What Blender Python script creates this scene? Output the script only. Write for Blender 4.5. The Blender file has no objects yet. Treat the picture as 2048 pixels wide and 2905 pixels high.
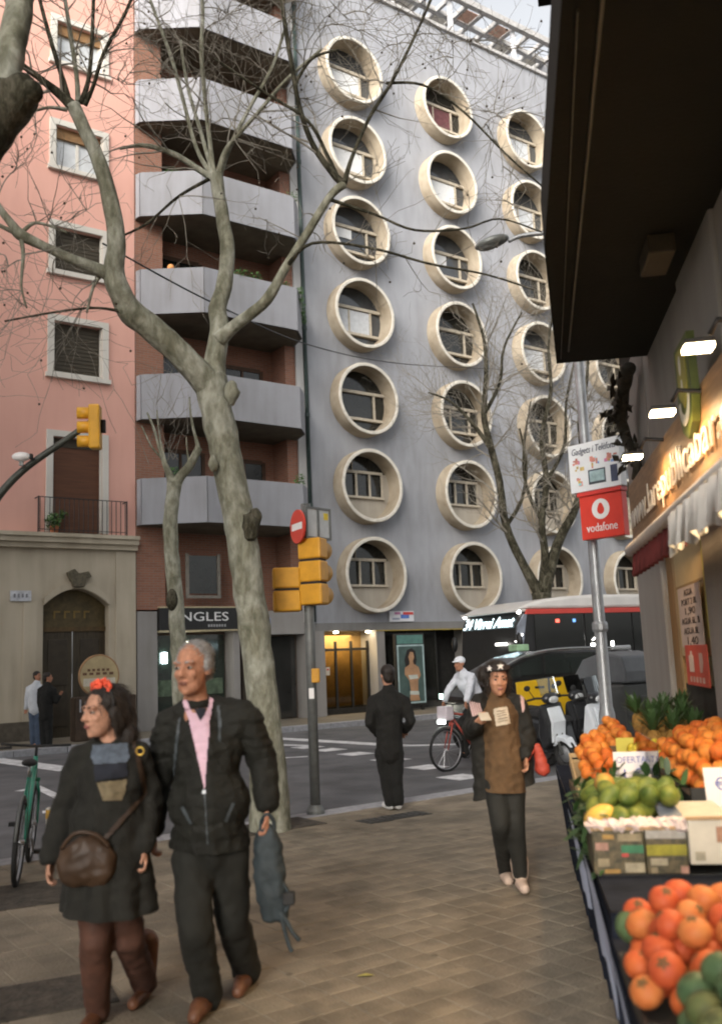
import bpy, bmesh, math, random
from mathutils import Vector, Matrix, noise as mnoise
from mathutils.bvhtree import BVHTree
random.seed(7)
rad = math.radians
S = bpy.context.scene
COL = S.collection

# ------------------------------------------------------------------ camera
FPX, CX, CY, CZ = 2108.3, 809.5, 1148.2, 1.70        # focal length and centre in pixels of a 1619 px wide view, eye height
PITCH, ROLL = rad(8.92), rad(-2.39)
fw = Vector((0, math.cos(PITCH), math.sin(PITCH))); up0 = Vector((0, -math.sin(PITCH), math.cos(PITCH))); rt0 = Vector((1, 0, 0))
RT = rt0*math.cos(ROLL) + up0*math.sin(ROLL); UP = -rt0*math.sin(ROLL) + up0*math.cos(ROLL); FW = fw
CAM = Vector((0, 0, CZ))
cd = bpy.data.cameras.new('camera'); cam = bpy.data.objects.new('camera', cd); COL.objects.link(cam)
cam.matrix_world = Matrix(((RT.x, UP.x, -FW.x, 0), (RT.y, UP.y, -FW.y, 0), (RT.z, UP.z, -FW.z, CZ), (0, 0, 0, 1)))
cd.sensor_fit = 'HORIZONTAL'; cd.sensor_width = 24; cd.lens = 24*FPX/1619
cd.clip_start = 0.05; cd.clip_end = 3000
cd.dof.use_dof = True; cd.dof.focus_distance = 14.0; cd.dof.aperture_fstop = 1.8
S.camera = cam
S.render.resolution_x = 721; S.render.resolution_y = 1024

# ------------------------------------------------------------------ sky, sun, exposure
SUN_EL, SUN_AZ = rad(22), rad(205)       # soft dusk light from behind the viewer
w = bpy.data.worlds.new('World'); S.world = w; w.use_nodes = True
nt = w.node_tree; nt.nodes.clear()
o_ = nt.nodes.new('ShaderNodeOutputWorld'); b_ = nt.nodes.new('ShaderNodeBackground')
sk = nt.nodes.new('ShaderNodeTexSky'); sk.sky_type = 'NISHITA'; sk.sun_disc = False
sk.sun_elevation = SUN_EL; sk.sun_rotation = SUN_AZ; sk.air_density = 1.0; sk.dust_density = 4.0; sk.ozone_density = 1.0
hs = nt.nodes.new('ShaderNodeHueSaturation'); hs.inputs['Saturation'].default_value = 0.15
nt.links.new(sk.outputs[0], hs.inputs['Color']); nt.links.new(hs.outputs[0], b_.inputs[0]); nt.links.new(b_.outputs[0], o_.inputs[0])
b_.inputs[1].default_value = 0.15
sl = bpy.data.lights.new('sun', 'SUN'); sl.energy = 1.5; sl.angle = rad(35); sl.color = (1.0, .90, .78)
so = bpy.data.objects.new('sun', sl); COL.objects.link(so)
sdir = Vector((math.sin(SUN_AZ)*math.cos(SUN_EL), math.cos(SUN_AZ)*math.cos(SUN_EL), math.sin(SUN_EL)))
so.rotation_euler = sdir.to_track_quat('Z', 'Y').to_euler(); so.location = sdir*60
S.view_settings.view_transform = 'Standard'; S.view_settings.look = 'None'
S.view_settings.exposure = 1.25; S.view_settings.gamma = 1.0
S.render.engine = 'CYCLES'; S.cycles.filter_width = 2.0

# ------------------------------------------------------------------ measuring the place
def ray(x, y): return RT*((x-CX)/FPX) - UP*((y-CY)/FPX) + FW
def at(x, y, Y):                       # point seen at (x, y), Y metres ahead
    r = ray(x, y); return CAM + r*(Y/r.y)
def gnd(x, y, z=0.0):
    r = ray(x, y); return CAM + r*((z-CZ)/r.z)
YAW = rad(35.67)
U = Vector((math.cos(YAW), math.sin(YAW), 0)); N = Vector((math.sin(YAW), -math.cos(YAW), 0))
O = Vector((.43, 30.05, 0)) - N*0.5
def fac(x, y, off=0.0):                # -> (s, z) on the facade line of the cross street
    o = O + N*off; r = ray(x, y); t = ((o-CAM).dot(N))/(r.dot(N)); p = CAM + r*t
    return (p-o).dot(U), p.z
SA = math.atan2(.152, .988)
SD = Vector((math.sin(SA), math.cos(SA), 0)); SR = Vector((math.cos(SA), -math.sin(SA), 0))
def slat(x, y, L):
    r = ray(x, y); p = CAM + r*(L/r.dot(SR)); return (L, p.dot(SD), p.z)
def sz(x, y, z):
    r = ray(x, y); p = CAM + r*((z-CZ)/r.z); return (p.dot(SR), p.dot(SD), z)
def sal(x, y, A):
    r = ray(x, y); p = CAM + r*(A/r.dot(SD)); return (p.dot(SR), A, p.z)

# ------------------------------------------------------------------ materials
MATS = {}
def M(name, col, rough=.75, var=.18, scale=6.0, bump=0.0, bscale=40.0, metal=0.0, spec=.4, col2=None, detail=6, coat=0, stretch=None):
    if name in MATS: return MATS[name]
    m = bpy.data.materials.new(name); m.use_nodes = True; t = m.node_tree; p = t.nodes['Principled BSDF']
    p.inputs['Roughness'].default_value = rough; p.inputs['Metallic'].default_value = metal
    p.inputs['Specular IOR Level'].default_value = spec
    if coat: p.inputs['Coat Weight'].default_value = coat; p.inputs['Coat Roughness'].default_value = .08
    tc = t.nodes.new('ShaderNodeTexCoord'); src = tc.outputs['Object']
    if stretch:
        mp = t.nodes.new('ShaderNodeMapping'); mp.inputs['Scale'].default_value = stretch; t.links.new(src, mp.inputs[0]); src = mp.outputs[0]
    n = t.nodes.new('ShaderNodeTexNoise'); n.inputs['Scale'].default_value = scale; n.inputs['Detail'].default_value = detail; n.inputs['Roughness'].default_value = .6
    t.links.new(src, n.inputs['Vector'])
    r = t.nodes.new('ShaderNodeValToRGB')
    a = tuple(max(0, c*(1-var)) for c in col) if col2 is None else col
    b = tuple(min(1, c*(1+var)) for c in col) if col2 is None else col2
    r.color_ramp.elements[0].position = .32; r.color_ramp.elements[1].position = .68
    r.color_ramp.elements[0].color = (*a, 1); r.color_ramp.elements[1].color = (*b, 1)
    t.links.new(n.outputs['Fac'], r.inputs[0]); t.links.new(r.outputs[0], p.inputs['Base Color'])
    if bump:
        n2 = t.nodes.new('ShaderNodeTexNoise'); n2.inputs['Scale'].default_value = bscale; n2.inputs['Detail'].default_value = 8
        t.links.new(src, n2.inputs['Vector'])
        bp = t.nodes.new('ShaderNodeBump'); bp.inputs['Strength'].default_value = bump; bp.inputs['Distance'].default_value = .02
        t.links.new(n2.outputs['Fac'], bp.inputs['Height']); t.links.new(bp.outputs[0], p.inputs['Normal'])
    MATS[name] = m; return m
def EM(name, col, strength):
    if name in MATS: return MATS[name]
    m = bpy.data.materials.new(name); m.use_nodes = True; t = m.node_tree; t.nodes.clear()
    e = t.nodes.new('ShaderNodeEmission'); e.inputs[0].default_value = (*col, 1); e.inputs[1].default_value = strength
    o = t.nodes.new('ShaderNodeOutputMaterial'); t.links.new(e.outputs[0], o.inputs[0]); MATS[name] = m; return m
def GL(name, col=(.02, .025, .03), rough=.06, spec=.8):
    return M(name, col, rough, .3, 1.5, spec=spec)
def TG(name, tint=(.9, .95, .95)):            # clear pane one can see through
    if name in MATS: return MATS[name]
    m = bpy.data.materials.new(name); m.use_nodes = True; t = m.node_tree; t.nodes.clear()
    g = t.nodes.new('ShaderNodeBsdfGlossy'); g.inputs['Roughness'].default_value = .03
    tr = t.nodes.new('ShaderNodeBsdfTransparent'); tr.inputs[0].default_value = (*tint, 1)
    f = t.nodes.new('ShaderNodeFresnel'); f.inputs[0].default_value = 1.5
    mx = t.nodes.new('ShaderNodeMixShader'); o = t.nodes.new('ShaderNodeOutputMaterial')
    t.links.new(f.outputs[0], mx.inputs[0]); t.links.new(tr.outputs[0], mx.inputs[1]); t.links.new(g.outputs[0], mx.inputs[2]); t.links.new(mx.outputs[0], o.inputs[0])
    MATS[name] = m; return m
def BRICK(name, c1, c2, mortar, scale=1.0):
    m = bpy.data.materials.new(name); m.use_nodes = True; t = m.node_tree; p = t.nodes['Principled BSDF']; p.inputs['Roughness'].default_value = .9
    tc = t.nodes.new('ShaderNodeTexCoord'); sp = t.nodes.new('ShaderNodeSeparateXYZ'); cb = t.nodes.new('ShaderNodeCombineXYZ')
    ad = t.nodes.new('ShaderNodeMath'); ad.operation = 'ADD'
    t.links.new(tc.outputs['Object'], sp.inputs[0]); t.links.new(sp.outputs[0], ad.inputs[0]); t.links.new(sp.outputs[1], ad.inputs[1])
    t.links.new(ad.outputs[0], cb.inputs[0]); t.links.new(sp.outputs[2], cb.inputs[1])
    b = t.nodes.new('ShaderNodeTexBrick'); b.inputs['Scale'].default_value = scale
    b.inputs['Color1'].default_value = (*c1, 1); b.inputs['Color2'].default_value = (*c2, 1); b.inputs['Mortar'].default_value = (*mortar, 1)
    b.inputs['Brick Width'].default_value = .25; b.inputs['Row Height'].default_value = .07; b.inputs['Mortar Size'].default_value = .008
    t.links.new(cb.outputs[0], b.inputs['Vector']); t.links.new(b.outputs['Color'], p.inputs['Base Color'])
    bp = t.nodes.new('ShaderNodeBump'); bp.inputs['Strength'].default_value = .4; bp.inputs['Distance'].default_value = .01; bp.invert = True
    t.links.new(b.outputs['Fac'], bp.inputs['Height']); t.links.new(bp.outputs[0], p.inputs['Normal'])
    MATS[name] = m; return m
def STAIN(name, col, dirt, rough=.88, amount=.5, scale=.8, bump=.25, bscale=30, streak=(1.6, 1.6, .22)):
    """painted plaster: large blotches, vertical rain streaks, fine grain relief"""
    if name in MATS: return MATS[name]
    m = bpy.data.materials.new(name); m.use_nodes = True; t = m.node_tree; p = t.nodes['Principled BSDF']; p.inputs['Roughness'].default_value = rough
    p.inputs['Specular IOR Level'].default_value = .25
    tc = t.nodes.new('ShaderNodeTexCoord'); mp = t.nodes.new('ShaderNodeMapping'); mp.inputs['Scale'].default_value = streak
    t.links.new(tc.outputs['Object'], mp.inputs[0])
    n1 = t.nodes.new('ShaderNodeTexNoise'); n1.inputs['Scale'].default_value = 2.2; n1.inputs['Detail'].default_value = 8; t.links.new(mp.outputs[0], n1.inputs['Vector'])
    n2 = t.nodes.new('ShaderNodeTexNoise'); n2.inputs['Scale'].default_value = scale; n2.inputs['Detail'].default_value = 7; t.links.new(tc.outputs['Object'], n2.inputs['Vector'])
    ml = t.nodes.new('ShaderNodeMath'); ml.operation = 'MULTIPLY'; t.links.new(n1.outputs['Fac'], ml.inputs[0]); t.links.new(n2.outputs['Fac'], ml.inputs[1])
    r = t.nodes.new('ShaderNodeValToRGB'); r.color_ramp.elements[0].position = .16; r.color_ramp.elements[1].position = .42
    r.color_ramp.elements[0].color = (0, 0, 0, 1); r.color_ramp.elements[1].color = (amount,)*3 + (1,)
    t.links.new(ml.outputs[0], r.inputs[0])
    mx = t.nodes.new('ShaderNodeMixRGB'); mx.inputs[1].default_value = (*col, 1); mx.inputs[2].default_value = (*dirt, 1)
    t.links.new(r.outputs[0], mx.inputs[0]); t.links.new(mx.outputs[0], p.inputs['Base Color'])
    n3 = t.nodes.new('ShaderNodeTexNoise'); n3.inputs['Scale'].default_value = bscale; n3.inputs['Detail'].default_value = 8; t.links.new(tc.outputs['Object'], n3.inputs['Vector'])
    bp = t.nodes.new('ShaderNodeBump'); bp.inputs['Strength'].default_value = bump; bp.inputs['Distance'].default_value = .015
    t.links.new(n3.outputs['Fac'], bp.inputs['Height']); t.links.new(bp.outputs[0], p.inputs['Normal'])
    MATS[name] = m; return m
def BARK(name, c0, c1, c2, scale=5):
    """flaking plane bark: big pale and olive plates with small dark flakes"""
    m = bpy.data.materials.new(name); m.use_nodes = True; t = m.node_tree; p = t.nodes['Principled BSDF']; p.inputs['Roughness'].default_value = .92; p.inputs['Specular IOR Level'].default_value = .2
    tc = t.nodes.new('ShaderNodeTexCoord'); mp = t.nodes.new('ShaderNodeMapping'); mp.inputs['Scale'].default_value = (1, 1, .45); t.links.new(tc.outputs['Object'], mp.inputs[0])
    n = t.nodes.new('ShaderNodeTexNoise'); n.inputs['Scale'].default_value = scale; n.inputs['Detail'].default_value = 8; n.inputs['Roughness'].default_value = .72; n.inputs['Distortion'].default_value = .6; t.links.new(mp.outputs[0], n.inputs['Vector'])
    r = t.nodes.new('ShaderNodeValToRGB'); cr = r.color_ramp; cr.elements[0].position = .40; cr.elements[0].color = (*c0, 1); cr.elements[1].position = .60; cr.elements[1].color = (*c2, 1)
    e = cr.elements.new(.49); e.color = (*c1, 1)
    t.links.new(n.outputs['Fac'], r.inputs[0])
    n3 = t.nodes.new('ShaderNodeTexNoise'); n3.inputs['Scale'].default_value = scale*5; n3.inputs['Detail'].default_value = 6; t.links.new(mp.outputs[0], n3.inputs['Vector'])
    r3 = t.nodes.new('ShaderNodeValToRGB'); r3.color_ramp.elements[0].position = .38; r3.color_ramp.elements[0].color = (.68, .68, .64, 1); r3.color_ramp.elements[1].position = .62; r3.color_ramp.elements[1].color = (1.1, 1.1, 1.08, 1); t.links.new(n3.outputs['Fac'], r3.inputs[0])
    mx = t.nodes.new('ShaderNodeMixRGB'); mx.blend_type = 'MULTIPLY'; mx.inputs[0].default_value = 1; t.links.new(r.outputs[0], mx.inputs[1]); t.links.new(r3.outputs[0], mx.inputs[2]); t.links.new(mx.outputs[0], p.inputs['Base Color'])
    bp = t.nodes.new('ShaderNodeBump'); bp.inputs['Strength'].default_value = .8; bp.inputs['Distance'].default_value = .025
    t.links.new(n3.outputs['Fac'], bp.inputs['Height']); t.links.new(bp.outputs[0], p.inputs['Normal'])
    MATS[name] = m; return m

# ------------------------------------------------------------------ meshes
def link(o, parent=None):
    COL.objects.link(o)
    if parent is not None: o.parent = parent
    return o
def tag(o, label=None, cat=None, group=None, kind=None):
    if label: o['label'] = label
    if cat: o['category'] = cat
    if group: o['group'] = group
    if kind: o['kind'] = kind
    return o
def empty(name, loc=(0, 0, 0), rz=0.0, label=None, cat=None, group=None, parent=None):
    o = bpy.data.objects.new(name, None); o.location = loc; o.rotation_euler = (0, 0, rz); o.empty_display_size = .2
    link(o, parent); return tag(o, label, cat, group)
class MB:
    def __init__(s): s.v = []; s.f = []
    def add(s, vs, fs):
        b = len(s.v); s.v += [tuple(x) for x in vs]; s.f += [tuple(b+i for i in f) for f in fs]; return s
    def box(s, x0, y0, z0, x1, y1, z1):
        return s.add([(x0,y0,z0),(x1,y0,z0),(x1,y1,z0),(x0,y1,z0),(x0,y0,z1),(x1,y0,z1),(x1,y1,z1),(x0,y1,z1)],
                     [(0,3,2,1),(4,5,6,7),(0,1,5,4),(1,2,6,5),(2,3,7,6),(3,0,4,7)])
    def bar(s, p, q, a, b, upv=(0, 0, 1)):
        p, q = Vector(p), Vector(q); d = (q-p).normalized(); u = Vector(upv)
        if abs(d.dot(u)) > .98: u = Vector((1, 0, 0))
        x = d.cross(u).normalized()*a/2; y = x.cross(d).normalized()*b/2
        vs = [e+i*x+j*y for e in (p, q) for i, j in ((-1,-1),(1,-1),(1,1),(-1,1))]
        return s.add(vs, [(3,2,1,0),(4,5,6,7),(0,1,5,4),(1,2,6,5),(2,3,7,6),(3,0,4,7)])
    def tube(s, pts, rs, n=8, cap=True, wob=0.0):
        pts = [Vector(p) for p in pts]
        if not hasattr(rs, '__len__'): rs = [rs]*len(pts)
        d0 = (pts[1]-pts[0]).normalized(); x = d0.orthogonal().normalized(); vs = []
        for i, p in enumerate(pts):
            d = (pts[min(i+1, len(pts)-1)]-pts[max(i-1, 0)]).normalized()
            x = (x-d*x.dot(d)); x = x.normalized() if x.length > 1e-6 else d.orthogonal().normalized(); y = d.cross(x)
            for k in range(n):
                a = 2*math.pi*k/n; r = rs[i]
                q = p+(x*math.cos(a)+y*math.sin(a))*r
                if wob: q = p+(q-p)*(1+wob*mnoise.noise(q*6))
                vs.append(q)
        fs = [(i*n+k, i*n+(k+1) % n, (i+1)*n+(k+1) % n, (i+1)*n+k) for i in range(len(pts)-1) for k in range(n)]
        if cap: fs += [tuple(range(n-1, -1, -1)), tuple((len(pts)-1)*n+k for k in range(n))]
        return s.add(vs, fs)
    def lathe(s, prof, n=20, c=(0, 0, 0), axis='z'):
        vs = []; c = Vector(c)
        for r, h in prof:
            for k in range(n):
                a = 2*math.pi*k/n; x, y = r*math.cos(a), r*math.sin(a)
                vs.append(c+Vector({'z': (x, y, h), 'y': (x, h, y), 'x': (h, x, y)}[axis]))
        m = len(prof)
        fs = [(i*n+k, i*n+(k+1) % n, (i+1)*n+(k+1) % n, (i+1)*n+k) for i in range(m-1) for k in range(n)]
        if prof[0][0] > 1e-6: fs.append(tuple(range(n-1, -1, -1)))
        if prof[-1][0] > 1e-6: fs.append(tuple((m-1)*n+k for k in range(n)))
        return s.add(vs, fs)
    def torus(s, c, R, r, ax='y', n=28, m=8):
        c = Vector(c); vs = []
        for i in range(n):
            a = 2*math.pi*i/n
            for j in range(m):
                b = 2*math.pi*j/m; q = R+r*math.cos(b); h = r*math.sin(b)
                vs.append(c+Vector({'y': (q*math.cos(a), h, q*math.sin(a)), 'z': (q*math.cos(a), q*math.sin(a), h), 'x': (h, q*math.cos(a), q*math.sin(a))}[ax]))
        return s.add(vs, [(i*m+j, ((i+1) % n)*m+j, ((i+1) % n)*m+(j+1) % m, i*m+(j+1) % m) for i in range(n) for j in range(m)])
    def ell(s, c, r, n=16, m=10, rot=None):
        c = Vector(c); r = Vector(r); vs = []
        for i in range(m+1):
            t = math.pi*i/m
            for k in range(n):
                a = 2*math.pi*k/n; q = Vector((r.x*math.sin(t)*math.cos(a), r.y*math.sin(t)*math.sin(a), r.z*math.cos(t)))
                if rot is not None: q = rot @ q
                vs.append(c+q)
        return s.add(vs, [(i*n+k, (i+1)*n+k, (i+1)*n+(k+1) % n, i*n+(k+1) % n) for i in range(m) for k in range(n)])
    def cap(s, p, q, r0, r1, n=12):                      # tapered capsule
        p, q = Vector(p), Vector(q); d = q-p; L = d.length
        if L < 1e-6: return s.ell(p, (r0, r0, r0))
        d /= L; pts = []; rs = []
        for a in (-80, -50, -25): pts.append(p+d*r0*math.sin(rad(a))); rs.append(r0*math.cos(rad(a)))
        pts += [p, q]; rs += [r0, r1]
        for a in (25, 50, 80): pts.append(q+d*r1*math.sin(rad(a))); rs.append(r1*math.cos(rad(a)))
        return s.tube(pts, rs, n)
    def prism(s, poly, h0, h1, ax='y'):                  # polygon (a, b) extruded along ax
        n = len(poly); vs = []
        for h in (h0, h1):
            for a, b in poly: vs.append({'y': (a, h, b), 'z': (a, b, h), 'x': (h, a, b)}[ax])
        return s.add(vs, [tuple(range(n)), tuple(range(2*n-1, n-1, -1))]+[(i, n+i, n+(i+1) % n, (i+1) % n) for i in range(n)])
    def quad(s, *p): return s.add(p, [tuple(range(len(p)))])
    def mesh(s, name, fix=True):
        me = bpy.data.meshes.new(name); me.from_pydata(s.v, [], s.f)
        if fix:
            bm = bmesh.new(); bm.from_mesh(me); bmesh.ops.recalc_face_normals(bm, faces=bm.faces); bm.to_mesh(me); bm.free()
        return me
    def build(s, name, mat, parent=None, smooth=False, bevel=0, loc=None):
        me = s.mesh(name); o = bpy.data.objects.new(name, me); me.materials.append(mat)
        if smooth: me.polygons.foreach_set('use_smooth', [True]*len(me.polygons))
        if loc: o.location = loc
        link(o, parent)
        if bevel:
            b = o.modifiers.new('bevel', 'BEVEL'); b.width = bevel; b.segments = 2; b.limit_method = 'ANGLE'; b.angle_limit = rad(40)
        return o
def part(name, mat, parent, *boxes, bevel=0):
    m = MB()
    for b in boxes: m.box(*b)
    return m.build(name, mat, parent, bevel=bevel)
def text_mesh(body, size, depth=.004, width=None, shear=0.0, space=1.0, bold=0.0):
    cu = bpy.data.curves.new('lettering', 'FONT'); cu.body = body; cu.size = size; cu.extrude = depth; cu.align_x = 'CENTER'; cu.align_y = 'CENTER'
    cu.shear = shear; cu.offset = bold; cu.space_character = space; cu.resolution_u = 3
    ob = bpy.data.objects.new('lettering', cu); COL.objects.link(ob); bpy.context.view_layer.update()
    me = bpy.data.meshes.new_from_object(ob.evaluated_get(bpy.context.evaluated_depsgraph_get()))
    bpy.data.objects.remove(ob); bpy.data.curves.remove(cu)
    if width:
        xs = [v.co.x for v in me.vertices]; k = width/(max(xs)-min(xs))
        for v in me.vertices: v.co.x *= k
    return me
def text(body, size, mat, parent, loc, rot, name='lettering', **kw):
    me = text_mesh(body, size, **kw); me.materials.clear(); me.materials.append(mat)
    o = bpy.data.objects.new(name, me); o.location = loc; o.rotation_euler = rot; return link(o, parent)
def copy_tree(o, parent=None):
    c = o.copy(); link(c)
    c.parent = parent
    for ch in list(o.children): copy_tree(ch, c)
    return c
def smooth_path(pts, rs, sub=5):
    P = [Vector(p) for p in pts]; out, ro = [], []
    for i in range(len(P)-1):
        p0, p1, p2, p3 = P[max(i-1, 0)], P[i], P[i+1], P[min(i+2, len(P)-1)]
        for k in range(sub):
            t = k/sub; out.append(.5*((2*p1)+(p2-p0)*t+(2*p0-5*p1+4*p2-p3)*t*t+(3*p1-p0-3*p2+p3)*t**3)); ro.append(rs[i]*(1-t)+rs[i+1]*t)
    out.append(P[-1]); ro.append(rs[-1]); return out, ro
# ================================================================== ground, road, pavements
m_asph = M('asphalt', (.125, .125, .128), .85, .3, 1.2, bump=.5, bscale=120)
m_pave = M('pavement_concrete', (.18, .152, .112), .85, .2, 1.5, bump=.4, bscale=60)
m_tile = M('cement_tile', (.205, .172, .125), .8, .26, 1.1, bump=.7, bscale=55)
def tile_tone(m):
    t = m.node_tree; p = t.nodes['Principled BSDF']; src = p.inputs['Base Color'].links[0].from_socket
    tc = t.nodes.new('ShaderNodeTexCoord'); ge = t.nodes.new('ShaderNodeNewGeometry'); oi = t.nodes.new('ShaderNodeObjectInfo')
    sn = t.nodes.new('ShaderNodeVectorMath'); sn.operation = 'SNAP'; sn.inputs[1].default_value = (.2, .2, 5); of = t.nodes.new('ShaderNodeVectorMath'); of.operation = 'ADD'; of.inputs[1].default_value = (10, 10.02, 2)
    t.links.new(tc.outputs['Object'], of.inputs[0]); t.links.new(of.outputs[0], sn.inputs[0]); wn = t.nodes.new('ShaderNodeTexWhiteNoise'); wn.noise_dimensions = '4D'; t.links.new(sn.outputs[0], wn.inputs['Vector']); t.links.new(oi.outputs['Random'], wn.inputs['W'])
    r1_ = t.nodes.new('ShaderNodeMapRange'); r1_.inputs[3].default_value = .86; r1_.inputs[4].default_value = 1.12; t.links.new(wn.outputs['Value'], r1_.inputs[0])
    n = t.nodes.new('ShaderNodeTexNoise'); n.inputs['Scale'].default_value = 2.4; n.inputs['Detail'].default_value = 9; t.links.new(ge.outputs['Position'], n.inputs['Vector'])
    r2_ = t.nodes.new('ShaderNodeMapRange'); r2_.inputs[1].default_value = .36; r2_.inputs[2].default_value = .56; r2_.inputs[3].default_value = .74; r2_.inputs[4].default_value = 1.06; t.links.new(n.outputs['Fac'], r2_.inputs[0])
    v = t.nodes.new('ShaderNodeTexVoronoi'); v.inputs['Scale'].default_value = 2.7; t.links.new(ge.outputs['Position'], v.inputs['Vector'])
    r3_ = t.nodes.new('ShaderNodeMapRange'); r3_.inputs[1].default_value = .05; r3_.inputs[2].default_value = .075; r3_.inputs[3].default_value = .55; r3_.inputs[4].default_value = 1.0; t.links.new(v.outputs['Distance'], r3_.inputs[0])
    a = t.nodes.new('ShaderNodeMath'); a.operation = 'MULTIPLY'; b = t.nodes.new('ShaderNodeMath'); b.operation = 'MULTIPLY'; t.links.new(r1_.outputs[0], a.inputs[0]); t.links.new(r2_.outputs[0], a.inputs[1]); t.links.new(a.outputs[0], b.inputs[0]); t.links.new(r3_.outputs[0], b.inputs[1])
    mx = t.nodes.new('ShaderNodeVectorMath'); mx.operation = 'SCALE'; t.links.new(src, mx.inputs[0]); t.links.new(b.outputs[0], mx.inputs['Scale']); t.links.new(mx.outputs[0], p.inputs['Base Color'])
tile_tone(m_tile)
m_kerb = M('granite_kerb', (.30, .30, .31), .75, .2, 9, bump=.3, bscale=90)
m_paint = M('road_paint', (.66, .66, .66), .7, .35, 5, detail=9)
m_soil = M('soil', (.06, .05, .038), .95, .5, 9, bump=.9, bscale=30)
m_black = M('black_void', (.012, .012, .011), .8, .2)

g = MB(); g.quad((-600, -600, -.16), (600, -600, -.16), (600, 900, -.16), (-600, 900, -.16)); tag(g.build('ground', m_asph), kind='structure')
K0 = Vector((-.65, 11.19, 0)); RDIN = (O-K0).dot(-N)                       # road depth to facade
def kp(a, b, z=0.0): return K0 + U*a - N*b + Vector((0, 0, z))             # a along kerb, b across the road
g = MB(); g.quad(kp(-60, .0, -.12), kp(60, .0, -.12), kp(60, RDIN, -.12), kp(-60, RDIN, -.12)); tag(g.build('road', m_asph), kind='structure')

pave = empty('pavement', (0, 0, 0)); tag(pave, kind='structure'); pave.location = kp(0, 0); pave.rotation_euler.z = YAW
part('slab', m_pave, pave, (-40, -34, -.15, 40, -.32, -.004))
# tiles: local x along the kerb, local y = across (negative towards the viewer)
T = .20
def tile_mesh():
    m = MB(); h = T/2-.0022; q = h-.004; m.add([(-h,-h,-.02),(h,-h,-.02),(h,h,-.02),(-h,h,-.02),(-h,-h,-.004),(h,-h,-.004),(h,h,-.004),(-h,h,-.004),(-q,-q,0),(q,-q,0),(q,q,0),(-q,q,0)],
        [(0,1,5,4),(1,2,6,5),(2,3,7,6),(3,0,4,7),(4,5,9,8),(5,6,10,9),(6,7,11,10),(7,4,8,11),(8,9,10,11)])
    me = m.mesh('tile'); me.materials.append(m_tile); return me
tm = tile_mesh(); cells = []
mi = pave.matrix_basis.inverted()
for i in range(-45, 75):
    for j in range(2, 70):
        lx, ly = (i+.5)*T, -.32-(j-.0-1.5)*T
        p = K0 + U*lx - N*ly
        v = p-CAM; d = v.dot(FW)
        if d < 1.5: continue
        x = CX+FPX*v.dot(RT)/d; y = CY-FPX*v.dot(UP)/d
        if -80 < x < 1480 and 1700 < y < 2420: cells.append((d, lx, ly, x, y))
cells.sort()
clear = [c for c in cells if 640 < c[3] < 1330 and c[4] < 2300]                # tiles in open view come first
picked = set(id(c) for c in clear[:300])
tb = MB()
for c in cells:
    d, lx, ly, x, y = c
    dz = random.uniform(-.0025, .0015); tx, ty = random.uniform(-.006, .006), random.uniform(-.006, .006)
    if id(c) in picked:
        o = bpy.data.objects.new('tile', tm); o.location = (lx, ly, dz); o.rotation_euler = (tx, ty, random.uniform(-.004, .004)); link(o, pave)
    else:
        b = len(tb.v); tb.v += [(lx+v.co.x, ly+v.co.y, v.co.z+dz+tx*v.co.y+ty*v.co.x) for v in tm.vertices]; tb.f += [tuple(b+i for i in p.vertices) for p in tm.polygons]
tag(tb.build('tile_field', m_tile, pave), kind='stuff')
for i in range(-9, 16):
    o = part('kerb_stone', m_kerb, pave, (i*1.0+.006, -.316, -.14, i*1.0+.994, 0, .003), bevel=.012); o.location.z = random.uniform(-.004, .003)
# far pavement
FK = 12.4
pf = empty('far_pavement', kp(0, FK), YAW); tag(pf, kind='structure')
part('slab', m_pave, pf, (-50, .3, -.15, 60, RDIN-FK+1.5, .02))
for i in range(-14, 16):
    part('kerb_stone', m_kerb, pf, (i*1.2+.008, 0, -.15, i*1.2+1.192, .294, .024), bevel=.012)
# painted marks on the road
rm = empty('road_markings', kp(0, 0, -.116), YAW); tag(rm, kind='structure')
def mark(poly, name='painted_mark'):
    m = MB(); m.v = [tuple(rm_l(p)) for p in poly]; m.f = [tuple(range(len(poly)))]; return m.build(name, m_paint, rm)
def rm_l(p): d = p-kp(0, 0); return Vector((d.dot(U), -d.dot(N), 0))
def strip(a, b, w):
    a, b = gnd(*a, -.116), gnd(*b, -.116); d = (b-a).normalized(); q = Vector((-d.y, d.x, 0))*w/2
    mark([a-q, b-q, b+q, a+q])
strip((560, 1653), (905, 1673), .42); strip((560, 1669), (700, 1673), .30); strip((905, 1673), (1075, 1668), .3)
for c in ((738, 1682), (798, 1691), (876, 1704), (957, 1721), (1034, 1743), (690, 1676)):
    p = gnd(*c, -.116); q = .28; mark([p-U*q-N*q, p+U*q-N*q, p+U*q+N*q, p-U*q+N*q], 'painted_square')
strip((-30, 1702), (160, 1727), .5); strip((40, 1775), (85, 1766), .16); strip((80, 1764), (135, 1790), .16); strip((95, 1822), (140, 1818), .25)
strip((640, 1700), (690, 1697), .16)
for (cx, cy, rx, ry) in ((60, 2008, .85, .42), (30, 2250, .5, .28)):
    p = gnd(cx, cy); m = MB(); m.box(-rx, -ry, -.02, rx, ry, .006); o = m.build('tree_pit', m_soil, None); o.location = p; o.rotation_euler.z = YAW-.2; tag(o, kind='structure')
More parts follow.
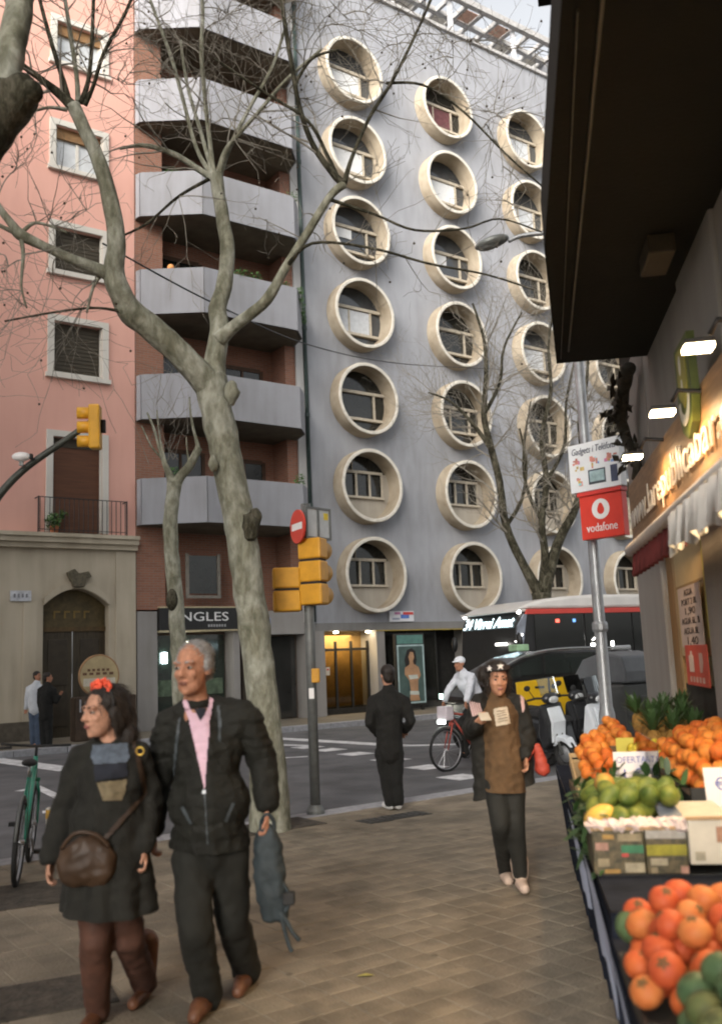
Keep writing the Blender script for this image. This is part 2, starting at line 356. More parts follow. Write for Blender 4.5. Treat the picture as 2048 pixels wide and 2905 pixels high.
# drain cover by the kerb, pit at the tree foot
def disc_cover(c, rx, ry, name, label):
    t = empty(name, gnd(*c, .0), YAW, label, 'drain cover'); m = MB(); m.box(-rx, -ry, -.01, rx, ry, .005); m.build('plate', M('cast_iron', (.035, .034, .032), .6, .3, 12), t)
    for i in range(9):
        x = -rx+.06+i*(2*rx-.12)/8; part('slot_rib', M('cast_iron2', (.06, .058, .055), .55, .3, 12), t, (x-.012, -ry+.04, .005, x+.012, ry-.04, .013))
    return t
disc_cover((884, 1834), .42, .14, 'drain_grate', 'dark iron drain grate in the pavement behind the standing hooded person')
p = gnd(640, 1858); m = MB(); m.box(-.62, -.3, -.02, .62, .3, .007); o = m.build('tree_pit', m_soil, None); o.location = p + Vector((-.25, .05, 0)); o.rotation_euler.z = YAW; tag(o, kind='structure')

# ================================================================== round-window building
m_grey = STAIN('grey_render', (.325, .333, .357), (.215, .217, .225), amount=.7, scale=.30, streak=(1.4, 1.4, .40))
m_ring = STAIN('ring_concrete', (.42, .36, .275), (.23, .18, .12), amount=.75, scale=1.4, bump=.35)
m_rim = M('ring_rim_paint', (.62, .585, .51), .7, .16, 5)
m_infill = STAIN('infill_render', (.40, .365, .31), (.26, .235, .19), amount=.6, scale=1.2)
m_wframe = M('window_frame_cream', (.44, .39, .31), .6, .15, 10)
m_glass = GL('window_glass', (.018, .019, .017), .10, .55); m_glass2 = GL('window_glass_b', (.05, .055, .06), .05)
m_blind = M('white_blind_sky', (.66, .67, .67), .7, .06, 14); m_curt = M('net_curtain', (.52, .54, .56), .8, .12, 8)
m_maroon = M('maroon_blind', (.12, .045, .05), .8, .2, 6); m_dark = M('dark_room', (.02, .019, .017), .9, .3)
bld = empty('round_window_building', O, YAW, 'grey apartment building with columns of projecting round concrete windows', 'building')
SC = [0, 4.29, 8.49, 12.7, 16.9]; ZR = [22.07, 19.05, 16.10, 13.16, 10.20, 7.28, 4.37]
SE = [-2.12, 2.145, 6.39, 10.6, 14.8, 19.1]; ZE = [25.7, 20.56, 17.57, 14.63, 11.68, 8.74, 5.82, 2.86]
RO, RI, RIMW = 1.23, 1.10, .5
wm = MB()
def holed(mb, x0, x1, z0, z1, cx, cz, r, n=40):
    an = [2*math.pi*k/n for k in range(n)]+[math.atan2(z-cz, x-cx) % (2*math.pi) for x in (x0, x1) for z in (z0, z1)]
    an = sorted(set(round(a, 6) for a in an)); b = len(mb.v)
    for a in an:
        c, s = math.cos(a), math.sin(a); t = min(((x1-cx)/c if c > 1e-9 else (x0-cx)/c if c < -1e-9 else 1e9), ((z1-cz)/s if s > 1e-9 else (z0-cz)/s if s < -1e-9 else 1e9))
        mb.v += [(cx+r*c, 0, cz+r*s), (cx+t*c, 0, cz+t*s)]
    k = len(an)
    for i in range(k): j = (i+1) % k; mb.f.append((b+2*i, b+2*i+1, b+2*j+1, b+2*j))
for ci in range(5):
    for ri in range(7): holed(wm, SE[ci], SE[ci+1], ZE[ri+1], ZE[ri], SC[ci], ZR[ri], RI+.02)
wm.quad((19.1, 0, 2.86), (30, 0, 2.86), (30, 0, 25.7), (19.1, 0, 25.7))
wm.quad((-2.12, 0, 2.86), (-2.12, 0, 25.7), (-2.12, .8, 25.7), (-2.12, .8, 2.86))
wm.build('wall', m_grey, bld)
part('core', m_dark, bld, (-2.1, 1.0, .0, 30, 12, 25.6)); part('roof_slab', m_grey, bld, (-2.12, .02, 25.7, 30, 12, 25.9))
def surround_mesh():
    m = MB(); n = 48
    prof = [(RO, .0), (RO, -RIMW+.03), (RO-.012, -RIMW), ]
    prof2 = [(RI, -RIMW), (RI, .20)]
    def ring(pr):
        b = len(m.v)
        for r, y in pr:
            for k in range(n): a = 2*math.pi*k/n; m.v.append((r*math.cos(a), y, r*math.sin(a)))
        for i in range(len(pr)-1):
            for k in range(n): m.f.append((b+i*n+k, b+i*n+(k+1) % n, b+(i+1)*n+(k+1) % n, b+(i+1)*n+k))
    ring(prof); ring(prof2); me = m.mesh('window_surround'); me.materials.append(m_ring); me.polygons.foreach_set('use_smooth', [True]*len(me.polygons)); return me
def rim_mesh():
    m = MB(); n = 48; pr = [(RO-.012, -RIMW), (RO-.03, -RIMW-.02), (RI+.015, -RIMW-.02), (RI, -RIMW)]
    for r, y in pr:
        for k in range(n): a = 2*math.pi*k/n; m.v.append((r*math.cos(a), y, r*math.sin(a)))
    for i in range(3):
        for k in range(n): m.f.append((i*n+k, i*n+(k+1) % n, (i+1)*n+(k+1) % n, (i+1)*n+k))
    me = m.mesh('rim'); me.materials.append(m_rim); return me
SUR, RIM = surround_mesh(), rim_mesh()
def chordbox(mb, x0, z0, x1, z1, y0, y1, r=RI+.01):          # box clipped in x to the circle
    for z in (z0, z1):
        h = math.sqrt(max(0, r*r-z*z)); x0 = max(x0, -h); x1 = min(x1, h)
    mb.box(x0, y0, z0, x1, y1, z1); return mb
def disc(mb, y, zlo=-9, zhi=9, xlo=-9, xhi=9, r=RI, n=40):
    pts = []
    for k in range(n): a = 2*math.pi*k/n; pts.append((min(max(r*math.cos(a), xlo), xhi), min(max(r*math.sin(a), zlo), zhi)))
    mb.quad(*[(x, y, z) for x, z in pts]); return mb
looks = {}
for r in range(7):
    for c in range(5): looks[(r, c)] = random.choice(['dark', 'dark', 'half', 'curtain'])
looks.update({(0,0): 'white', (1,0): 'white', (2,0): 'half', (3,0): 'panel', (4,0): 'dark', (0,1): 'maroon', (1,1): 'white', (2,1): 'half', (3,1): 'dark', (4,1): 'dark', (0,2): 'panel', (1,2): 'curtain', (2,2): 'dark', (3,2): 'curtain', (4,2): 'dark'})
BK = .16
for ci in range(5):
    for ri in range(7):
        sur = bpy.data.objects.new('window_surround', SUR); sur.location = (SC[ci], 0, ZR[ri]); link(sur, bld); sur.rotation_euler.y = random.uniform(0, 6)
        inner = empty('round_window', (SC[ci], 0, ZR[ri]), 0, parent=bld)
        o = bpy.data.objects.new('rim', RIM); link(o, inner)
        if ri >= 5:
            m = MB(); b = MB()
            disc(m, BK); x0, x1, z0, z1 = -.86, .82, -.30, .52
            # infill wall with a rectangular opening: four strips
            w4 = MB(); disc(w4, BK-.06, zhi=z0); w4.build('infill', m_infill, inner)
            w4 = MB(); disc(w4, BK-.06, zlo=z0, zhi=z1, xlo=x1); w4.build('infill', m_infill, inner)
            w4 = MB(); disc(w4, BK-.06, zlo=z0, zhi=z1, xhi=x0); w4.build('infill', m_infill, inner)
            m.build('pane', m_glass, inner)
            f = MB(); t = .055
            f.box(x0, BK-.11, z1-.03, x1, BK-.03, z1+.06); f.box(x0, BK-.16, z0-.05, x1, BK-.03, z0+.02)
            for x in (x0, x0+.58, x0+1.12, x1-t): f.box(x, BK-.10, z0+.02, x+t, BK-.04, z1-.03)
            f.build('frame', m_wframe, inner)
            f2 = MB(); chordbox(f2, -.4, .52, -.37, .95, BK-.06, BK-.02); f2.build('transom_bar', m_wframe, inner)
        else:
            lk = looks[(ri, ci)]
            m = MB(); disc(m, BK); m.build('pane', m_glass if lk in ('dark', 'maroon') else m_glass2, inner)
            f = MB(); zb = .28+random.uniform(-.03, .03); zl = -.62
            chordbox(f, -2, zb, 2, zb+.10, BK-.10, BK-.01); chordbox(f, -2, zl, 2, zl+.085, BK-.14, BK-.01)
            chordbox(f, .60, zl+.085, .66, zb, BK-.08, BK-.01)
            if (ri*3+ci) % 4 == 1: chordbox(f, -.28, zl+.085, -.23, zb, BK-.07, BK-.01)
            f.build('frame', m_wframe, inner)
            bl = MB()  # pale panels serve as blinds and as bright sky reflected in the panes
            if lk in ('white', 'panel', 'maroon', 'curtain'):
                chordbox(bl, -.95, zl+.1, .59, zb-.02, BK-.035, BK-.02, RI-.1)
                bl.build('blind', {'white': m_blind, 'panel': m_curt, 'maroon': m_maroon, 'curtain': m_curt}[lk], inner)
                if lk == 'white': b2 = MB(); disc(b2, BK-.02, zhi=zl-.01, r=RI-.02); b2.build('blind', m_curt, inner)
            elif lk == 'half':
                z = zb-.35-.2*random.random(); chordbox(bl, -.95, z, -.0, zb-.02, BK-.035, BK-.02, RI-.1); bl.build('blind', m_blind, inner)
# roof terrace: parapet coping and a slatted pergola
m_pergpink = M('terrace_ceiling', (.62, .38, .28), .8, .2); m_perg = M('pergola_concrete', (.40, .39, .38), .85, .2)
part('coping', m_perg, bld, (-2.2, -.12, 25.7, 30, .25, 25.84))
part('terrace_wall', M('terrace_wall_white', (.6, .6, .62), .85, .1), bld, (-2.1, 1.9, 25.9, 30, 2.2, 27.2))
part('pergola_beam', m_perg, bld, (-2.2, -.30, 27.15, 11.2, -.08, 27.40)); part('pergola_beam', m_perg, bld, (-2.2, .75, 27.18, 11.2, .95, 27.38))
x = -1.8; i = 0
while x < 11:
    part('pergola_rafter', m_perg, bld, (x, -.08, 27.17, x+.12, 1.88, 27.36))
    if i % 3 != 1: part('pergola_panel', m_pergpink if i % 2 else m_rim, bld, (x+.14, .1 if i % 2 else .96, 27.25, x+.82, .72 if i % 2 else 1.8, 27.28))
    if i % 4 == 0: part('pergola_post', M('terrace_wall_white', (.6, .6, .62)), bld, (x, -.06, 25.84, x+.13, .1, 27.16))
    x += .86; i += 1
part('stair_house', m_grey, bld, (11.3, -.1, 25.84, 13.0, 1.8, 27.3)); part('stair_house', M('terrace_wall_white', (.6, .6, .62)), bld, (13.2, .1, 25.84, 20, 1.8, 27.0))
part('roof_edge', m_perg, bld, (11.2, -.3, 27.15, 22, 1.9, 27.36))
# ground floor
m_gdark = M('shopfront_dark', (.045, .042, .036), .6, .3, 3); m_gframe = M('shopfront_frame', (.04, .038, .034), .45, .2, 8, metal=.4)
m_lobby = M('lobby_timber', (.33, .21, .08), .6, .25, 2.5); m_pier = STAIN('pier_stone', (.30, .285, .27), (.2, .19, .17), amount=.6)
part('lintel', STAIN('lintel_render', (.22, .215, .21), (.14, .135, .12)), bld, (-2.12, -.02, 2.62, 30, .9, 2.855))
part('lintel_trim', M('yellow_trim', (.42, .30, .05), .5, .2), bld, (.2, -.05, 2.585, 9, -.022, 2.615))
part('pier', m_pier, bld, (-2.12, -.03, .02, -1.78, .9, 2.62)); part('pier', m_pier, bld, (.22, -.02, .02, .55, .9, 2.62)); part('pier', m_pier, bld, (4.3, -.02, .02, 4.6, .9, 2.62))
part('plinth', m_gdark, bld, (-2.1, .45, .02, 30, .9, .25))
lob = empty('lobby', (0, 0, 0), 0, parent=bld)
part('lobby_wall', m_lobby, lob, (-1.78, .86, .25, .22, .95, 2.62))
for x in (-1.76, -1.12, -.52, .12): part('door_frame', m_gframe, lob, (x, .40, .03, x+.07, .47, 2.3))
part('door_frame', m_gframe, lob, (-1.76, .40, 2.0, .2, .46, 2.08)); part('door_frame', m_gframe, lob, (-1.76, .39, .03, .2, .45, .2))
for x0, x1 in ((-1.69, -1.12), (-1.05, -.52), (-.45, .12)): part('pane', TG('lobby_glass', (.8, .75, .62)), lob, (x0, .42, .2, x1, .43, 2.0))
part('notice', M('paper', (.6, .58, .55), .8, .1), lob, (-1.5, .385, 1.25, -1.36, .395, 1.5)); part('notice', M('red_print', (.5, .08, .06), .8), lob, (-1.47, .38, 1.4, -1.39, .384, 1.46))
lm = EM('downlight', (1, .86, .6), 22)
for x in (-1.2, .05): m = MB(); m.lathe([(.07, 2.60), (.07, 2.56)], 14, (x, .2, 0)); m.build('downlight', lm, lob)
pl = bpy.data.lights.new('lobby_light', 'AREA'); pl.energy = 26; pl.size = 1.2; pl.color = (1, .74, .38); po = bpy.data.objects.new('lobby_light', pl); po.location = (-.8, .6, 2.5); link(po, lob)
for i in range(8):
    x0 = .55+i*1.25; x1 = x0+1.2
    if 4.2 < x1 < 5.0: continue
    part('shop_pane', GL('shop_glass', (.018, .018, .015), .08), bld, (x0, .42, .25, x1, .45, 2.55)); part('mullion', m_gframe, bld, (x1, .38, .2, x1+.05, .47, 2.6))
# sales board on the wall, street number plates
bs = empty('small_shop_sign', O + U*1.25 + Vector((0, 0, 2.86)) + N*.06, YAW, 'small white sign with blue and red lettering under the lowest round window', 'sign')
part('board', M('sign_white', (.7, .7, .72), .5, .06), bs, (-.50, -.02, .02, .50, .02, .36)); part('blue_mark', M('sign_blue', (.10, .2, .55), .5), bs, (-.05, -.026, .12, .3, -.021, .25)); part('pink_mark', M('sign_pink', (.5, .2, .35), .5), bs, (-.3, -.026, .25, -.06, -.021, .33)); part('grey_mark', M('sign_grey', (.3, .33, .42), .5), bs, (-.4, -.026, .08, -.1, -.021, .14))
part('red_stripe', M('sign_red', (.6, .06, .05), .5), bs, (.05, -.028, .24, .48, -.021, .33)); 
# lit advert with a dark-haired figure
ad = empty('advert_panel', O + U*1.22 + N*.42 + Vector((0, 0, .02)), YAW, 'tall lit poster case with a picture of a dark haired woman beside the lobby', 'advert')
part('case', m_gframe, ad, (-.60, -.05, .12, .60, .08, 2.45), bevel=.02); part('leg', m_gframe, ad, (-.5, -.03, 0, -.4, .05, .12)); part('leg', m_gframe, ad, (.4, -.03, 0, .5, .05, .12))
part('header', M('ad_teal', (.10, .22, .19), .5), ad, (-.53, -.06, 2.12, .53, -.052, 2.4)); part('paper', M('ad_paper', (.07, .11, .10), .4, .3, 2), ad, (-.53, -.058, .25, .53, -.052, 2.05))
m = MB()
for b in ((-.55, -.066, .22, .55, -.059, .27), (-.55, -.066, 2.04, .55, -.059, 2.09), (-.55, -.066, .27, -.5, -.059, 2.04), (.5, -.066, .27, .55, -.059, 2.04)): m.box(*b)
m.build('bright_border', M('ad_border', (.4, .52, .52), .4), ad)
def flat(name, mat, pts, y, par): m = MB(); m.prism(pts, y, y-.003); return m.build(name, mat, par)
sk_ = M('print_skin', (.42, .24, .13), .5, .2, 5)
flat('printed_hair', M('print_hair', (.02, .015, .012), .5), [(-.2, 1.3), (-.26, 1.6), (-.14, 1.92), (.05, 1.98), (.2, 1.88), (.24, 1.6), (.18, 1.4)], -.0585, ad)
flat('printed_figure', sk_, [(-.02, 1.86), (.1, 1.84), (.14, 1.68), (.08, 1.56), (.1, 1.48), (.3, 1.36), (.38, 1.1), (.26, .95), (.24, .6), (.3, .3), (-.12, .3), (-.06, .62), (-.1, .95), (-.28, 1.15), (-.26, 1.36), (-.06, 1.46), (-.06, 1.58), (-.1, 1.7)], -.062, ad)
flat('printed_cloth', M('print_cloth', (.55, .58, .52), .5), [(-.14, 1.12), (.24, 1.12), (.26, 1.0), (-.08, .98)], -.0655, ad); flat('printed_cloth', M('print_cloth', (.55, .58, .52)), [(-.1, .62), (.26, .6), (.28, .48), (-.1, .5)], -.0655, ad)

# ================================================================== balcony building
m_brick = BRICK('red_brick', (.31, .135, .085), (.25, .11, .07), (.25, .19, .15)); m_conc = STAIN('balcony_render', (.31, .313, .335), (.20, .197, .197), amount=.55, scale=.8)
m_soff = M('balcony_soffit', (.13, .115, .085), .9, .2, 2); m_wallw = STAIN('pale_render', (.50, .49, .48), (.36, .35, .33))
m_plant = M('leaf_green', (.06, .13, .03), .6, .45, 20); m_pot = M('terracotta', (.45, .16, .07), .8, .2)
bb = empty('balcony_building', O, YAW, 'brick apartment building with stacked grey faceted balconies between pink and round-window buildings', 'building')
X0, X1 = -7.88, -2.13; RC = .85
part('rear_wall', m_brick, bb, (X0+.85, RC, 3.3, -2.9, RC+.3, 27)); part('brick_pier', m_brick, bb, (X0, 0, 3.3, X0+.85, RC+.3, 27)); part('brick_pier', m_brick, bb, (-2.9, 0, 3.3, X1, RC+.3, 27)); part('side_strip', m_wallw, bb, (X1-.40, -.07, 2.9, X1, -.003, 27))
part('ground_wall', STAIN('brown_render', (.22, .16, .12), (.12, .09, .07)), bb, (X0, .5, .02, X1, .9, 3.3))
part('roof_slab', m_conc, bb, (X0, .0, 27, X1, 9, 27.2))
ZB = [20.70, 17.68, 14.70, 11.70, 8.62, 5.62]
def leafball(mb, c, r, n, rnd):
    for _ in range(n):
        d = Vector((rnd.gauss(0, 1), rnd.gauss(0, 1), rnd.gauss(0, 1))).normalized()*r*rnd.random()**.4; p = Vector(c)+d; a = Vector((rnd.gauss(0,1), rnd.gauss(0,1), rnd.gauss(0,1))).normalized()*.06; b = a.orthogonal().normalized()*.03
        mb.add([p-a, p+b, p+a, p-b], [(0, 1, 2, 3)])
rb = random.Random(5)
for i, z in enumerate([23.72]+ZB):
    bal = empty('balcony', (0, 0, z), 0, parent=bb)
    D = 1.35
    plan = [(X0, -.12), (X0+.05, -.30), (-6.35, -D), (-3.25, -D), (-2.75, -.78), (-2.58, 0), (X0, 0)]
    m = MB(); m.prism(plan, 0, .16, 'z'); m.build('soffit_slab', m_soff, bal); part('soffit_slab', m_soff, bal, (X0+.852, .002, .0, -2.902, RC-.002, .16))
    for a, b in zip(plan[:-2], plan[1:-1]):
        m = MB(); va, vb = Vector((*a, 0)), Vector((*b, 0)); d = (vb-va).normalized(); nn = Vector((d.y, -d.x, 0))*.035; e = d*.004
        h = 1.36 if i < 5 else 1.30
        m.add([va+nn+e, vb+nn-e, vb-nn-e, va-nn+e, *[q+Vector((0, 0, h)) for q in (va+nn+e, vb+nn-e, vb-nn-e, va-nn+e)]], [(0,3,2,1),(4,5,6,7),(0,1,5,4),(1,2,6,5),(2,3,7,6),(3,0,4,7)])
        m.build('parapet', m_conc, bal)
    # openings behind the balcony
    zz = z+.17
    ops = [(-6.9, -5.4, zz, zz+2.3), (-4.7, -3.3, zz+.7, zz+2.2)]
    for (a, b, c, d) in ops:
        wd = empty('balcony_window', (0, RC, -z), 0, parent=bal)
        fr = M('door_frame_white', (.55, .54, .50), .6, .1) if (i in (3, 4) and a > -5) else M('door_frame_brown', (.09, .05, .03), .6, .2)
        part('pane', m_glass, wd, (a, -.015, c, b, -.006, d))
        part('frame', fr, wd, (a-.05, -.05, c, a+.06, -.004, d), (b-.06, -.05, c, b+.05, -.004, d), (a+.06, -.05, d-.07, b-.06, -.004, d+.05), (a+.06, -.05, c-.04, b-.06, -.004, c+.05), ((a+b)/2-.04, -.045, c+.05, (a+b)/2+.04, -.004, d-.07))
    if i in (3, 4, 6):
        lp = MB()
        for x in ((-5.2, -4.9, -4.6, -3.6) if i == 4 else (-3.2, -7.0)): leafball(lp, (x, -1.22 if x > -6.4 else -.6, 1.45), .2, 70, rb)
        if i == 4:
            for k in range(5): leafball(lp, (-3.05+.1*k, -1.25+.12*k, 1.35-.18*k), .13, 40, rb)
        tag(lp.build('potted_leaves', m_plant, bal), kind='stuff')
        m = MB(); m.lathe([(.07, 1.16), (.1, 1.34)], 12, (-3.5, -1.18, 0)); m.build('flower_pot', m_pot, bal)
_l = fac(383, 600, .6); lan = MB(); lan.ell((_l[0], -.6, _l[1]), (.10, .10, .11), 14, 10); lan.build('paper_lantern', M('lantern_orange', (.8, .35, .12), .7), bb, True)
# awning-shaded rear and shop
m_signdk = M('sign_black', (.018, .018, .017), .5, .2)
part('shop_glass', GL('shop_glass2', (.02, .03, .022), .08), bb, (-7.3, .45, .3, -5.0, .49, 2.6)); part('lower_window', m_glass, bb, (-6.35, -.02, 3.75, -5.4, -.004, 4.85))
part('lower_window_frame', M('door_frame_grey', (.2, .18, .15), .6), bb, (-6.42, -.05, 3.7, -6.32, -.003, 4.9), (-5.43, -.05, 3.7, -5.33, -.003, 4.9), (-6.42, -.06, 3.62, -5.33, -.003, 3.7))
part('stone_jamb', m_pier, bb, (-7.88, -.04, .02, -7.3, .5, 3.25)); part('stone_jamb', m_pier, bb, (-4.95, -.04, .02, -4.75, .5, 3.25)); part('stone_jamb', m_pier, bb, (-2.5, -.04, .02, -2.13, .5, 3.25))
part('stone_lintel', m_pier, bb, (-4.75, -.045, 2.55, -2.5, .5, 3.25)); part('door_leaf', M('door_brown', (.06, .045, .03), .5, .3, 3), bb, (-4.45, .40, .05, -3.6, .46, 2.5)); part('door_pane', GL('door_glass', (.03, .03, .028)), bb, (-3.55, .40, .05, -2.6, .44, 2.5))
part('street_number', M('plate_blue', (.25, .28, .36), .4), bb, (-4.05, -.065, 2.85, -3.7, -.046, 3.05))
part('door_plate', M('paper2', (.5, .55, .52), .6), bb, (-3.95, .385, 1.35, -3.75, .399, 1.6))
sg = empty('shop_fascia_sign', O + U*(-5.95) + Vector((0, 0, 2.72)), YAW, 'black shop fascia with white capital letters reading INGLES behind slender tree', 'sign')
part('board', m_signdk, sg, (-1.32, -.14, 0, 1.42, .4, .62)); part('trim', M('cream_trim', (.45, .38, .24), .6), sg, (-1.32, -.16, .62, 1.42, .4, .66)); part('trim', M('cream_trim', (.45, .38, .24)), sg, (-1.32, -.155, -.04, 1.42, .4, -.002))
text('INGLES', .36, M('letter_white', (.75, .75, .74), .5, .05), sg, (-.02, -.146, .36), (rad(90), 0, 0), width=1.62)
for k in range(7): part('small_letter', M('letter_grey', (.3, .3, .3), .6), sg, (.15+k*.085, -.150, .08, .205+k*.085, -.142, .15))
part('interior_lamp', EM('shop_lamp_a', (.8, .95, 1), 9), bb, (-6.98, .36, 1.82, -6.84, .40, 2.12)); part('interior_lamp', EM('shop_lamp_b', (1, .95, .78), 8), bb, (-6.32, .36, 1.98, -6.2, .40, 2.42))
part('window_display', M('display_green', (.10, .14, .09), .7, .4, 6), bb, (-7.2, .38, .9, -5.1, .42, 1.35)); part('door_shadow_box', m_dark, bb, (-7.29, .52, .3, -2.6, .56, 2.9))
# downpipe between the two buildings
dp = empty('downpipe', O + U*(-2.19) + N*.10, YAW, 'dark green rain pipe running down the wall beside the balconies', 'pipe')
m = MB(); m.tube([(0, 0, 2.9), (0, 0, 27)], .065, 10); m.build('pipe', M('pipe_green', (.035, .055, .05), .6, .2), dp, True)
for k in range(9): m = MB(); m.lathe([(.085, 3.6+k*2.9), (.085, 3.72+k*2.9)], 10, (0, 0, 0)); m.build('bracket', M('pipe_green2', (.05, .07, .065), .6), dp)

# ================================================================== pink building
m_pink = STAIN('pink_render', (.74, .415, .335), (.64, .34, .275), amount=.55, scale=.6); m_beige = STAIN('beige_stone', (.50, .44, .34), (.33, .28, .205), amount=.7, scale=.7, bump=.4)
m_trimw = STAIN('white_trim', (.64, .61, .55), (.48, .45, .40)); m_shut = M('roller_shutter_brown', (.055, .045, .03), .7, .25, 30, stretch=(.05, .05, 1)); m_iron = M('wrought_iron', (.02, .02, .02), .5, .2)
m_doorb = M('shutter_redbrown', (.11, .045, .022), .7, .25, 26, stretch=(.05, .05, 1))
pk = empty('pink_building', O, YAW, 'pink rendered apartment building with white framed windows over a beige stone ground floor', 'building')
L0, R0 = -22.0, -7.90
WX0, WX1 = -10.22, -8.86
levels = [(19.0, 20.25), (15.75, 17.0), (12.66, 13.95), (9.72, 11.2), (5.38, 7.95)]
# wall with openings: strips
def pink_strip(x0, x1): part('wall', m_pink, pk, (x0, 0, 5.3, x1, .4, 28))
pink_strip(WX1, R0); pink_strip(-13.6, WX0); pink_strip(L0, -15.0)
zs = [5.3]+[v for lv in reversed(levels) for v in lv]+[28]
for c0, c1 in ((WX0, WX1), (-15.0, -13.6)):
    for a, b in zip(zs[0::2], zs[1::2]):
        if b-a > .1: part('wall', m_pink, pk, (c0, 0, a, c1, .4, b))
part('wall_core', m_dark, pk, (L0, .42, 5.3, R0, 9, 28)); part('roof_slab', m_beige, pk, (L0-.1, -.35, 28, R0, 9, 28.4))
for c0, c1 in ((WX0, WX1), (-15.0, -13.6)):
    for i, (a, b) in enumerate(levels):
        wd = empty('window', (0, 0, 0), 0, parent=pk); t = .17
        part('trim', m_trimw, wd, (c0-t, -.06, a-.02, c0, -.003, b+t), (c1, -.06, a-.02, c1+t, -.003, b+t), (c0, -.06, b, c1, -.003, b+t))
        part('reveal', m_trimw, wd, (c0+.002, .003, a, c0+.03, .3, b)); part('reveal', m_trimw, wd, (c1-.03, .003, a, c1-.002, .3, b))
        if i < 4: part('sill', m_trimw, wd, (c0-t-.05, -.12, a-.14, c1+t+.05, -.003, a-.022)); part('sill_ledge', m_trimw, wd, (c0+.03, -.001, a-.02, c1-.03, .25, a+.05))
        if i == 4:
            part('shutter', m_doorb, wd, (c0+.03, .14, a, c1-.03, .18, b-.25)); part('shutter_box', m_shut, wd, (c0+.03, .12, b-.25, c1-.03, .2, b))
        elif i in (2, 3): 
            part('roller_shutter', m_shut, wd, (c0+.03, .16, a+.05, c1-.03, .2, b))
            for k in range(int((b-a)/.11)): part('slat', m_shut, wd, (c0+.04, .145, a+.07+k*.11, c1-.04, .158, a+.15+k*.11))
        else:
            part('pane', M('sky_bright_pane', (.55, .57, .58), .12, .2, 1.5, spec=.7), wd, (c0+.03, .2, a+.05, c1-.03, .22, b)); part('shutter_box', M('wood_box', (.25, .14, .06), .7), wd, (c0+.03, .1, b-.32, c1-.03, .18, b))  # pane colour paints the white-blue sky reflected in the glass
            part('sash', m_trimw, wd, ((c0+c1)/2-.04, .16, a+.05, (c0+c1)/2+.04, .199, b-.32), (c0+.03, .16, a+.05, c0+.09, .199, b-.32), (c1-.09, .16, a+.05, c1-.03, .199, b-.32))
# cornice, ground floor with arch
part('cornice', m_beige, pk, (L0, -.26, 5.06, R0, .4, 5.20)); part('cornice', m_beige, pk, (L0, -.16, 4.92, R0, .4, 5.06)); part('cornice_top', m_beige, pk, (L0, -.32, 5.20, R0, .4, 5.30))
AX0, AX1, SPR, APEX = -10.42, -8.66, 3.42, 3.86
part('stone_wall', m_beige, pk, (AX1, 0, .5, R0, .5, 4.92)); part('stone_wall', m_beige, pk, (L0, 0, .5, AX0, .5, 4.92))
ap = [(AX0, SPR)]+[(AX0+(AX1-AX0)*k/14, SPR+(APEX-SPR)*math.sin(math.pi*k/14)**.9) for k in range(1, 14)]+[(AX1, SPR), (AX1, 4.92), (AX0, 4.92)]
m = MB(); b = len(m.v)
lo = ap[:15]
for k in range(14):
    (xa, za), (xb, zb) = lo[k], lo[k+1]
    m.add([(xa, 0, za), (xb, 0, zb), (xb, 0, 4.92), (xa, 0, 4.92), (xa, .5, za), (xb, .5, zb), (xb, .5, 4.92), (xa, .5, 4.92)], [(0,1,2,3),(4,7,6,5),(0,4,5,1)])
m.build('arch_stone', m_beige, pk)
part('pilaster', m_beige, pk, (AX1+.18, -.05, .5, R0-.02, -.003, 4.9)); part('pilaster', m_beige, pk, (AX0-.5, -.04, .5, AX0-.16, -.003, 3.5))
m = MB()
for k in range(14):
    (xa, za), (xb, zb) = lo[k], lo[k+1]; m.add([(xa, -.07, za+.01), (xb, -.07, zb+.01), (xb, -.07, zb+.2), (xa, -.07, za+.2), (xa, -.003, za+.01), (xb, -.003, zb+.01), (xb, -.003, zb+.2), (xa, -.003, za+.2)], [(0,1,2,3),(0,4,5,1),(3,2,6,7)])
m.build('arch_moulding', m_beige, pk)
m = MB(); m.prism([(-9.68, 3.9), (-9.40, 3.9), (-9.34, 4.12), (-9.2, 4.18), (-9.28, 4.32), (-9.54, 4.26), (-9.66, 4.38), (-9.84, 4.28), (-9.76, 4.1)], -.2, -.003); m.build('keystone_ornament', M('bronze_ornament', (.10, .085, .055), .7, .4, 14), pk, bevel=.02)
part('plinth', M('plinth_dark', (.10, .085, .065), .85, .3), pk, (AX1, -.05, 0.02, R0, .45, .5)); part('plinth', M('plinth_dark', (.10, .085, .065)), pk, (L0, -.05, .02, AX0, .45, .5))
dr = empty('arched_door', (0, 0, 0), 0, parent=pk); m_dk = M('door_dark_wood', (.05, .038, .022), .55, .35, 4, stretch=(6, 1, .5))
part('leaf', m_dk, dr, (AX0, .30, .02, -9.56, .36, 2.75)); part('leaf', m_dk, dr, (-9.53, .30, .02, AX1, .36, 2.75)); part('transom', M('transom_wood', (.09, .055, .02), .6, .3), dr, (AX0, .26, 2.75, AX1, .36, 2.87))
part('fanlight', M('fanlight_wood', (.085, .062, .025), .6, .4, 5), dr, (AX0, .31, 2.87, AX1, .35, 3.95))
for x in (-10.2, -9.35): part('door_panel', M('door_panel_wood', (.042, .032, .02), .5), dr, (x, .275, .3, x+.52, .299, 1.2), (x, .275, 1.35, x+.52, .299, 2.55), bevel=.01)
for k, (cx_, wd_) in enumerate(((-9.95, .22), (-9.68, .2), (-9.42, .22), (-9.15, .2))): part('faded_letter', M('gold_letter', (.20, .13, .035), .6), dr, (cx_-wd_/2, .295, 3.1, cx_-wd_/2+.05, .309, 3.3), (cx_-wd_/2+.05, .295, 3.25, cx_+wd_/2-.04, .309, 3.3))
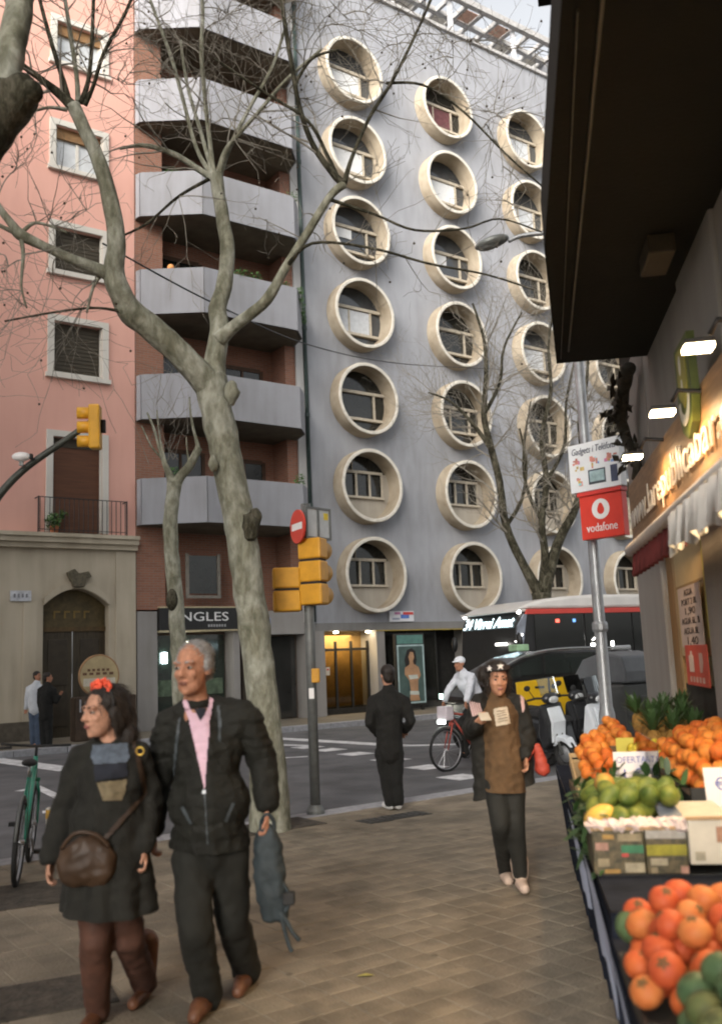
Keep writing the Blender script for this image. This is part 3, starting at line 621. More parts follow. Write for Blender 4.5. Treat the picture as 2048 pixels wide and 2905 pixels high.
pln = empty('street_name_plate', O + U*(-10.98) + N*.03, YAW, 'pale marble street name plate on the beige wall left of arched door', 'sign')
part('plate', M('marble', (.52, .53, .56), .4, .25, 9), pln, (-.28, -.02, 3.53, .24, .02, 3.80))
for k in range(4): part('engraved_letter', M('engraved', (.2, .2, .22), .7), pln, (-.2+k*.1, -.026, 3.62, -.15+k*.1, -.019, 3.72))
# balcony of the door above the cornice
rl = empty('window_balcony', (0, 0, 5.3), 0, parent=pk)
for k in range(19): x = -10.62+k*.128; m = MB(); m.tube([(x, -.30, 0), (x, -.30, .92)], .011, 5); m.build('baluster', m_iron, rl)
m = MB(); m.bar((-10.66, -.30, .93), (-8.27, -.30, .93), .035, .02); m.bar((-10.66, -.30, .08), (-8.27, -.30, .08), .025, .015)
for x in (-10.66, -8.27): m.bar((x, -.30, .93), (x, -.0, .93), .03, .02); m.bar((x, -.3, 0), (x, -.3, .95), .03, .03)
m.build('rail', m_iron, rl)
lp = MB(); leafball(lp, (-10.25, -.2, .32), .22, 140, rb); leafball(lp, (-10.0, -.2, .5), .12, 50, rb); tag(lp.build('potted_leaves', m_plant, rl), kind='stuff'); m = MB(); m.lathe([(.09, 0.0), (.13, .2)], 12, (-10.2, -.16, 0)); m.build('flower_pot', m_pot, rl)
# ================================================================== shop building on the right (local x = away from the street, y = along the pavement)
SROT = -SA
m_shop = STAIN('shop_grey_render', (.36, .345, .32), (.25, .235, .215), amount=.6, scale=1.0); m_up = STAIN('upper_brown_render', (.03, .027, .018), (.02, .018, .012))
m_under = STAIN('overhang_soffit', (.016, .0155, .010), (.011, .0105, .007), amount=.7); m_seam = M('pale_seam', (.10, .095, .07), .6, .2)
m_wood = M('fascia_wood', (.30, .18, .09), .5, .3, 3, stretch=(1, 1, 9)); m_cream = M('cream_panel', (.55, .42, .20), .5, .12, 2)
sh = empty('shop_building', (0, 0, 0), SROT, 'dark building on the right with grey pillars and a deep overhanging first floor', 'building')
WL = 1.35; END = 10.35
# pillars and walls of the ground floor
part('pillar', m_shop, sh, (WL, 8.75, 0, WL+.6, END, 4.6), bevel=.02)
part('pillar', m_shop, sh, (WL-.02, 5.6, 0, WL+.6, 6.78, 4.6), bevel=.02)
part('pillar', m_shop, sh, (WL, -1.0, 0, WL+.6, 2.2, 4.6)); part('pillar', m_shop, sh, (WL, -14, 0, WL+.6, -6, 4.6))
part('lintel_wall', m_shop, sh, (WL+.012, -14, 2.62, WL+.6, END-.01, 4.6))
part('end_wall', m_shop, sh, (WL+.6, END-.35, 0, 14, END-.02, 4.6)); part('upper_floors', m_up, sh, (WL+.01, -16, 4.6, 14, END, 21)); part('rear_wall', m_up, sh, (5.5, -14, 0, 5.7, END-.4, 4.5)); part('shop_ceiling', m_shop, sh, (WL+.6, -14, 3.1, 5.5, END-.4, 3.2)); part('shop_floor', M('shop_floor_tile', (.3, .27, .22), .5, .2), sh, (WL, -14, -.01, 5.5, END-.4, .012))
# overhang with its corner moulding and pale seams
oz = 4.3
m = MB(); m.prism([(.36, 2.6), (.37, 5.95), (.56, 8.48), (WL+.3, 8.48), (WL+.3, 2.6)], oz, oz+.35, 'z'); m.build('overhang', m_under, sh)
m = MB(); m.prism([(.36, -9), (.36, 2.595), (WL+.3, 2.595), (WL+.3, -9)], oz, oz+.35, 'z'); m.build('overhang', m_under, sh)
m = MB(); m.bar((.50, 2.6, oz-.012), (.645, 8.1, oz-.012), .014, .02); m.build('soffit_seam', m_seam, sh)
m = MB(); m.bar((.43, 3.6, oz-.01), (.59, 8.3, oz-.01), .006, .016); m.build('soffit_seam', m_seam, sh)
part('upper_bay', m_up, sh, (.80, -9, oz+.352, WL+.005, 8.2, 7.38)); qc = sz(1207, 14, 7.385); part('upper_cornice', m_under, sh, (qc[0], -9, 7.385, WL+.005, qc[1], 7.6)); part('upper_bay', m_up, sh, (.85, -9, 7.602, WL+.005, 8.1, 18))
# small box under the soffit, its brown painted paler for the lit patch
p = sz(1470, 600, 4.15); part('soffit_box', M('box_lit_brown', (.06, .045, .024), .6, .2), sh, (p[0]-.07, p[1]-.2, 4.17, p[0]+.10, p[1]+.2, 4.298), bevel=.01)
# carved bracket at the far end of the overhang
bkt = empty('carved_bracket', (0, 0, 0), 0, parent=sh); m_bk = M('bracket_stone', (.06, .053, .038), .8, .4, 14, bump=.6, bscale=20)
rk = random.Random(6); m = MB(); P_, R_ = smooth_path([(1.24, 8.75, 4.28), (1.22, 9.1, 4.2), (1.2, 9.35, 3.98), (1.24, 9.38, 3.75), (1.28, 9.25, 3.55), (1.28, 9.12, 3.42), (1.25, 9.18, 3.30)], [.07, .07, .06, .05, .04, .03, .02], 6); m.tube(P_, R_, 10, wob=.5); m.build('scroll', m_bk, bkt, True)
for i in range(70):
    q_ = Vector(P_[rk.randrange(3, len(P_)-9)])+Vector((rk.uniform(-.13, .05), rk.uniform(-.14, .14), rk.uniform(-.12, .12))); d_ = Vector((rk.gauss(-.3, .5), rk.gauss(0, .8), rk.gauss(-.2, .8))).normalized(); e_ = d_.orthogonal().normalized()
    m = MB(); m.add([q_, q_+d_*.07+e_*.035, q_+d_*.15, q_+d_*.07-e_*.035, q_+d_*.07+d_.cross(e_)*.03], [(0, 1, 4), (1, 2, 4), (2, 3, 4), (3, 0, 4), (0, 3, 2, 1)]); m.build('carved_leaf', m_bk, bkt)
# fascia with letters
fa = empty('shop_fascia', (WL-.16, 0, 0), 0, parent=sh)
part('fascia_board', m_wood, fa, (0, 2.3, 2.62, .158, 9.2, 3.24), bevel=.02)
lt = M('fascia_letter', (.78, .74, .66), .4, .05)
body = 'www.larepublicabar.com'; xs = [9.05-i*.0 for i in range(1)]
me = text_mesh(body, .33, .004, width=4.7); me.materials.clear(); me.materials.append(lt)
o = bpy.data.objects.new('lettering', me); o.matrix_local = Matrix(((0, 0, -1, -.02), (-1, 0, 0, 6.68), (0, 1, 0, 2.90), (0, 0, 0, 1))); link(o, fa)
# hanging pennant logo: yellow green shield with a pale ring
pn = empty('shield_sign', (WL-.20, 0, 0), 0, parent=sh)
def wallprism(pts, x0, x1, name, mat, par): m = MB(); m.prism(pts, x0, x1, 'x'); return m.build(name, mat, par)
a0 = slat(1541, 900, WL-.2)[1]
wallprism([(a0+.22, 3.56), (a0+.23, 3.16), (a0+.16, 3.02), (a0+.02, 2.95), (a0-.15, 3.02), (a0-.22, 3.16), (a0-.21, 3.56)], -.012, .035, 'shield', M('shield_green', (.09, .12, .02), .5, .3, 4), pn)
wallprism([(a0+.14, 3.52), (a0+.14, 3.24), (a0+.0, 3.14), (a0-.13, 3.24), (a0-.13, 3.52)], -.018, -.013, 'shield_field', M('shield_yellow', (.30, .28, .04), .5, .3, 6), pn)
arc = [(a0+.18*math.cos(t), 3.2-.17*math.sin(t)) for t in [math.pi*k/10 for k in range(11)]]+[(a0+.11*math.cos(t), 3.2-.10*math.sin(t)) for t in [math.pi*k/10 for k in range(10, -1, -1)]]
m = MB()
for k in range(10): m.add([(-.019, *arc[k]), (-.019, *arc[k+1]), (-.019, *arc[20-k]), (-.019, *arc[21-k])], [(0, 1, 2, 3)])
m.build('shield_ring', M('shield_white', (.6, .6, .52), .5), pn)
for (y, z, r) in ((a0+.04, 3.42, .05), (a0+.02, 3.29, .03)): m = MB(); m.ell((-.019, y, z), (.004, r*.7, r*1.3), 12, 8); m.build('shield_mark', MATS['shield_white'], pn)
# three flood lamps on arms over the fascia
m_lampb = M('lamp_housing', (.03, .03, .03), .4, .2, metal=.5); m_led = EM('led_panel', (1, .78, .48), 16)
for i, q in enumerate(((1565, 775), (1485, 922), (1418, 1022), (1700, 480))):
    L, A, Z = slat(*q, .96)
    t = empty('flood_lamp', Vector(SR)*L + Vector(SD)*A + Vector((0, 0, Z)), SROT, ['lit flood lamp nearest the camera above the shop fascia', 'lit flood lamp in the middle of the row above the fascia', 'lit flood lamp farthest along the fascia beside the hanging signs', 'lit flood lamp over the near end of the shop fascia'][i], 'lamp', 'flood lamps over the shop fascia')
    part('housing', m_lampb, t, (-.07, -.055, .0, .07, .055, .025), bevel=.006)
    part('lens', m_led, t, (-.066, -.05, -.022, .066, .05, -.002))
    m = MB(); m.tube([(.06, 0, .05), (.1, 0, .12), (.26, 0, .10), (.40, 0, -.02)], .014, 8); m.build('arm', m_lampb, t, True)
    l = bpy.data.lights.new('flood', 'AREA'); l.energy = 5.0; l.size = .13; l.size_y = .10; l.shape = 'RECTANGLE'; l.color = (1, .60, .28)
    lo_ = bpy.data.objects.new('flood', l); lo_.location = (0, 0, -.03); lo_.rotation_euler = (0, rad(-12), 0); link(lo_, t)
# door zone: frame, cream panel, papers
dz = empty('shop_entrance', (0, 0, 0), 0, parent=sh)
part('door_post', M('orange_timber', (.30, .16, .045), .5, .25, 6, stretch=(1, 1, .2)), dz, (WL+.05, 8.45, 0, WL+.18, 8.74, 2.62)); part('door_edge', m_gframe, dz, (WL+.06, 8.28, 0, WL+.16, 8.44, 2.62)); part('thin_post', M('tan_timber', (.42, .27, .11), .5), dz, (WL+.02, 8.16, 0, WL+.1, 8.26, 2.62))
part('side_panel', m_cream, dz, (WL+.02, 6.79, 1.62, WL+.07, 8.15, 2.61)); part('side_panel_low', M('dark_crates', (.03, .028, .02), .8, .3), dz, (WL+.03, 6.79, .0, WL+.07, 8.15, 1.4)); part('panel_strip', M('yellow_strip', (.55, .48, .08), .5, .2), dz, (WL+.005, 6.80, 1.75, WL+.018, 6.93, 2.55)); part('panel_joint', M('tan_line', (.3, .2, .08), .6), dz, (WL+.012, 6.95, 2.16, WL+.019, 8.1, 2.18))
part('inner_wall', M('inside_warm', (.42, .33, .16), .7, .3, 2), dz, (WL+1.6, 2.3, 0, WL+1.65, 9.6, 3.05))
for k in range(5): part('wall_shelf', M('shelf_wood', (.25, .15, .07), .6), dz, (WL+1.25, 2.4, .5+k*.5, WL+1.598, 5.5, .53+k*.5))
il = bpy.data.lights.new('assumed_shop_light', 'AREA'); il.energy = 22; il.size = 1.0; il.color = (1, .76, .42); io = bpy.data.objects.new('assumed_shop_light', il); io.location = (WL+.9, 4.4, 2.98); link(io, dz)  # added light, assumed from the yellow lit interior
part('assumed_ceiling_lamp', EM('assumed_ceiling_tube', (1, .85, .55), 8), dz, (WL+.85, 3.9, 3.0, WL+.95, 5.0, 3.04))  # unseen ceiling lamp, assumed from the yellow lit interior
# price paper
pp = empty('price_poster', Vector(SR)*(WL-.015) + Vector(SD)*7.42 + Vector((0, 0, 1.9)), SROT, 'white handwritten water price sheet taped to the cream shop panel', 'poster')
part('sheet', M('poster_paper', (.60, .50, .44), .8, .1, 5), pp, (-.004, -.44, -.21, .0, .44, .25))
ink = M('ink', (.05, .035, .03), .8)
def wt(body, size, z, w, par=pp, x=-.006, mat=ink, y=0.0, d=.001):
    me = text_mesh(body, size, d, width=w); me.materials.clear(); me.materials.append(mat)
    o = bpy.data.objects.new('lettering', me); o.matrix_local = Matrix(((0, 0, -1, x), (-1, 0, 0, y), (0, 1, 0, z), (0, 0, 0, 1))); return link(o, par)
for b_t, z, w_, s_ in (('AGUA', .20, .34, .07), ('PORT 2 8L', .13, .62, .07), ('1,90', .06, .4, .075), ('AGUA 6L. B', -.015, .72, .07), ('AGUA 8L', -.09, .6, .07), ('1,40', -.165, .42, .085)): wt(b_t, s_, z, w_)
rs = empty('red_extinguisher_sign', Vector(SR)*(WL-.02) + Vector(SD)*7.32 + Vector((0, 0, 1.555)), SROT, 'red sign with white extinguisher pictogram under the price sheet', 'sign')
part('board', M('sign_red2', (.62, .07, .03), .5, .12), rs, (-.004, -.43, -.15, 0, .43, .15)); wh = M('sign_white2', (.75, .62, .52), .5)
wallprism([(.28, .07), (.28, -.05), (.10, -.05), (.10, .07), (.15, .08), (.15, .105), (.21, .105), (.21, .08)], -.006, -.0045, 'pictogram', wh, rs); wallprism([(-.12, .09), (-.12, -.05), (-.2, -.05), (-.26, .02), (-.24, .09)], -.006, -.0045, 'pictogram', M('sign_pale', (.65, .4, .32), .5), rs)
for k in range(5): part('small_letter', MATS['sign_pale'], rs, (-.006, .22-k*.12, -.125, -.0045, .29-k*.12, -.085))
# awning
aw = empty('shop_awning', Vector(SR)*0 + Vector((0, 0, 0)), SROT, 'rolled awning with white front bar, maroon drop and scalloped valance over the fruit stall', 'awning')
AB = .90
m_awn = M('awning_white', (.66, .65, .62), .7, .1, 6); m_maroonc = M('awning_maroon', (.16, .03, .028), .85, .25, 6)
m = MB(); m.tube([(AB, 7.15, 2.41), (AB, 1.4, 2.41)], .042, 12); m.build('front_bar', m_awn, aw, True)
m = MB(); m.quad((AB, 7.1, 2.435), (AB, 1.4, 2.435), (WL-.17, 1.4, 2.60), (WL-.17, 7.1, 2.60)); m.quad((AB, 7.1, 2.428), (AB, 1.4, 2.428), (WL-.17, 1.4, 2.592), (WL-.17, 7.1, 2.592)); m.build('cloth', m_awn, aw)
m = MB(); n = 40
def valance(y0, y1, z0, depth, sc, name, mat, x=AB-.02):
    m = MB(); n = max(8, int((y0-y1)/.04)); pts = []
    for i in range(n+1):
        y = y0+(y1-y0)*i/n; w_ = .014*math.sin(i*1.3); dz_ = depth-sc*abs(math.sin(math.pi*(y0-y)/.30)); pts.append(((x+w_, y, z0), (x+w_*2.2-.01, y, z0-dz_)))
    for (a, b), (c, d) in zip(pts[:-1], pts[1:]): m.add([a, c, d, b, (a[0]+.006, a[1], a[2]), (c[0]+.006, c[1], c[2]), (d[0]+.006, d[1], d[2]), (b[0]+.006, b[1], b[2])], [(0,1,2,3),(4,7,6,5),(3,2,6,7)])
    return m.build(name, mat, aw, True)
valance(5.1, 1.4, 2.38, .22, .05, 'scalloped_valance', m_awn, AB-.05); valance(7.1, 5.0, 2.385, .17, .0, 'maroon_valance', m_maroonc, AB+.01)
for y in (6.9, 2.0): m = MB(); m.tube([(AB, y, 2.42), (WL-.15, y, 2.58)], .016, 6); m.build('arm', m_lampb, aw)
# assumed tube lamp, unseen, added under the awning to light the fruit
tl = empty('assumed_tube_lamp', Vector(SR)*1.12 + Vector(SD)*3.9 + Vector((0, 0, 2.46)), SROT, 'lit tube lamp slung under the awning over the fruit', 'lamp')
part('tube', EM('assumed_awning_tube', (1, .82, .55), 9), tl, (-.025, -.9, -.05, .025, .9, -.012)); part('batten', m_awn, tl, (-.04, -.95, -.01, .04, .95, .02))
l = bpy.data.lights.new('tube', 'AREA'); l.shape = 'RECTANGLE'; l.size = .1; l.size_y = 2.0; l.energy = 17; l.color = (1, .70, .38); lo_ = bpy.data.objects.new('tube', l); lo_.location = (0, 0, -.06); lo_.rotation_euler = (0, rad(22), 0); link(lo_, tl)  # light of the assumed lamp, brightens the fruit

# ================================================================== unseen block left of and behind the viewer, added to shade the street
nb = empty('shading_block', (0, 0, 0), SROT, 'tall plain apartment block across the side street, outside the picture on the left', 'building')
part('wall', STAIN('block_render', (.33, .30, .26), (.25, .22, .19)), nb, (-24, -30, -.1, -8.5, 3.5, 23)); part('roof_slab', m_conc, nb, (-24.3, -30.3, 23, -8.2, 3.8, 23.4))
for k in range(6):
    for j in range(6): part('window', m_glass, nb, (-8.52, -26+k*4.8, 3.6+j*3.1, -8.48, -24.6+k*4.8, 5.4+j*3.1))
# ================================================================== trees
BARKP = BARK('plane_bark', (.17, .165, .12), (.25, .246, .19), (.37, .367, .31), 3.0); BARKD = BARK('dark_bark', (.022, .02, .013), (.05, .046, .03), (.11, .10, .075), 7)
m_twig = M('twig_bark', (.22, .20, .165), .9, .3, 10); m_ball = M('seed_ball', (.06, .045, .03), .95, .3)
REC = []
def limb(tree, pix, name='branch', mat=None, n=10, wob=.10):
    """pix: (x, y, distance ahead, half width in view px)"""
    base = tree.location; pts = [at(x, y, d)-base for x, y, d, r in pix]; rs = [r*d/FPX for x, y, d, r in pix]
    p, r = smooth_path(pts, rs); m = MB(); m.tube(p, r, n, wob=wob); REC.append((tree, p, r)); return m.build(name, mat or BARKP, tree, True), p, r
def twig(mb, p, d, L, r, depth, rnd, balls=None, spread=.75, gravity=0.0):
    n = max(3, int(L/.16)); pts = [p]; rs = [r]; q = p.copy(); dd = d.normalized()
    for i in range(n):
        dd = (dd+Vector((rnd.gauss(0, .17), rnd.gauss(0, .17), rnd.gauss(0, .17)+gravity))).normalized(); q = q+dd*L/n; pts.append(q.copy()); rs.append(max(.0022, r*(1-.8*(i+1)/n)))
        if depth > 0 and i > 0 and rnd.random() < (.72 if depth > 1 else .6):
            a = dd.orthogonal().normalized(); b = dd.cross(a); th = rnd.random()*6.283
            nd = (dd*rnd.uniform(.5, 1.0)+(a*math.cos(th)+b*math.sin(th))*spread).normalized()
            twig(mb, q.copy(), nd, L*rnd.uniform(.35, .62), max(.0026, rs[-1]*.62), depth-1, rnd, balls, spread, gravity)
    mb.tube(pts, rs, 4 if r > .008 else 3, cap=False)
    if balls is not None and rnd.random() < .05:
        e = pts[-1]; balls.ell(e-Vector((0, 0, .03)), (.014, .014, .014), 6, 4)
# ---- the big plane tree at the kerb
tb_ = gnd(600, 1862)
t1 = empty('plane_tree', tb_, 0, 'big pale barked plane tree leaning left, forking over the couple', 'tree'); D0 = tb_.y
limb(t1, [(608, 1875, D0, 50), (606, 1820, D0, 44), (596, 1640, D0, 36), (575, 1450, D0, 35), (550, 1260, D0, 35), (528, 1130, D0, 35), (505, 1010, D0, 35), (488, 930, D0, 36), (477, 875, D0, 38), (472, 845, D0, 36)], 'trunk', n=20, wob=.13)
r1 = random.Random(3); tw = MB(); balls = MB()
for (x, y, dx, r) in ((562, 1180, -.15, 22), (572, 1160, -.12, 16), (520, 880, -.22, 18), (478, 1040, -.2, 12)):   # burrs and old cuts
    m = MB(); m.ell(at(x, y, D0+dx)-tb_, (r*D0/FPX*.9, r*D0/FPX*.7, r*D0/FPX*1.5), 12, 8)
    for i, v in enumerate(m.v): q = Vector(v); c = at(x, y, D0+dx)-tb_; m.v[i] = tuple(c+(q-c)*(1+.35*mnoise.noise(q*14)))
    m.build('burr', BARKD if x > 550 else BARKP, t1, True)
A_, pa, ra = limb(t1, [(478, 880, D0, 34), (440, 830, D0-.1, 31), (395, 785, D0-.2, 30), (340, 735, D0-.3, 31), (295, 700, D0-.4, 30), (272, 660, D0-.5, 27), (255, 610, D0-.55, 25), (262, 550, D0-.6, 22), (250, 460, D0-.6, 20), (225, 370, D0-.6, 18), (190, 290, D0-.6, 17), (165, 235, D0-.6, 17)])
B_, _, _ = limb(t1, [(476, 880, D0, 30), (484, 800, D0+.1, 24), (492, 740, D0+.1, 23), (488, 690, D0+.15, 21), (502, 640, D0+.2, 19), (510, 560, D0+.2, 17), (500, 490, D0+.2, 16), (490, 430, D0+.25, 16), (485, 390, D0+.25, 16)])
C_, _, _ = limb(t1, [(490, 762, D0+.05, 20), (520, 735, D0, 15), (560, 705, D0-.1, 14), (600, 670, D0-.15, 13), (640, 600, D0-.2, 10.5), (690, 520, D0-.2, 10), (740, 440, D0-.25, 9.5), (772, 412, D0-.25, 10)])
limb(t1, [(262, 628, D0-.5, 17), (225, 605, D0-.6, 15), (160, 580, D0-.7, 12), (100, 552, D0-.8, 11), (45, 525, D0-.9, 14), (25, 500, D0-.95, 10), (-10, 455, D0-1.0, 8)])
# shoots from the pollard heads
def shoot(pix, nm='shoot', mat=None, n=6, tws=7, tl=.55, depth=2):
    o, p, r = limb(t1, pix, nm, mat or BARKP, n, .06)
    for k in range(tws):
        i = r1.randrange(len(p)//4, len(p)-1); d = (p[i+1]-p[i]).normalized(); a = d.orthogonal().normalized(); b = d.cross(a); th = r1.random()*6.283
        twig(tw, p[i].copy(), d*.8+(a*math.cos(th)+b*math.sin(th)), r1.uniform(.6, 1.5)*tl*1.6, max(.004, r[i]*.4), depth, r1, balls)
E_ = D0-.6
shoot([(165, 240, E_, 16), (140, 215, E_, 12), (90, 175, E_-.1, 8), (45, 140, E_-.2, 7), (0, 95, E_-.3, 6)], mat=BARKD)
shoot([(155, 225, E_, 8), (142, 180, E_, 7), (120, 110, E_, 6), (100, 40, E_, 5.5), (85, -20, E_, 5)], mat=BARKD); shoot([(175, 225, E_, 8), (172, 170, E_+.1, 6), (160, 90, E_+.2, 6), (145, -10, E_+.2, 5)])
shoot([(182, 230, E_, 8), (198, 180, E_, 6), (206, 100, E_, 5.5), (210, -10, E_, 5)], mat=BARKD); shoot([(190, 235, E_, 7), (210, 190, E_-.1, 5), (232, 120, E_-.2, 5), (275, 40, E_-.3, 4.5), (300, -15, E_-.3, 4)], mat=BARKD)
shoot([(150, 245, E_, 6), (110, 240, E_-.1, 4), (70, 250, E_-.1, 3)], tws=4); shoot([(230, 610, D0-.55, 8), (210, 640, D0-.6, 4), (195, 700, D0-.7, 3)], tws=5)
shoot([(45, 525, D0-.9, 7), (52, 570, D0-.9, 5), (48, 640, D0-1, 3), (60, 690, D0-1, 2.5)], tws=6); shoot([(45, 525, D0-.9, 6), (75, 500, D0-.9, 4), (110, 505, D0-.9, 3.5), (150, 520, D0-1, 3)], tws=5); shoot([(40, 525, D0-.9, 6), (0, 505, D0-1, 5), (-30, 490, D0-1, 4)], tws=2)
F_ = D0+.25
shoot([(482, 400, F_, 13), (455, 385, F_, 8), (400, 350, F_-.1, 7), (350, 330, F_-.2, 6), (312, 325, F_-.2, 5), (270, 332, F_-.3, 3)]); shoot([(480, 395, F_, 8), (472, 330, F_, 6), (462, 240, F_+.1, 6), (452, 120, F_+.1, 6), (455, 30, F_+.1, 5), (450, -30, F_, 5)])
shoot([(490, 390, F_, 9), (505, 340, F_, 7), (535, 300, F_-.1, 6), (580, 250, F_-.2, 5), (640, 180, F_-.3, 4.5), (720, 110, F_-.4, 3.5)]); shoot([(492, 395, F_, 8), (515, 330, F_+.1, 6), (560, 240, F_+.2, 5), (610, 150, F_+.2, 4), (640, 60, F_+.2, 4)])
shoot([(478, 398, F_, 7), (440, 330, F_+.1, 5), (410, 220, F_+.2, 5), (385, 130, F_+.2, 5), (352, 40, F_+.3, 4), (330, -20, F_+.3, 4)]); shoot([(478, 395, F_, 6), (452, 300, F_+.2, 5), (420, 190, F_+.3, 4), (405, 90, F_+.3, 4)])
shoot([(470, 400, F_, 5), (400, 440, F_-.2, 3.4), (330, 500, F_-.3, 3), (270, 530, F_-.3, 2.6)], mat=BARKD, tws=4)
G_ = D0-.25
shoot([(770, 412, G_, 10), (740, 380, G_, 8), (700, 320, G_, 7), (672, 240, G_, 6.5), (655, 150, G_, 6), (640, 60, G_, 6), (630, -20, G_, 5)], mat=BARKD); shoot([(772, 410, G_, 8), (790, 350, G_+.1, 5.5), (830, 260, G_+.2, 5), (880, 180, G_+.2, 4.5), (930, 80, G_+.3, 4), (970, -10, G_+.3, 3.5)], mat=BARKD)
shoot([(765, 415, G_, 6), (735, 350, G_, 5), (690, 270, G_-.1, 4), (600, 210, G_-.2, 3.5), (480, 130, G_-.3, 3)], mat=BARKD, tws=5); shoot([(660, 190, G_, 5), (700, 130, G_, 3.5), (760, 110, G_-.1, 3)], mat=BARKD, tws=4); shoot([(866, 185, G_+.2, 4), (950, 190, G_+.3, 3.4), (1040, 250, G_+.4, 3), (1140, 350, G_+.5, 2.6), (1220, 420, G_+.6, 2)], mat=BARKD, tws=8)
shoot([(640, 600, D0-.2, 6), (700, 545, D0-.4, 3.5), (830, 555, D0-.5, 3.2), (960, 590, D0-.6, 3), (1090, 615, D0-.6, 2.4), (1200, 650, D0-.6, 2)], mat=BARKD, tws=7)
shoot([(735, 445, G_, 5), (840, 480, G_, 3.2), (930, 515, G_, 3), (1040, 512, G_, 2.6), (1120, 490, G_, 2.2), (1215, 520, G_, 1.8)], mat=BARKD, tws=7); shoot([(300, 705, D0-.4, 5), (220, 690, D0-.6, 3), (120, 700, D0-.7, 2.6), (10, 720, D0-.8, 2.2)], mat=BARKD, tws=8)
SRC = [(0, q) for (t_, p_, r_) in REC if t_ is t1 for q, rr0 in zip(p_[len(p_)//3:], r_[len(p_)//3:]) if rr0 < .06]
# twiggy haze in front of the upper walls: tips of the high shoots hanging back into view
for (x, y, d, n, L) in ((60, 420, 9.3, 7, .8), (60, 620, 9.2, 8, .7), (260, 140, 9.6, 7, .8), (380, 60, 10.2, 8, .9), (560, 60, 10.3, 9, .9), (700, 60, 10.1, 10, .9), (820, 40, 10.1, 10, .9), (900, 140, 10.2, 9, .8), (1000, 60, 10.4, 10, .9), (1120, 260, 10.5, 10, .7), (1180, 120, 10.6, 8, .8), (780, 180, 10.1, 9, .7), (620, 330, 10.2, 8, .6), (880, 400, 10, 6, .6), (1120, 420, 10.6, 9, .6), (560, 500, 10.3, 5, .5), (180, 420, 9.4, 6, .6), (700, 520, 10, 6, .5), (850, 620, 10, 4, .4), (430, 200, 10.4, 7, .7), (660, 20, 10.2, 9, .8), (760, 20, 10.2, 9, .8), (880, 30, 10.3, 9, .8), (960, 130, 10.4, 8, .7), (1060, 150, 10.5, 8, .7), (520, 20, 10.3, 8, .8), (700, 200, 10.2, 8, .6), (330, 180, 9.9, 6, .6), (100, 330, 9.3, 6, .7), (1180, 330, 10.6, 8, .6)):
    for k in range(max(3, int(n*.65))):
        p = at(x+r1.uniform(-70, 70), y+r1.uniform(-60, 60), d+r1.uniform(-.4, .4))-tb_
        best = min((((q-p).length, i, q) for i, (_, q) in enumerate(SRC)), key=lambda t_: t_[0])
        q = best[2]; L0 = best[0]; dr = p-q; sd = dr.orthogonal().normalized()*L0*r1.uniform(-.18, .18)+Vector((0, 0, .10*L0))
        pp, rr_ = smooth_path([q, q+dr*.35+sd, q+dr*.72+sd*.7, p], [.0075, .0062, .005, .004], 4); tw.tube(pp, rr_, 4, cap=False)
        for j in range(2, len(pp)-1, 2): SRC.append((0, pp[j]))
        twig(tw, p, dr.normalized()+Vector((r1.gauss(0, .4), r1.gauss(0, .3), r1.gauss(.1, .4))), L*r1.uniform(.5, 1.0), .0042, 2, r1, balls, .8)
        for j in (3, 6, 9): twig(tw, pp[j].copy(), dr.normalized()*.6+Vector((r1.gauss(0, .7), r1.gauss(0, .4), r1.gauss(0, .7))), L*r1.uniform(.3, .7), .0042, 1, r1, balls, .8)
tag(tw.build('twigs', m_twig, t1), kind='stuff'); tag(balls.build('seed_balls', m_ball, t1), kind='stuff')
# ---- slender pollarded tree behind the couple
tb2 = gnd(405, 1760, -.0); tb2 = at(408, 1712, 14.2); tb2.z = -.12
t2 = empty('slender_tree', tb2, 0, 'slender pollarded street tree with two stub arms in front of the shop fascia', 'tree'); d2 = 14.2; tw = MB()
limb(t2, [(410, 1735, d2, 22), (408, 1650, d2, 18), (402, 1500, d2, 17), (398, 1400, d2, 18), (390, 1300, d2, 17), (382, 1200, d2, 17), (385, 1140, d2, 16), (392, 1085, d2, 17)], 'trunk', n=14, wob=.15)
limb(t2, [(392, 1090, d2, 15), (405, 1068, d2, 11), (425, 1045, d2, 10), (438, 1020, d2, 9), (446, 1004, d2, 9)]); limb(t2, [(388, 1085, d2, 13), (378, 1060, d2, 8), (362, 1020, d2, 4), (345, 960, d2, 3), (330, 925, d2, 2)])
for p in ([(446, 1006, d2, 6), (436, 970, d2, 3.4), (428, 930, d2, 3), (425, 890, d2, 2)], [(375, 1050, d2, 5), (360, 990, d2, 2.6), (352, 920, d2, 2)], [(366, 1030, d2, 4), (340, 1000, d2, 2.4), (318, 955, d2, 1.6)], [(425, 1045, d2, 4), (420, 1010, d2, 2), (418, 980, d2, 1.6)]): limb(t2, p, 'shoot', BARKP, 5)
r2 = random.Random(9)
for k in range(16): twig(tw, at(r2.uniform(330, 440), r2.uniform(900, 1040), d2)-tb2, Vector((r2.gauss(0, .5), r2.gauss(0, .4), 1)), .8, .006, 1, r2)
tag(tw.build('twigs', m_twig, t2), kind='stuff'); m = MB(); m.ell(at(386, 1345, d2-.1)-tb2, (.09, .08, .17), 10, 8); m.build('burr', BARKD, t2, True)
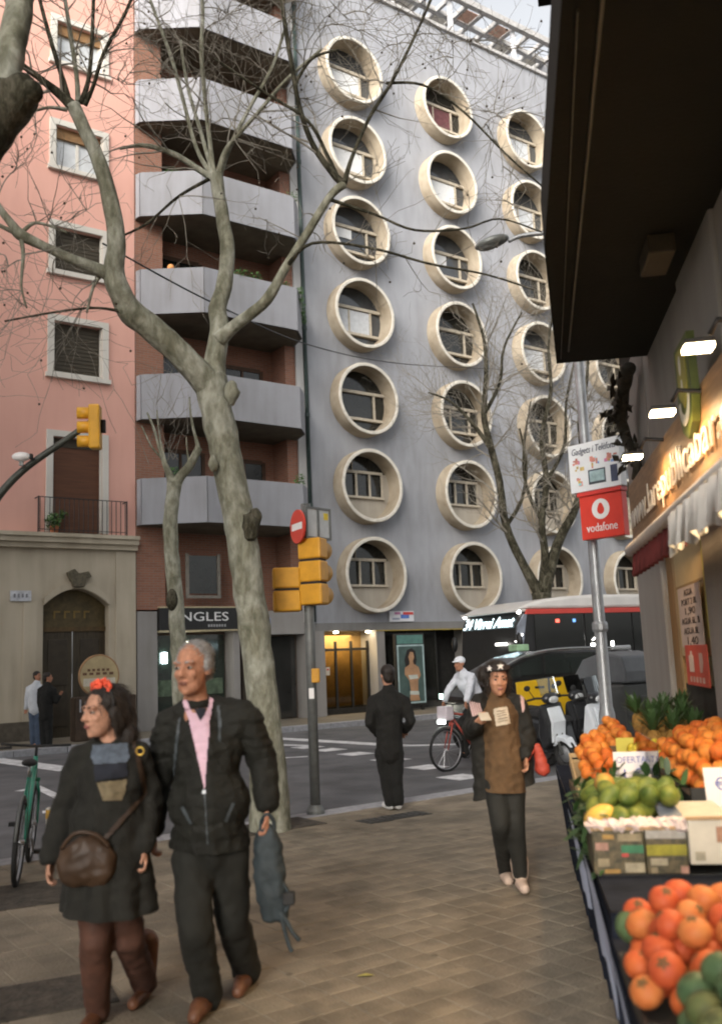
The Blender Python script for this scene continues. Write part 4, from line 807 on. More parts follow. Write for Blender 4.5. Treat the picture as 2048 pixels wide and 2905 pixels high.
# ---- near tree at the left edge
tb3 = Vector((-3.25, 5.6, 0)); t3 = empty('near_plane_tree', tb3, 0, 'dark thick plane tree limb reaching in from the upper left corner', 'tree')
limb(t3, [(-560, 2060, 5.5, 70), (-520, 1500, 5.5, 62), (-430, 1000, 5.5, 60), (-260, 640, 5.5, 58), (-100, 420, 5.5, 56), (-10, 270, 5.5, 58), (40, 210, 5.5, 58), (35, 190, 5.5, 40)], 'trunk', BARKD, 16, .2); limb(t3, [(0, 240, 5.5, 50), (15, 150, 5.6, 38), (35, 60, 5.7, 34), (48, -20, 5.8, 33), (60, -150, 5.9, 30)], 'branch', BARKP, 14, .15)
m = MB(); m.ell(at(70, 205, 5.45)-tb3, (.075, .08, .075), 12, 9); m.build('burr', BARKD, t3, True)
# ---- bare street tree behind the bus
tb4 = at(1225, 1640, 25.0); tb4.z = .02; t4 = empty('bare_street_tree', tb4, 0, 'bare many-stemmed street tree behind the bus before the round windows', 'tree'); d4 = 25.0; tw = MB(); r4 = random.Random(21)
limb(t4, [(1222, 1620, d4, 26), (1220, 1500, d4, 23), (1218, 1400, d4, 22), (1214, 1330, d4, 22)], 'trunk', BARKD, 12)
paths = [[(1212, 1335, d4, 15), (1175, 1270, d4, 10), (1135, 1180, d4, 9), (1120, 1080, d4, 8.5), (1100, 1000, d4, 8), (1085, 930, d4, 7), (1090, 840, d4, 5.5), (1085, 760, d4, 4), (1060, 680, d4, 2.4)],
 [(1216, 1330, d4, 14), (1222, 1250, d4, 9), (1215, 1170, d4, 8), (1225, 1080, d4, 7), (1215, 980, d4, 6), (1235, 880, d4, 4.5), (1230, 780, d4, 3), (1240, 700, d4, 2)],
 [(1222, 1330, d4, 13), (1250, 1220, d4, 11), (1290, 1140, d4, 9), (1310, 1050, d4, 7), (1300, 950, d4, 6), (1315, 860, d4, 4), (1320, 760, d4, 2.5)],
 [(1100, 1005, d4, 6), (1060, 950, d4, 4.5), (1010, 900, d4, 3), (960, 880, d4, 2)], [(1085, 930, d4, 5), (1120, 860, d4, 4), (1130, 780, d4, 3), (1170, 700, d4, 2)],
 [(1135, 1180, d4, 5), (1170, 1120, d4, 4), (1180, 1040, d4, 3), (1165, 960, d4, 2)], [(1215, 1170, d4, 5), (1180, 1090, d4, 4), (1175, 1000, d4, 3), (1190, 900, d4, 2)],
 [(1225, 1080, d4, 5), (1265, 1000, d4, 4), (1270, 900, d4, 3), (1290, 800, d4, 2)], [(1290, 1140, d4, 5), (1340, 1080, d4, 4), (1370, 980, d4, 3), (1380, 900, d4, 2)]]
for pth in paths:
    o, p, r = limb(t4, pth, 'branch', BARKD, 8)
    for k in range(26):
        i = r4.randrange(len(p)//5, len(p)-1); d = (p[i+1]-p[i]).normalized(); a = d.orthogonal().normalized(); b = d.cross(a); th = r4.random()*6.283
        twig(tw, p[i].copy(), d*.7+(a*math.cos(th)+b*math.sin(th))*.9, r4.uniform(.9, 2.1), max(.007, r[i]*.35), 2, r4, None, .75, .04)
tag(tw.build('twigs', m_twig, t4), kind='stuff')
# ================================================================== street furniture
m_galv = M('galvanised_steel', (.33, .34, .35), .45, .18, 7, metal=.6); m_gdk = M('grey_paint_dark', (.13, .135, .13), .5, .2, 8, metal=.2)
m_yel = M('signal_yellow', (.60, .29, .02), .5, .12, 7, bump=.1, bscale=60); m_rubber = M('black_rubber', (.02, .02, .02), .8, .3)
# lamp post with two signs
lp0 = Vector(SR)*1.10 + Vector(SD)*12.3
post = empty('street_lamp', (lp0.x, lp0.y, 0), SROT, 'tall grey street lamp post at the corner, its arm and head high on the left', 'street lamp')
m = MB(); m.tube([(0, 0, 0), (0, 0, .9), (0, 0, 1.0), (0, 0, 2.3), (0, 0, 8.2)], [.10, .10, .078, .072, .055], 16); m.build('pole', m_galv, post, True)
m = MB(); m.lathe([(.14, 0), (.14, .05), (.11, .12)], 16); m.build('base_collar', m_gdk, post)
m = MB(); m.lathe([(.085, 1.92), (.098, 1.95), (.098, 2.02), (.085, 2.05)], 14); m.build('band', m_galv, post)
h = [Vector(sal(*q, 12.3)) - Vector((1.10, 12.3, 0)) for q in ((1285, 545), (1220, 522), (1170, 528), (1140, 540))]
m = MB(); p, r = smooth_path([(0, 0, 7.3), h[1], h[2], h[3]], [.035, .035, .03, .03]); m.tube(p, r, 10); m.build('arm', m_galv, post, True)
a, b = Vector(sal(1142, 530, 12.3))-Vector((1.10, 12.3, 0)), Vector(sal(1064, 556, 12.3))-Vector((1.10, 12.3, 0)); d = (b-a).normalized(); c = (a+b)/2; L = (b-a).length/2
rot = d.to_track_quat('X', 'Z').to_matrix()
m = MB(); m.ell(c, (L, .14, .075), 18, 10, rot); m.build('lamp_head', M('lamp_grey', (.20, .21, .20), .4, .2, metal=.3), post, True)
m = MB(); m.ell(c+Vector((-.03, 0, -.035)), (L*.72, .10, .06), 16, 8, rot); m.build('lens', GL('lamp_lens', (.22, .23, .22), .15), post, True)
def flag(name, label, pxs, thick=.07):
    A0 = 11.95; P = [Vector(sal(*q, A0)) for q in pxs]
    lx = (P[0].x+P[3].x)/2; rx = (P[1].x+P[2].x)/2; w_ = (rx-lx)*1.30; ang = rad(-39)
    zt = (P[0].z+P[1].z)/2; zb_ = (P[2].z+P[3].z)/2; cx = (lx+rx)/2
    t = empty(name, Vector(SR)*cx + Vector(SD)*A0 + Vector((0, 0, zb_)), SROT+ang, label, 'sign'); return t, w_/2, zt-zb_
t, hw, H = flag('phone_shop_sign', 'white box sign with coloured gadget pictures on the lamp post', ((1275, 1003), (1385, 978), (1395, 1085), (1298, 1112)))
part('box', M('sign_white3', (.74, .76, .78), .4, .04), t, (-hw, -.06, 0, hw, .06, H), bevel=.008)
text('Gadgets i Telèfons', .12, M('sign_ink', (.12, .13, .16), .6), t, (-.0, -.063, H-.10), (rad(90), 0, 0), width=hw*1.72, shear=.25)
rr = random.Random(4); cols = [(.12, .25, .5), (.55, .2, .35), (.25, .4, .7), (.6, .45, .15), (.1, .12, .2), (.3, .55, .6), (.6, .25, .2)]
def pic(x0, z0, x1, z1, n):
    for k in range(n):
        a_, b_ = rr.uniform(x0, x1-.05), rr.uniform(z0, z1-.04); part('printed_picture', M('print_%d' % rr.randrange(7), cols[rr.randrange(7)], .4, .4, 12), t, (a_, -.0625-.0004*k, b_, min(x1, a_+rr.uniform(.02, .06)), -.0605, min(z1, b_+rr.uniform(.02, .07))))
pic(-hw*.85, H*.42, -hw*.35, H*.72, 10); pic(-hw*.2, H*.44, hw*.3, H*.74, 10); pic(hw*.4, H*.46, hw*.92, H*.78, 10); pic(-hw*.75, H*.1, -hw*.5, H*.34, 5)
part('printed_laptop', M('print_dark', (.05, .06, .07), .4), t, (-hw*.25, -.063, H*.12, hw*.42, -.0605, H*.42)); part('printed_screen', M('print_screen', (.35, .48, .5), .3, .3, 8), t, (-hw*.2, -.0645, H*.17, hw*.37, -.0632, H*.39)); part('printed_phone', M('print_dark2', (.06, .07, .12), .4), t, (hw*.62, -.063, H*.1, hw*.88, -.0605, H*.44))
t, hw, H = flag('red_phone_sign', 'red box sign with white ring emblem hanging under the white box sign', ((1303, 1110), (1392, 1088), (1402, 1195), (1320, 1217)))
m_vred = M('sign_bright_red', (.66, .045, .025), .4, .06); m_vw = M('sign_logo_white', (.78, .76, .75), .4, .03)
part('box', m_vred, t, (-hw, -.06, 0, hw, .06, H-.05), bevel=.008); part('hood', M('sign_red_hood', (.55, .04, .03), .4), t, (-hw-.015, -.085, H-.055, hw+.015, .065, H), bevel=.006)
m = MB(); zc = H*.60; R_ = hw*.42; n = 28
for k in range(n):
    a_, b_ = 2*math.pi*k/n, 2*math.pi*(k+1)/n
    def inner(t_): r_ = R_*.44*(1+.55*max(0, math.sin(t_))**6); return (r_*math.cos(t_)*.9, -.064, zc-.01+r_*math.sin(t_))
    m.add([(R_*math.cos(a_), -.064, zc+R_*math.sin(a_)), (R_*math.cos(b_), -.064, zc+R_*math.sin(b_)), inner(b_), inner(a_)], [(0, 1, 2, 3)])
m.build('ring_emblem', m_vw, t); text('vodafone', .15, m_vw, t, (0, -.064, H*.22), (rad(90), 0, 0), width=hw*1.45)
# traffic signal pole with no-entry disc
tp = gnd(708, 1826); sg2 = empty('traffic_signal', (tp.x, tp.y, 0), 0, 'traffic signal pole at the kerb with yellow boxes seen from behind', 'traffic signal')
m = MB(); m.tube([(0, 0, 0), (0, 0, 3.55)], .058, 14); m.build('pole', m_gdk, sg2, True); m = MB(); m.lathe([(.1, 0), (.1, .04), (.07, .1)], 14); m.build('base_collar', m_gdk, sg2)
def sig_box(cx, cy, z0, n, w_, hgt, yaw):
    e = empty('signal_head', (cx, cy, 0), yaw, parent=sg2)
    for k in range(n):
        part('signal_section', m_yel, e, (-w_/2, -.12, z0+k*hgt+.012, w_/2, .10, z0+(k+1)*hgt-.012), bevel=.022)
        m = MB(); m.lathe([(.105, .10), (.112, .11), (.112, .30)], 18, (0, 0, z0+(k+.5)*hgt), 'y'); m.build('visor', m_yel, e, True)
    part('seam_plate', m_rubber, e, (-w_/2+.02, -.10, z0+.02, w_/2-.02, .08, z0+n*hgt-.02)); return e
D_ = tp.y
pL = at(643, 1325, D_)-Vector((tp.x, tp.y, 0)); pR = at(702, 1283, D_)-Vector((tp.x, tp.y, 0))
sig_box(pL.x, -.02, at(643, 1375, D_).z, 2, .32, .267, rad(8)); sig_box(pR.x+.01, -.04, at(702, 1360, D_).z, 3, .29, .267, rad(-22))
m = MB(); m.bar((pL.x, .02, 2.5), (0, .02, 2.5), .04, .04); m.build('bracket', m_gdk, sg2)
ne = empty('no_entry_sign', at(668, 1181, D_-.12), rad(-62), 'red no-entry disc with a white bar, turned sideways on the signal pole', 'sign')
m = MB(); m.lathe([(.20, -.012), (.20, .012)], 32, (0, 0, 0), 'y'); m.build('disc', M('noentry_red', (.60, .06, .04), .4, .06), ne); part('white_bar', m_vw, ne, (-.145, -.016, -.04, .145, -.0125, .04))
ne.scale = (1, 1, 1)
ss = empty('pole_side_signs', at(712, 1172, D_+.02), rad(50), 'small grey sign plates with a dark frame beside the no-entry disc', 'sign')
part('plate', M('plate_grey', (.42, .44, .45), .5, .15), ss, (-.20, -.01, -.18, .20, .01, .16)); m = MB()
for b_ in ((-.22, -.02, -.20, -.19, .02, .18), (.19, -.02, -.2, .22, .02, .18), (-.19, -.02, .155, .19, .02, .18), (-.19, -.02, -.2, .19, .02, -.175), (-.02, -.02, -.17, .01, .02, .15)): m.box(*b_)
m.build('frame', m_gdk, ss); part('yellow_mark', M('yellow_mark', (.6, .45, .03), .5), ss, (.1, -.016, .04, .17, -.011, .12))
part('push_button_box', m_yel, sg2, (.01, -.11, 1.46, .10, .05, 1.62), bevel=.01); part('pole_sticker', m_vw, sg2, (-.03, -.0605, 1.28, .03, -.0585, 1.40))
# mast arm signal at the left
ma = empty('mast_arm_signal', (-4.9, 9.3, 0), 0, 'yellow overhead signal on a curved dark mast arm before the pink building', 'traffic signal')
q = [at(x, y, 10)-Vector((-4.9, 9.3, 0)) for x, y in ((205, 945), (150, 985), (70, 1040), (20, 1085), (-20, 1140), (-50, 1230), (-70, 1400))]
p, r = smooth_path(q, [.032, .035, .038, .042, .046, .05, .055]); p.append(Vector((q[-1].x-.03, q[-1].y, -.12))); r.append(.075); m = MB(); m.tube(p, r, 12); m.build('mast', M('mast_dark', (.06, .065, .055), .5, .2, metal=.3), ma, True)
e = empty('signal_head', at(216, 958, 10)-Vector((-4.9, 9.3, 0)), rad(101), parent=ma); e.rotation_euler.x = rad(0); e.rotation_euler.y = rad(-9)
part('signal_body', M('signal_orange', (.66, .34, .03), .45, .1), e, (-.16, -.05, -.24, .16, .07, .24), bevel=.02)
for k in range(3): m = MB(); m.lathe([(.06, .07), (.065, .075), (.065, .2)], 14, (0, 0, -.155+k*.155), 'y'); m.build('visor', MATS['signal_orange'], e, True)
part('clamp', m_rubber, e, (-.05, -.10, -.06, .05, -.048, .08))
cm = empty('traffic_camera', at(48, 1024, 9.9), rad(100), 'small white camera mounted on the mast arm', 'camera'); m = MB(); m.ell((0, 0, 0), (.06, .10, .05), 12, 8); m.build('body', m_vw, cm, True); part('lens', m_rubber, cm, (-.03, -.12, -.03, .03, -.085, .03), bevel=.01); part('mount', m_gdk, cm, (-.015, -.02, -.10, .015, .02, -.045))
# grey refuse container
ct = empty('refuse_container', kp(0, 0), YAW, 'dark grey refuse container with ribbed lid at the kerb behind the lamp post', 'container')
cpos = at(1402, 1560, 15.4); ct.location = (cpos.x, cpos.y, -.12)
m_ct = M('container_grey', (.055, .058, .057), .55, .2, 5); m_ct2 = M('container_grey_dark', (.06, .064, .062), .6, .2, 5)
m = MB(); m.prism([(0, .12), (.10, .12), (1.9, .12), (1.98, .5), (2.0, 1.25), (-.03, 1.25), (0, .5)], 0, 1.05); m.build('bin', m_ct, ct, bevel=.04)
m = MB(); m.prism([(-.05, 1.26), (1.05, 1.26), (1.05, 1.40), (.85, 1.66), (.4, 1.78), (.02, 1.70), (-.05, 1.45)], 1.06, 2.03, 'x'); m.v = [(y_-1.06, x_, z_) if False else (x_-1.07, y_, z_) for x_, y_, z_ in m.v]; m.build('lid', M('container_lid', (.10, .107, .115), .5, .15, 4), ct, bevel=.04)
m = MB(); m.prism([(-.05, 1.26), (1.05, 1.26), (1.05, 1.38), (.85, 1.6), (.4, 1.70), (.02, 1.62), (-.05, 1.42)], 0.98, 1.98, 'x'); m.build('lid', MATS['container_lid'], ct, bevel=.04)
for k in range(3): part('rib', m_ct2, ct, (.02, -.03, .45+k*.28, 1.95, -.002, .49+k*.28))
part('pedal_bar', m_ct2, ct, (.2, -.12, .2, 1.7, -.06, .25)); part('label_plate', M('label_white', (.45, .46, .48), .6), ct, (.8, -.008, .95, 1.05, -.002, 1.12))
for x in (.15, 1.75):
    for y in (.1, .95): m = MB(); m.lathe([(.06, -.03), (.06, .03)], 12, (x, y, .06), 'y'); m.build('castor', m_rubber, ct)
# round sign on a dark planter stand before the arched door
wc = O + U*(-9.55) + N*1.7; st = empty('round_bar_sign', (wc.x, wc.y, .02), YAW, 'round cream sign with brown rim on a dark stand before arched door', 'sign')
zc = fac(165, 1520, 1.7)[1]
m = MB(); m.lathe([(.49, -.03), (.49, .03)], 36, (0, 0, zc), 'y'); m.build('disc', M('sign_cream', (.42, .33, .18), .7, .2, 3), st); m = MB(); m.torus((0, 0, zc), .49, .035, 'y', 40, 8); m.build('rim', M('sign_rim', (.30, .17, .08), .6, .2), st, True)
for k, (z_, w_) in enumerate(((.14, .3), (.05, .42))): 
    for j in range(5): part('painted_letter', M('sign_brown', (.14, .07, .04), .7), st, (-w_+j*w_*.4, -.036, zc+z_-.03, -w_+j*w_*.4+w_*.24, -.031, zc+z_+.03))
part('pale_band', M('sign_pale2', (.55, .5, .40), .7), st, (-.4, -.035, zc-.25, .4, -.031, zc-.06)); part('stand', M('stand_dark', (.055, .035, .022), .7, .4, 5), st, (-.6, -.05, .0, .95, .35, zc-.5), bevel=.03)
for k in range(8): part('chalk_stroke', M('chalk', (.35, .36, .38), .9), st, (-.5+k*.13, -.06, zc-.86+.06*(k % 3), -.46+k*.13, -.051, zc-.56-.05*(k % 2)))
# cables across the street
for i, pts in enumerate(([(230, 545, 11.0), (480, 680, 13), (700, 775, 18), (900, 815, 24), (1130, 828, 30.0)],)):
    c0 = at(*pts[0]); cb = MB(); p, r = smooth_path([at(*q)-c0 for q in pts], [.012]*len(pts), 8); cb.tube(p, r, 5); o = cb.build('overhead_cable', M('cable_black', (.02, .022, .025), .6), None, True); o.location = c0; tag(o, 'thin black overhead cable crossing from the big tree to the round windows', 'cable')
# fallen leaf on the tiles
lf = gnd(820, 2192); m = MB(); m.add([(-.05, 0, .004), (0, -.02, .012), (.05, .005, .004), (0, .025, .008)], [(0, 1, 2, 3)]); m.add([(-.05, 0, .007), (0, -.02, .015), (.05, .005, .007), (0, .025, .011)], [(3, 2, 1, 0)]); o = m.build('fallen_leaf', M('leaf_yellow', (.5, .46, .12), .7), None); o.location = lf; tag(o, 'single pale yellow leaf lying on the pavement tiles', 'leaf')

# ---------------------------------------------------------------- bicycles
def bicycle(name, loc, rz, label, frame_mat, group=None, R=.335, light=None, lean=0.0):
    b = empty(name, loc, rz, label, 'bicycle', group); b.rotation_euler.x = lean
    m_rim_ = M('bike_rim', (.4, .4, .42), .35, .1, metal=.8)
    for x in (-.52, .52):
        wh_ = MB(); wh_.torus((x, 0, R), R-.012, .022, 'y', 32, 8); wo = wh_.build('wheel', m_rubber, b, True)
        m = MB(); m.torus((x, 0, R), R-.035, .009, 'y', 32, 6); m.build('rim', m_rim_, wo, True); m = MB()
        for k in range(14):
            a = 2*math.pi*k/14; m.tube([(x+.02*math.cos(a+1), .015*(-1)**k, R+.02*math.sin(a+1)), (x+(R-.04)*math.cos(a), 0, R+(R-.04)*math.sin(a))], .0022, 3, cap=False)
        tag(m.build('spokes', m_rim_, wo), kind='stuff'); m = MB(); m.lathe([(.024, -.04), (.024, .04)], 10, (x, 0, R), 'y'); m.build('hub', m_rim_, wo, True)
    bbk, hd, st_ = (-.08, 0, .30), (.36, 0, .84), (-.2, 0, .82)
    m = MB(); m.tube([bbk, hd], .019, 8); m.tube([bbk, st_], .017, 8); m.tube([st_, (.36, 0, .90)], .016, 8); m.tube([(.34, 0, .95), (.38, 0, .74)], .021, 8)
    for y in (-.04, .04): m.tube([bbk, (-.52, y, R)], .010, 6); m.tube([st_, (-.52, y, R)], .009, 6)
    m.build('frame', frame_mat, b, True)
    m = MB()
    for y in (-.045, .045): m.tube([(.38, y*.6, .74), (.43, y, .62), (.52, y, R)], [.014, .013, .009], 8)
    m.bar((.38, -.05, .74), (.38, .05, .74), .03, .03); m.build('fork', frame_mat, b, True)
    m = MB(); m.tube([(.34, 0, .95), (.33, 0, 1.04)], .013, 8); m.tube([(.25, -.30, 1.06), (.31, -.2, 1.05), (.335, 0, 1.04), (.31, .2, 1.05), (.25, .30, 1.06)], .012, 8); m.build('handlebar', m_rubber, b, True)
    m = MB(); m.tube([st_, (-.225, 0, .92)], .013, 8); m.build('seat_post', m_rim_, b, True)
    m = MB(); m.ell((-.24, 0, .945), (.14, .065, .03), 14, 8); m.ell((-.14, 0, .945), (.10, .03, .025), 12, 8); m.build('saddle', m_rubber, b, True)
    m = MB(); m.torus((-.08, -.045, .30), .075, .007, 'y', 20, 6); m.build('chainring', m_rim_, b, True)
    m = MB(); m.bar((-.08, -.06, .30), (.02, -.07, .17), .018, .012); m.bar((-.08, .05, .30), (-.18, .07, .43), .018, .012); m.build('crank', m_rim_, b); part('pedal', m_rubber, b, (-.02, -.13, .155, .06, -.075, .185)); part('pedal', m_rubber, b, (-.22, .075, .415, -.14, .13, .445))
    for x in (-.52, .52):
        m = MB(); pts = [(x+(R+.03)*math.cos(t_), 0, R+(R+.03)*math.sin(t_)) for t_ in [rad(a) for a in range(40 if x > 0 else 20, 161 if x > 0 else 175, 15)]]; m.tube(pts, .013, 6); m.build('mudguard', m_gdk, b, True)
    return b
m_green = M('bike_green', (.03, .22, .15), .35, .12, coat=.4); m_redp = M('bike_red', (.30, .05, .035), .35, .12)
gb = at(52, 1900, 8.5); gb = Vector((gb.x, gb.y, -.0))
bicycle('bicycle', gb, rad(104), 'green parked bicycle seen end on at the left edge of the picture', m_green, 'bicycles', lean=rad(4))
bicycle('bicycle', gb+Vector((-.5, -.1, 0)), rad(100), 'yellow and dark parked bicycle cut off by the left edge beside the green one', M('bike_yellow', (.6, .38, .03), .4, .1), 'bicycles', lean=rad(3))
bd = gnd(112, 1900); bo = empty('bollard', (bd.x, bd.y, 0), YAW, 'short yellow and white banded bollard by the green bicycle', 'bollard')
zt = at(112, 1815, bd.y).z
for k in range(4): m = MB(); m.lathe([(.045, zt*k/4), (.045, zt*(k+1)/4-.004)], 14); m.build('band', M('bollard_yellow', (.55, .33, .06), .5, .15) if k % 2 else M('bollard_white', (.5, .47, .42), .5, .15), bo)
m = MB(); m.ell((0, 0, zt), (.045, .045, .02), 12, 6); m.build('cap', MATS['bollard_white'], bo, True)
# ================================================================== bus
bus0 = Vector((3.53, 22.6, -.12)); bus = empty('city_bus', bus0, rad(27), 'city bus with white roof, red band and lit destination board, passing behind', 'bus')
m_bw = M('bus_white', (.62, .60, .57), .35, .06, 2, coat=.3); m_br = M('bus_red', (.52, .05, .035), .35, .08, 3, coat=.3); m_bg = GL('bus_glass', (.012, .013, .012), .07); m_bk = M('bus_black', (.015, .015, .015), .4, .2)
BL, BW = 12.0, 2.5
m = MB(); m.prism([(.05, .35), (BL, .35), (BL, 2.86), (.32, 2.86), (.10, 2.5), (.0, 1.2)], .03, BW-.03); m.build('body', m_bk, bus, bevel=.06)
part('side_panel', m_br, bus, (.12, .0, .35, BL, .028, 1.0)); part('side_panel', m_bw, bus, (.35, -.002, .35, BL, .024, .62)) if False else None
m = MB(); m.prism([(.36, 2.74), (BL, 2.74), (BL, 2.86), (.40, 2.86)], -.006, .03); m.build('red_band', m_br, bus)
for k in range(7):
    x0 = .62+k*1.55; part('side_window', m_bg, bus, (x0, .006, 1.08, x0+1.5, .029, 2.73), bevel=.004)
m = MB(); m.prism([(.0, 1.15), (.10, 2.46), (.30, 2.72), (.34, 2.70), (.14, 2.44), (.04, 1.15)], .10, BW-.10); m.build('windscreen', m_bg, bus); m = MB(); m.prism([(.0, 1.15), (.06, 1.15), (.40, 2.74), (.32, 2.74), (.10, 2.46)], -.004, .0295); m.build('corner_post', M('bus_grey', (.2, .22, .26), .4), bus)
rp = [(.16, 2.86), (.5, 3.0), (1.0, 3.10), (1.6, 3.16), (2.5, 3.2), (BL-.2, 3.2), (BL, 2.86)]
m = MB(); m.prism(rp, .02, BW-.02); m.build('roof', m_bw, bus, bevel=.10)
part('roof_lip', m_bw, bus, (.10, .02, 2.80, .5, BW-.02, 2.858), bevel=.02)
dpn = empty('destination_board', (0.035, BW/2, 2.58), 0, parent=bus)
m = MB(); m.prism([(.0, -.16), (.16, .14), (.2, .14), (.08, -.16)], -BW/2+.12, BW/2-.12); m.v = [(x_+.035, y_, z_) for x_, y_, z_ in m.v]; m.build('panel', m_bk, dpn)
led = EM('bus_led', (.72, .95, 1.0), 2.2)
me = text_mesh('34 Virrei Amat', .42, .004, width=2.15, bold=.002); me.materials.clear(); me.materials.append(led); o = bpy.data.objects.new('lettering', me)
th = math.atan2(.16, .30); Rm = Matrix(((0, 0, -1), (-1, 0, 0), (0, 1, 0))); Ry = Matrix.Rotation(th, 3, 'Y')
o.matrix_local = Matrix.Translation((.085, 0, -.01)) @ (Ry @ Rm).to_4x4(); link(o, dpn)
m = MB(); m.prism([(.02, 1.0), (BL, 1.0), (BL, 1.06), (.02, 1.06)], -.003, .02); m.build('belt_trim', m_gdk, bus)
hl = EM('bus_lamp', (1, .97, .9), 7)
for (x, y, z, sx, sy, sz_) in ((.20, .05, 2.80, .05, .05, .05), (.20, 2.42, 2.80, .05, .05, .05)): m = MB(); m.ell((x, y, z), (sx, sy, sz_), 10, 8); m.build('marker_lamp', hl, bus, True)
for b_ in ((-.005, .35, 2.02, .02, .8, 2.07), (2.3, -.012, 1.92, 2.75, -.002, 1.98), (2.95, -.012, 1.5, 3.02, -.002, 2.02)): part('cabin_lamp', hl, bus, b_)
m = MB(); m.bar((2.35, -.008, 2.06), (2.6, -.008, 2.24), .01, .05, (0, 1, 0)); m.build('cabin_lamp', hl, bus)
m = MB(); m.bar((.02, -.008, 2.08), (.22, -.008, 2.26), .02, .05, (0, 1, 0)); m.build('cabin_lamp', hl, bus)
part('red_light', EM('bus_red_light', (1, .12, .08), 1.6), bus, (1.25, -.012, 2.52, 1.36, -.002, 2.6)); part('blue_light', EM('bus_blue_light', (.2, .45, 1), .8), bus, (1.78, -.012, 2.52, 1.86, -.002, 2.6))
for x in (2.6, 8.6):
    for y in (.12, BW-.12): m = MB(); m.torus((x, y, .48), .36, .12, 'y', 28, 8); w_ = m.build('wheel', m_rubber, bus, True); m = MB(); m.lathe([(.26, -.04), (.26, .04)], 20, (x, y, .48), 'y'); m.build('rim', m_galv, w_)
for y in (-.18, BW+.18): m = MB(); m.ell((.0, y, 2.1), (.07, .10, .2), 10, 8); m.build('mirror', m_bk, bus, True)
for y in (.35, BW-.35): m = MB(); m.ell((.02, y, .7), (.05, .16, .12), 12, 8); m.build('headlight', GL('headlamp_glass', (.4, .42, .42), .1), bus, True)
# ================================================================== taxi
tx = empty('taxi', (0, 0, 0), rad(16), 'tall black taxi with yellow doors behind the parked scooters', 'taxi'); c = at(1231, 1500, 17.2); tx.location = (c.x, c.y, -.12)
m_tb = M('taxi_black', (.014, .014, .014), .25, .1, coat=.6); m_ty = M('taxi_yellow', (.58, .36, .015), .3, .06, coat=.5); m_tg = GL('taxi_glass', (.016, .02, .018), .05)
# local x to the rear (right), near side y = 0
H_ = 1.84
low = [(-1.50, .35), (2.05, .35), (2.2, .6), (2.2, 1.25), (2.08, 1.40), (-.9, 1.34), (-1.2, 1.20), (-1.46, 1.02), (-1.54, .7)]
m = MB(); m.prism(low, 0, 1.65); m.build('body', m_tb, tx, bevel=.07)
cab = [(-1.25, 1.24), (2.1, 1.36), (1.95, 1.66), (1.6, 1.80), (.9, H_+.01), (.1, H_), (-.45, 1.74), (-.95, 1.5)]
m = MB(); m.prism(cab, .10, 1.55); m.build('cabin', m_tb, tx, bevel=.06)
for (p_, nm) in (([(-.95, 1.39), (-.1, 1.42), (-.1, 1.74), (-.38, 1.68), (-.8, 1.5)], 'side_window'), ([(-.03, 1.42), (.95, 1.44), (.95, 1.77), (.1, 1.77), (-.03, 1.755)], 'side_window'), ([(1.02, 1.44), (1.85, 1.46), (1.75, 1.64), (1.5, 1.74), (1.02, 1.77)], 'side_window')):
    m = MB(); m.prism(p_, .085, .105); m.build(nm, m_tg, tx)
m = MB(); p, r = smooth_path([(-1.25, .08, 1.26), (-.95, .09, 1.52), (-.45, .095, 1.76), (.1, .10, 1.86), (.9, .10, 1.87), (1.6, .10, 1.82), (1.9, .10, 1.70)], [.012]*7, 5); m.tube(p, r, 6); m.build('roof_rail', M('rail_silver', (.55, .56, .57), .3, .05, metal=.7), tx, True)
part('rail_tail', MATS['rail_silver'], tx, (1.35, .07, 1.80, 1.75, .14, 1.88), bevel=.02)
for x0, x1 in ((-.68, -.03), (-.01, .64)):
    m = MB(); m.prism([(x0+.02, .48), (x1-.02, .48), (x1-.01, 1.375 if x1 > .5 else 1.35), (x0+.01, 1.345 if x0 > -.5 else 1.30)], -.012, .03); d_ = m.build('door', m_ty, tx, bevel=.015); part('handle', m_bk, d_, (x1-.28, -.035, 1.18, x1-.1, -.010, 1.22), bevel=.006)
for x in (-1.0, 1.4):
    for y in (.1, 1.55): m = MB(); m.torus((x, y, .33), .24, .09, 'y', 26, 8); w_ = m.build('wheel', m_rubber, tx, True); m = MB(); m.lathe([(.19, -.06), (.19, .06)], 18, (x, y, .33), 'y'); m.build('rim', m_galv, w_)
m = MB(); m.ell((-1.44, .28, .86), (.14, .2, .08), 12, 8); m.build('headlight', MATS['headlamp_glass'], tx, True); m = MB(); m.ell((2.18, .22, 1.05), (.06, .12, .14), 12, 8); m.build('tail_light', M('tail_red', (.4, .02, .02), .2), tx, True)
m = MB(); m.ell((-.95, -.08, 1.3), (.06, .1, .07), 10, 8); m.build('mirror', m_tb, tx, True); part('roof_sign', M('roof_sign', (.25, .4, .25), .4), tx, (-.25, .75, 1.85, .0, 1.15, 1.98), bevel=.02)
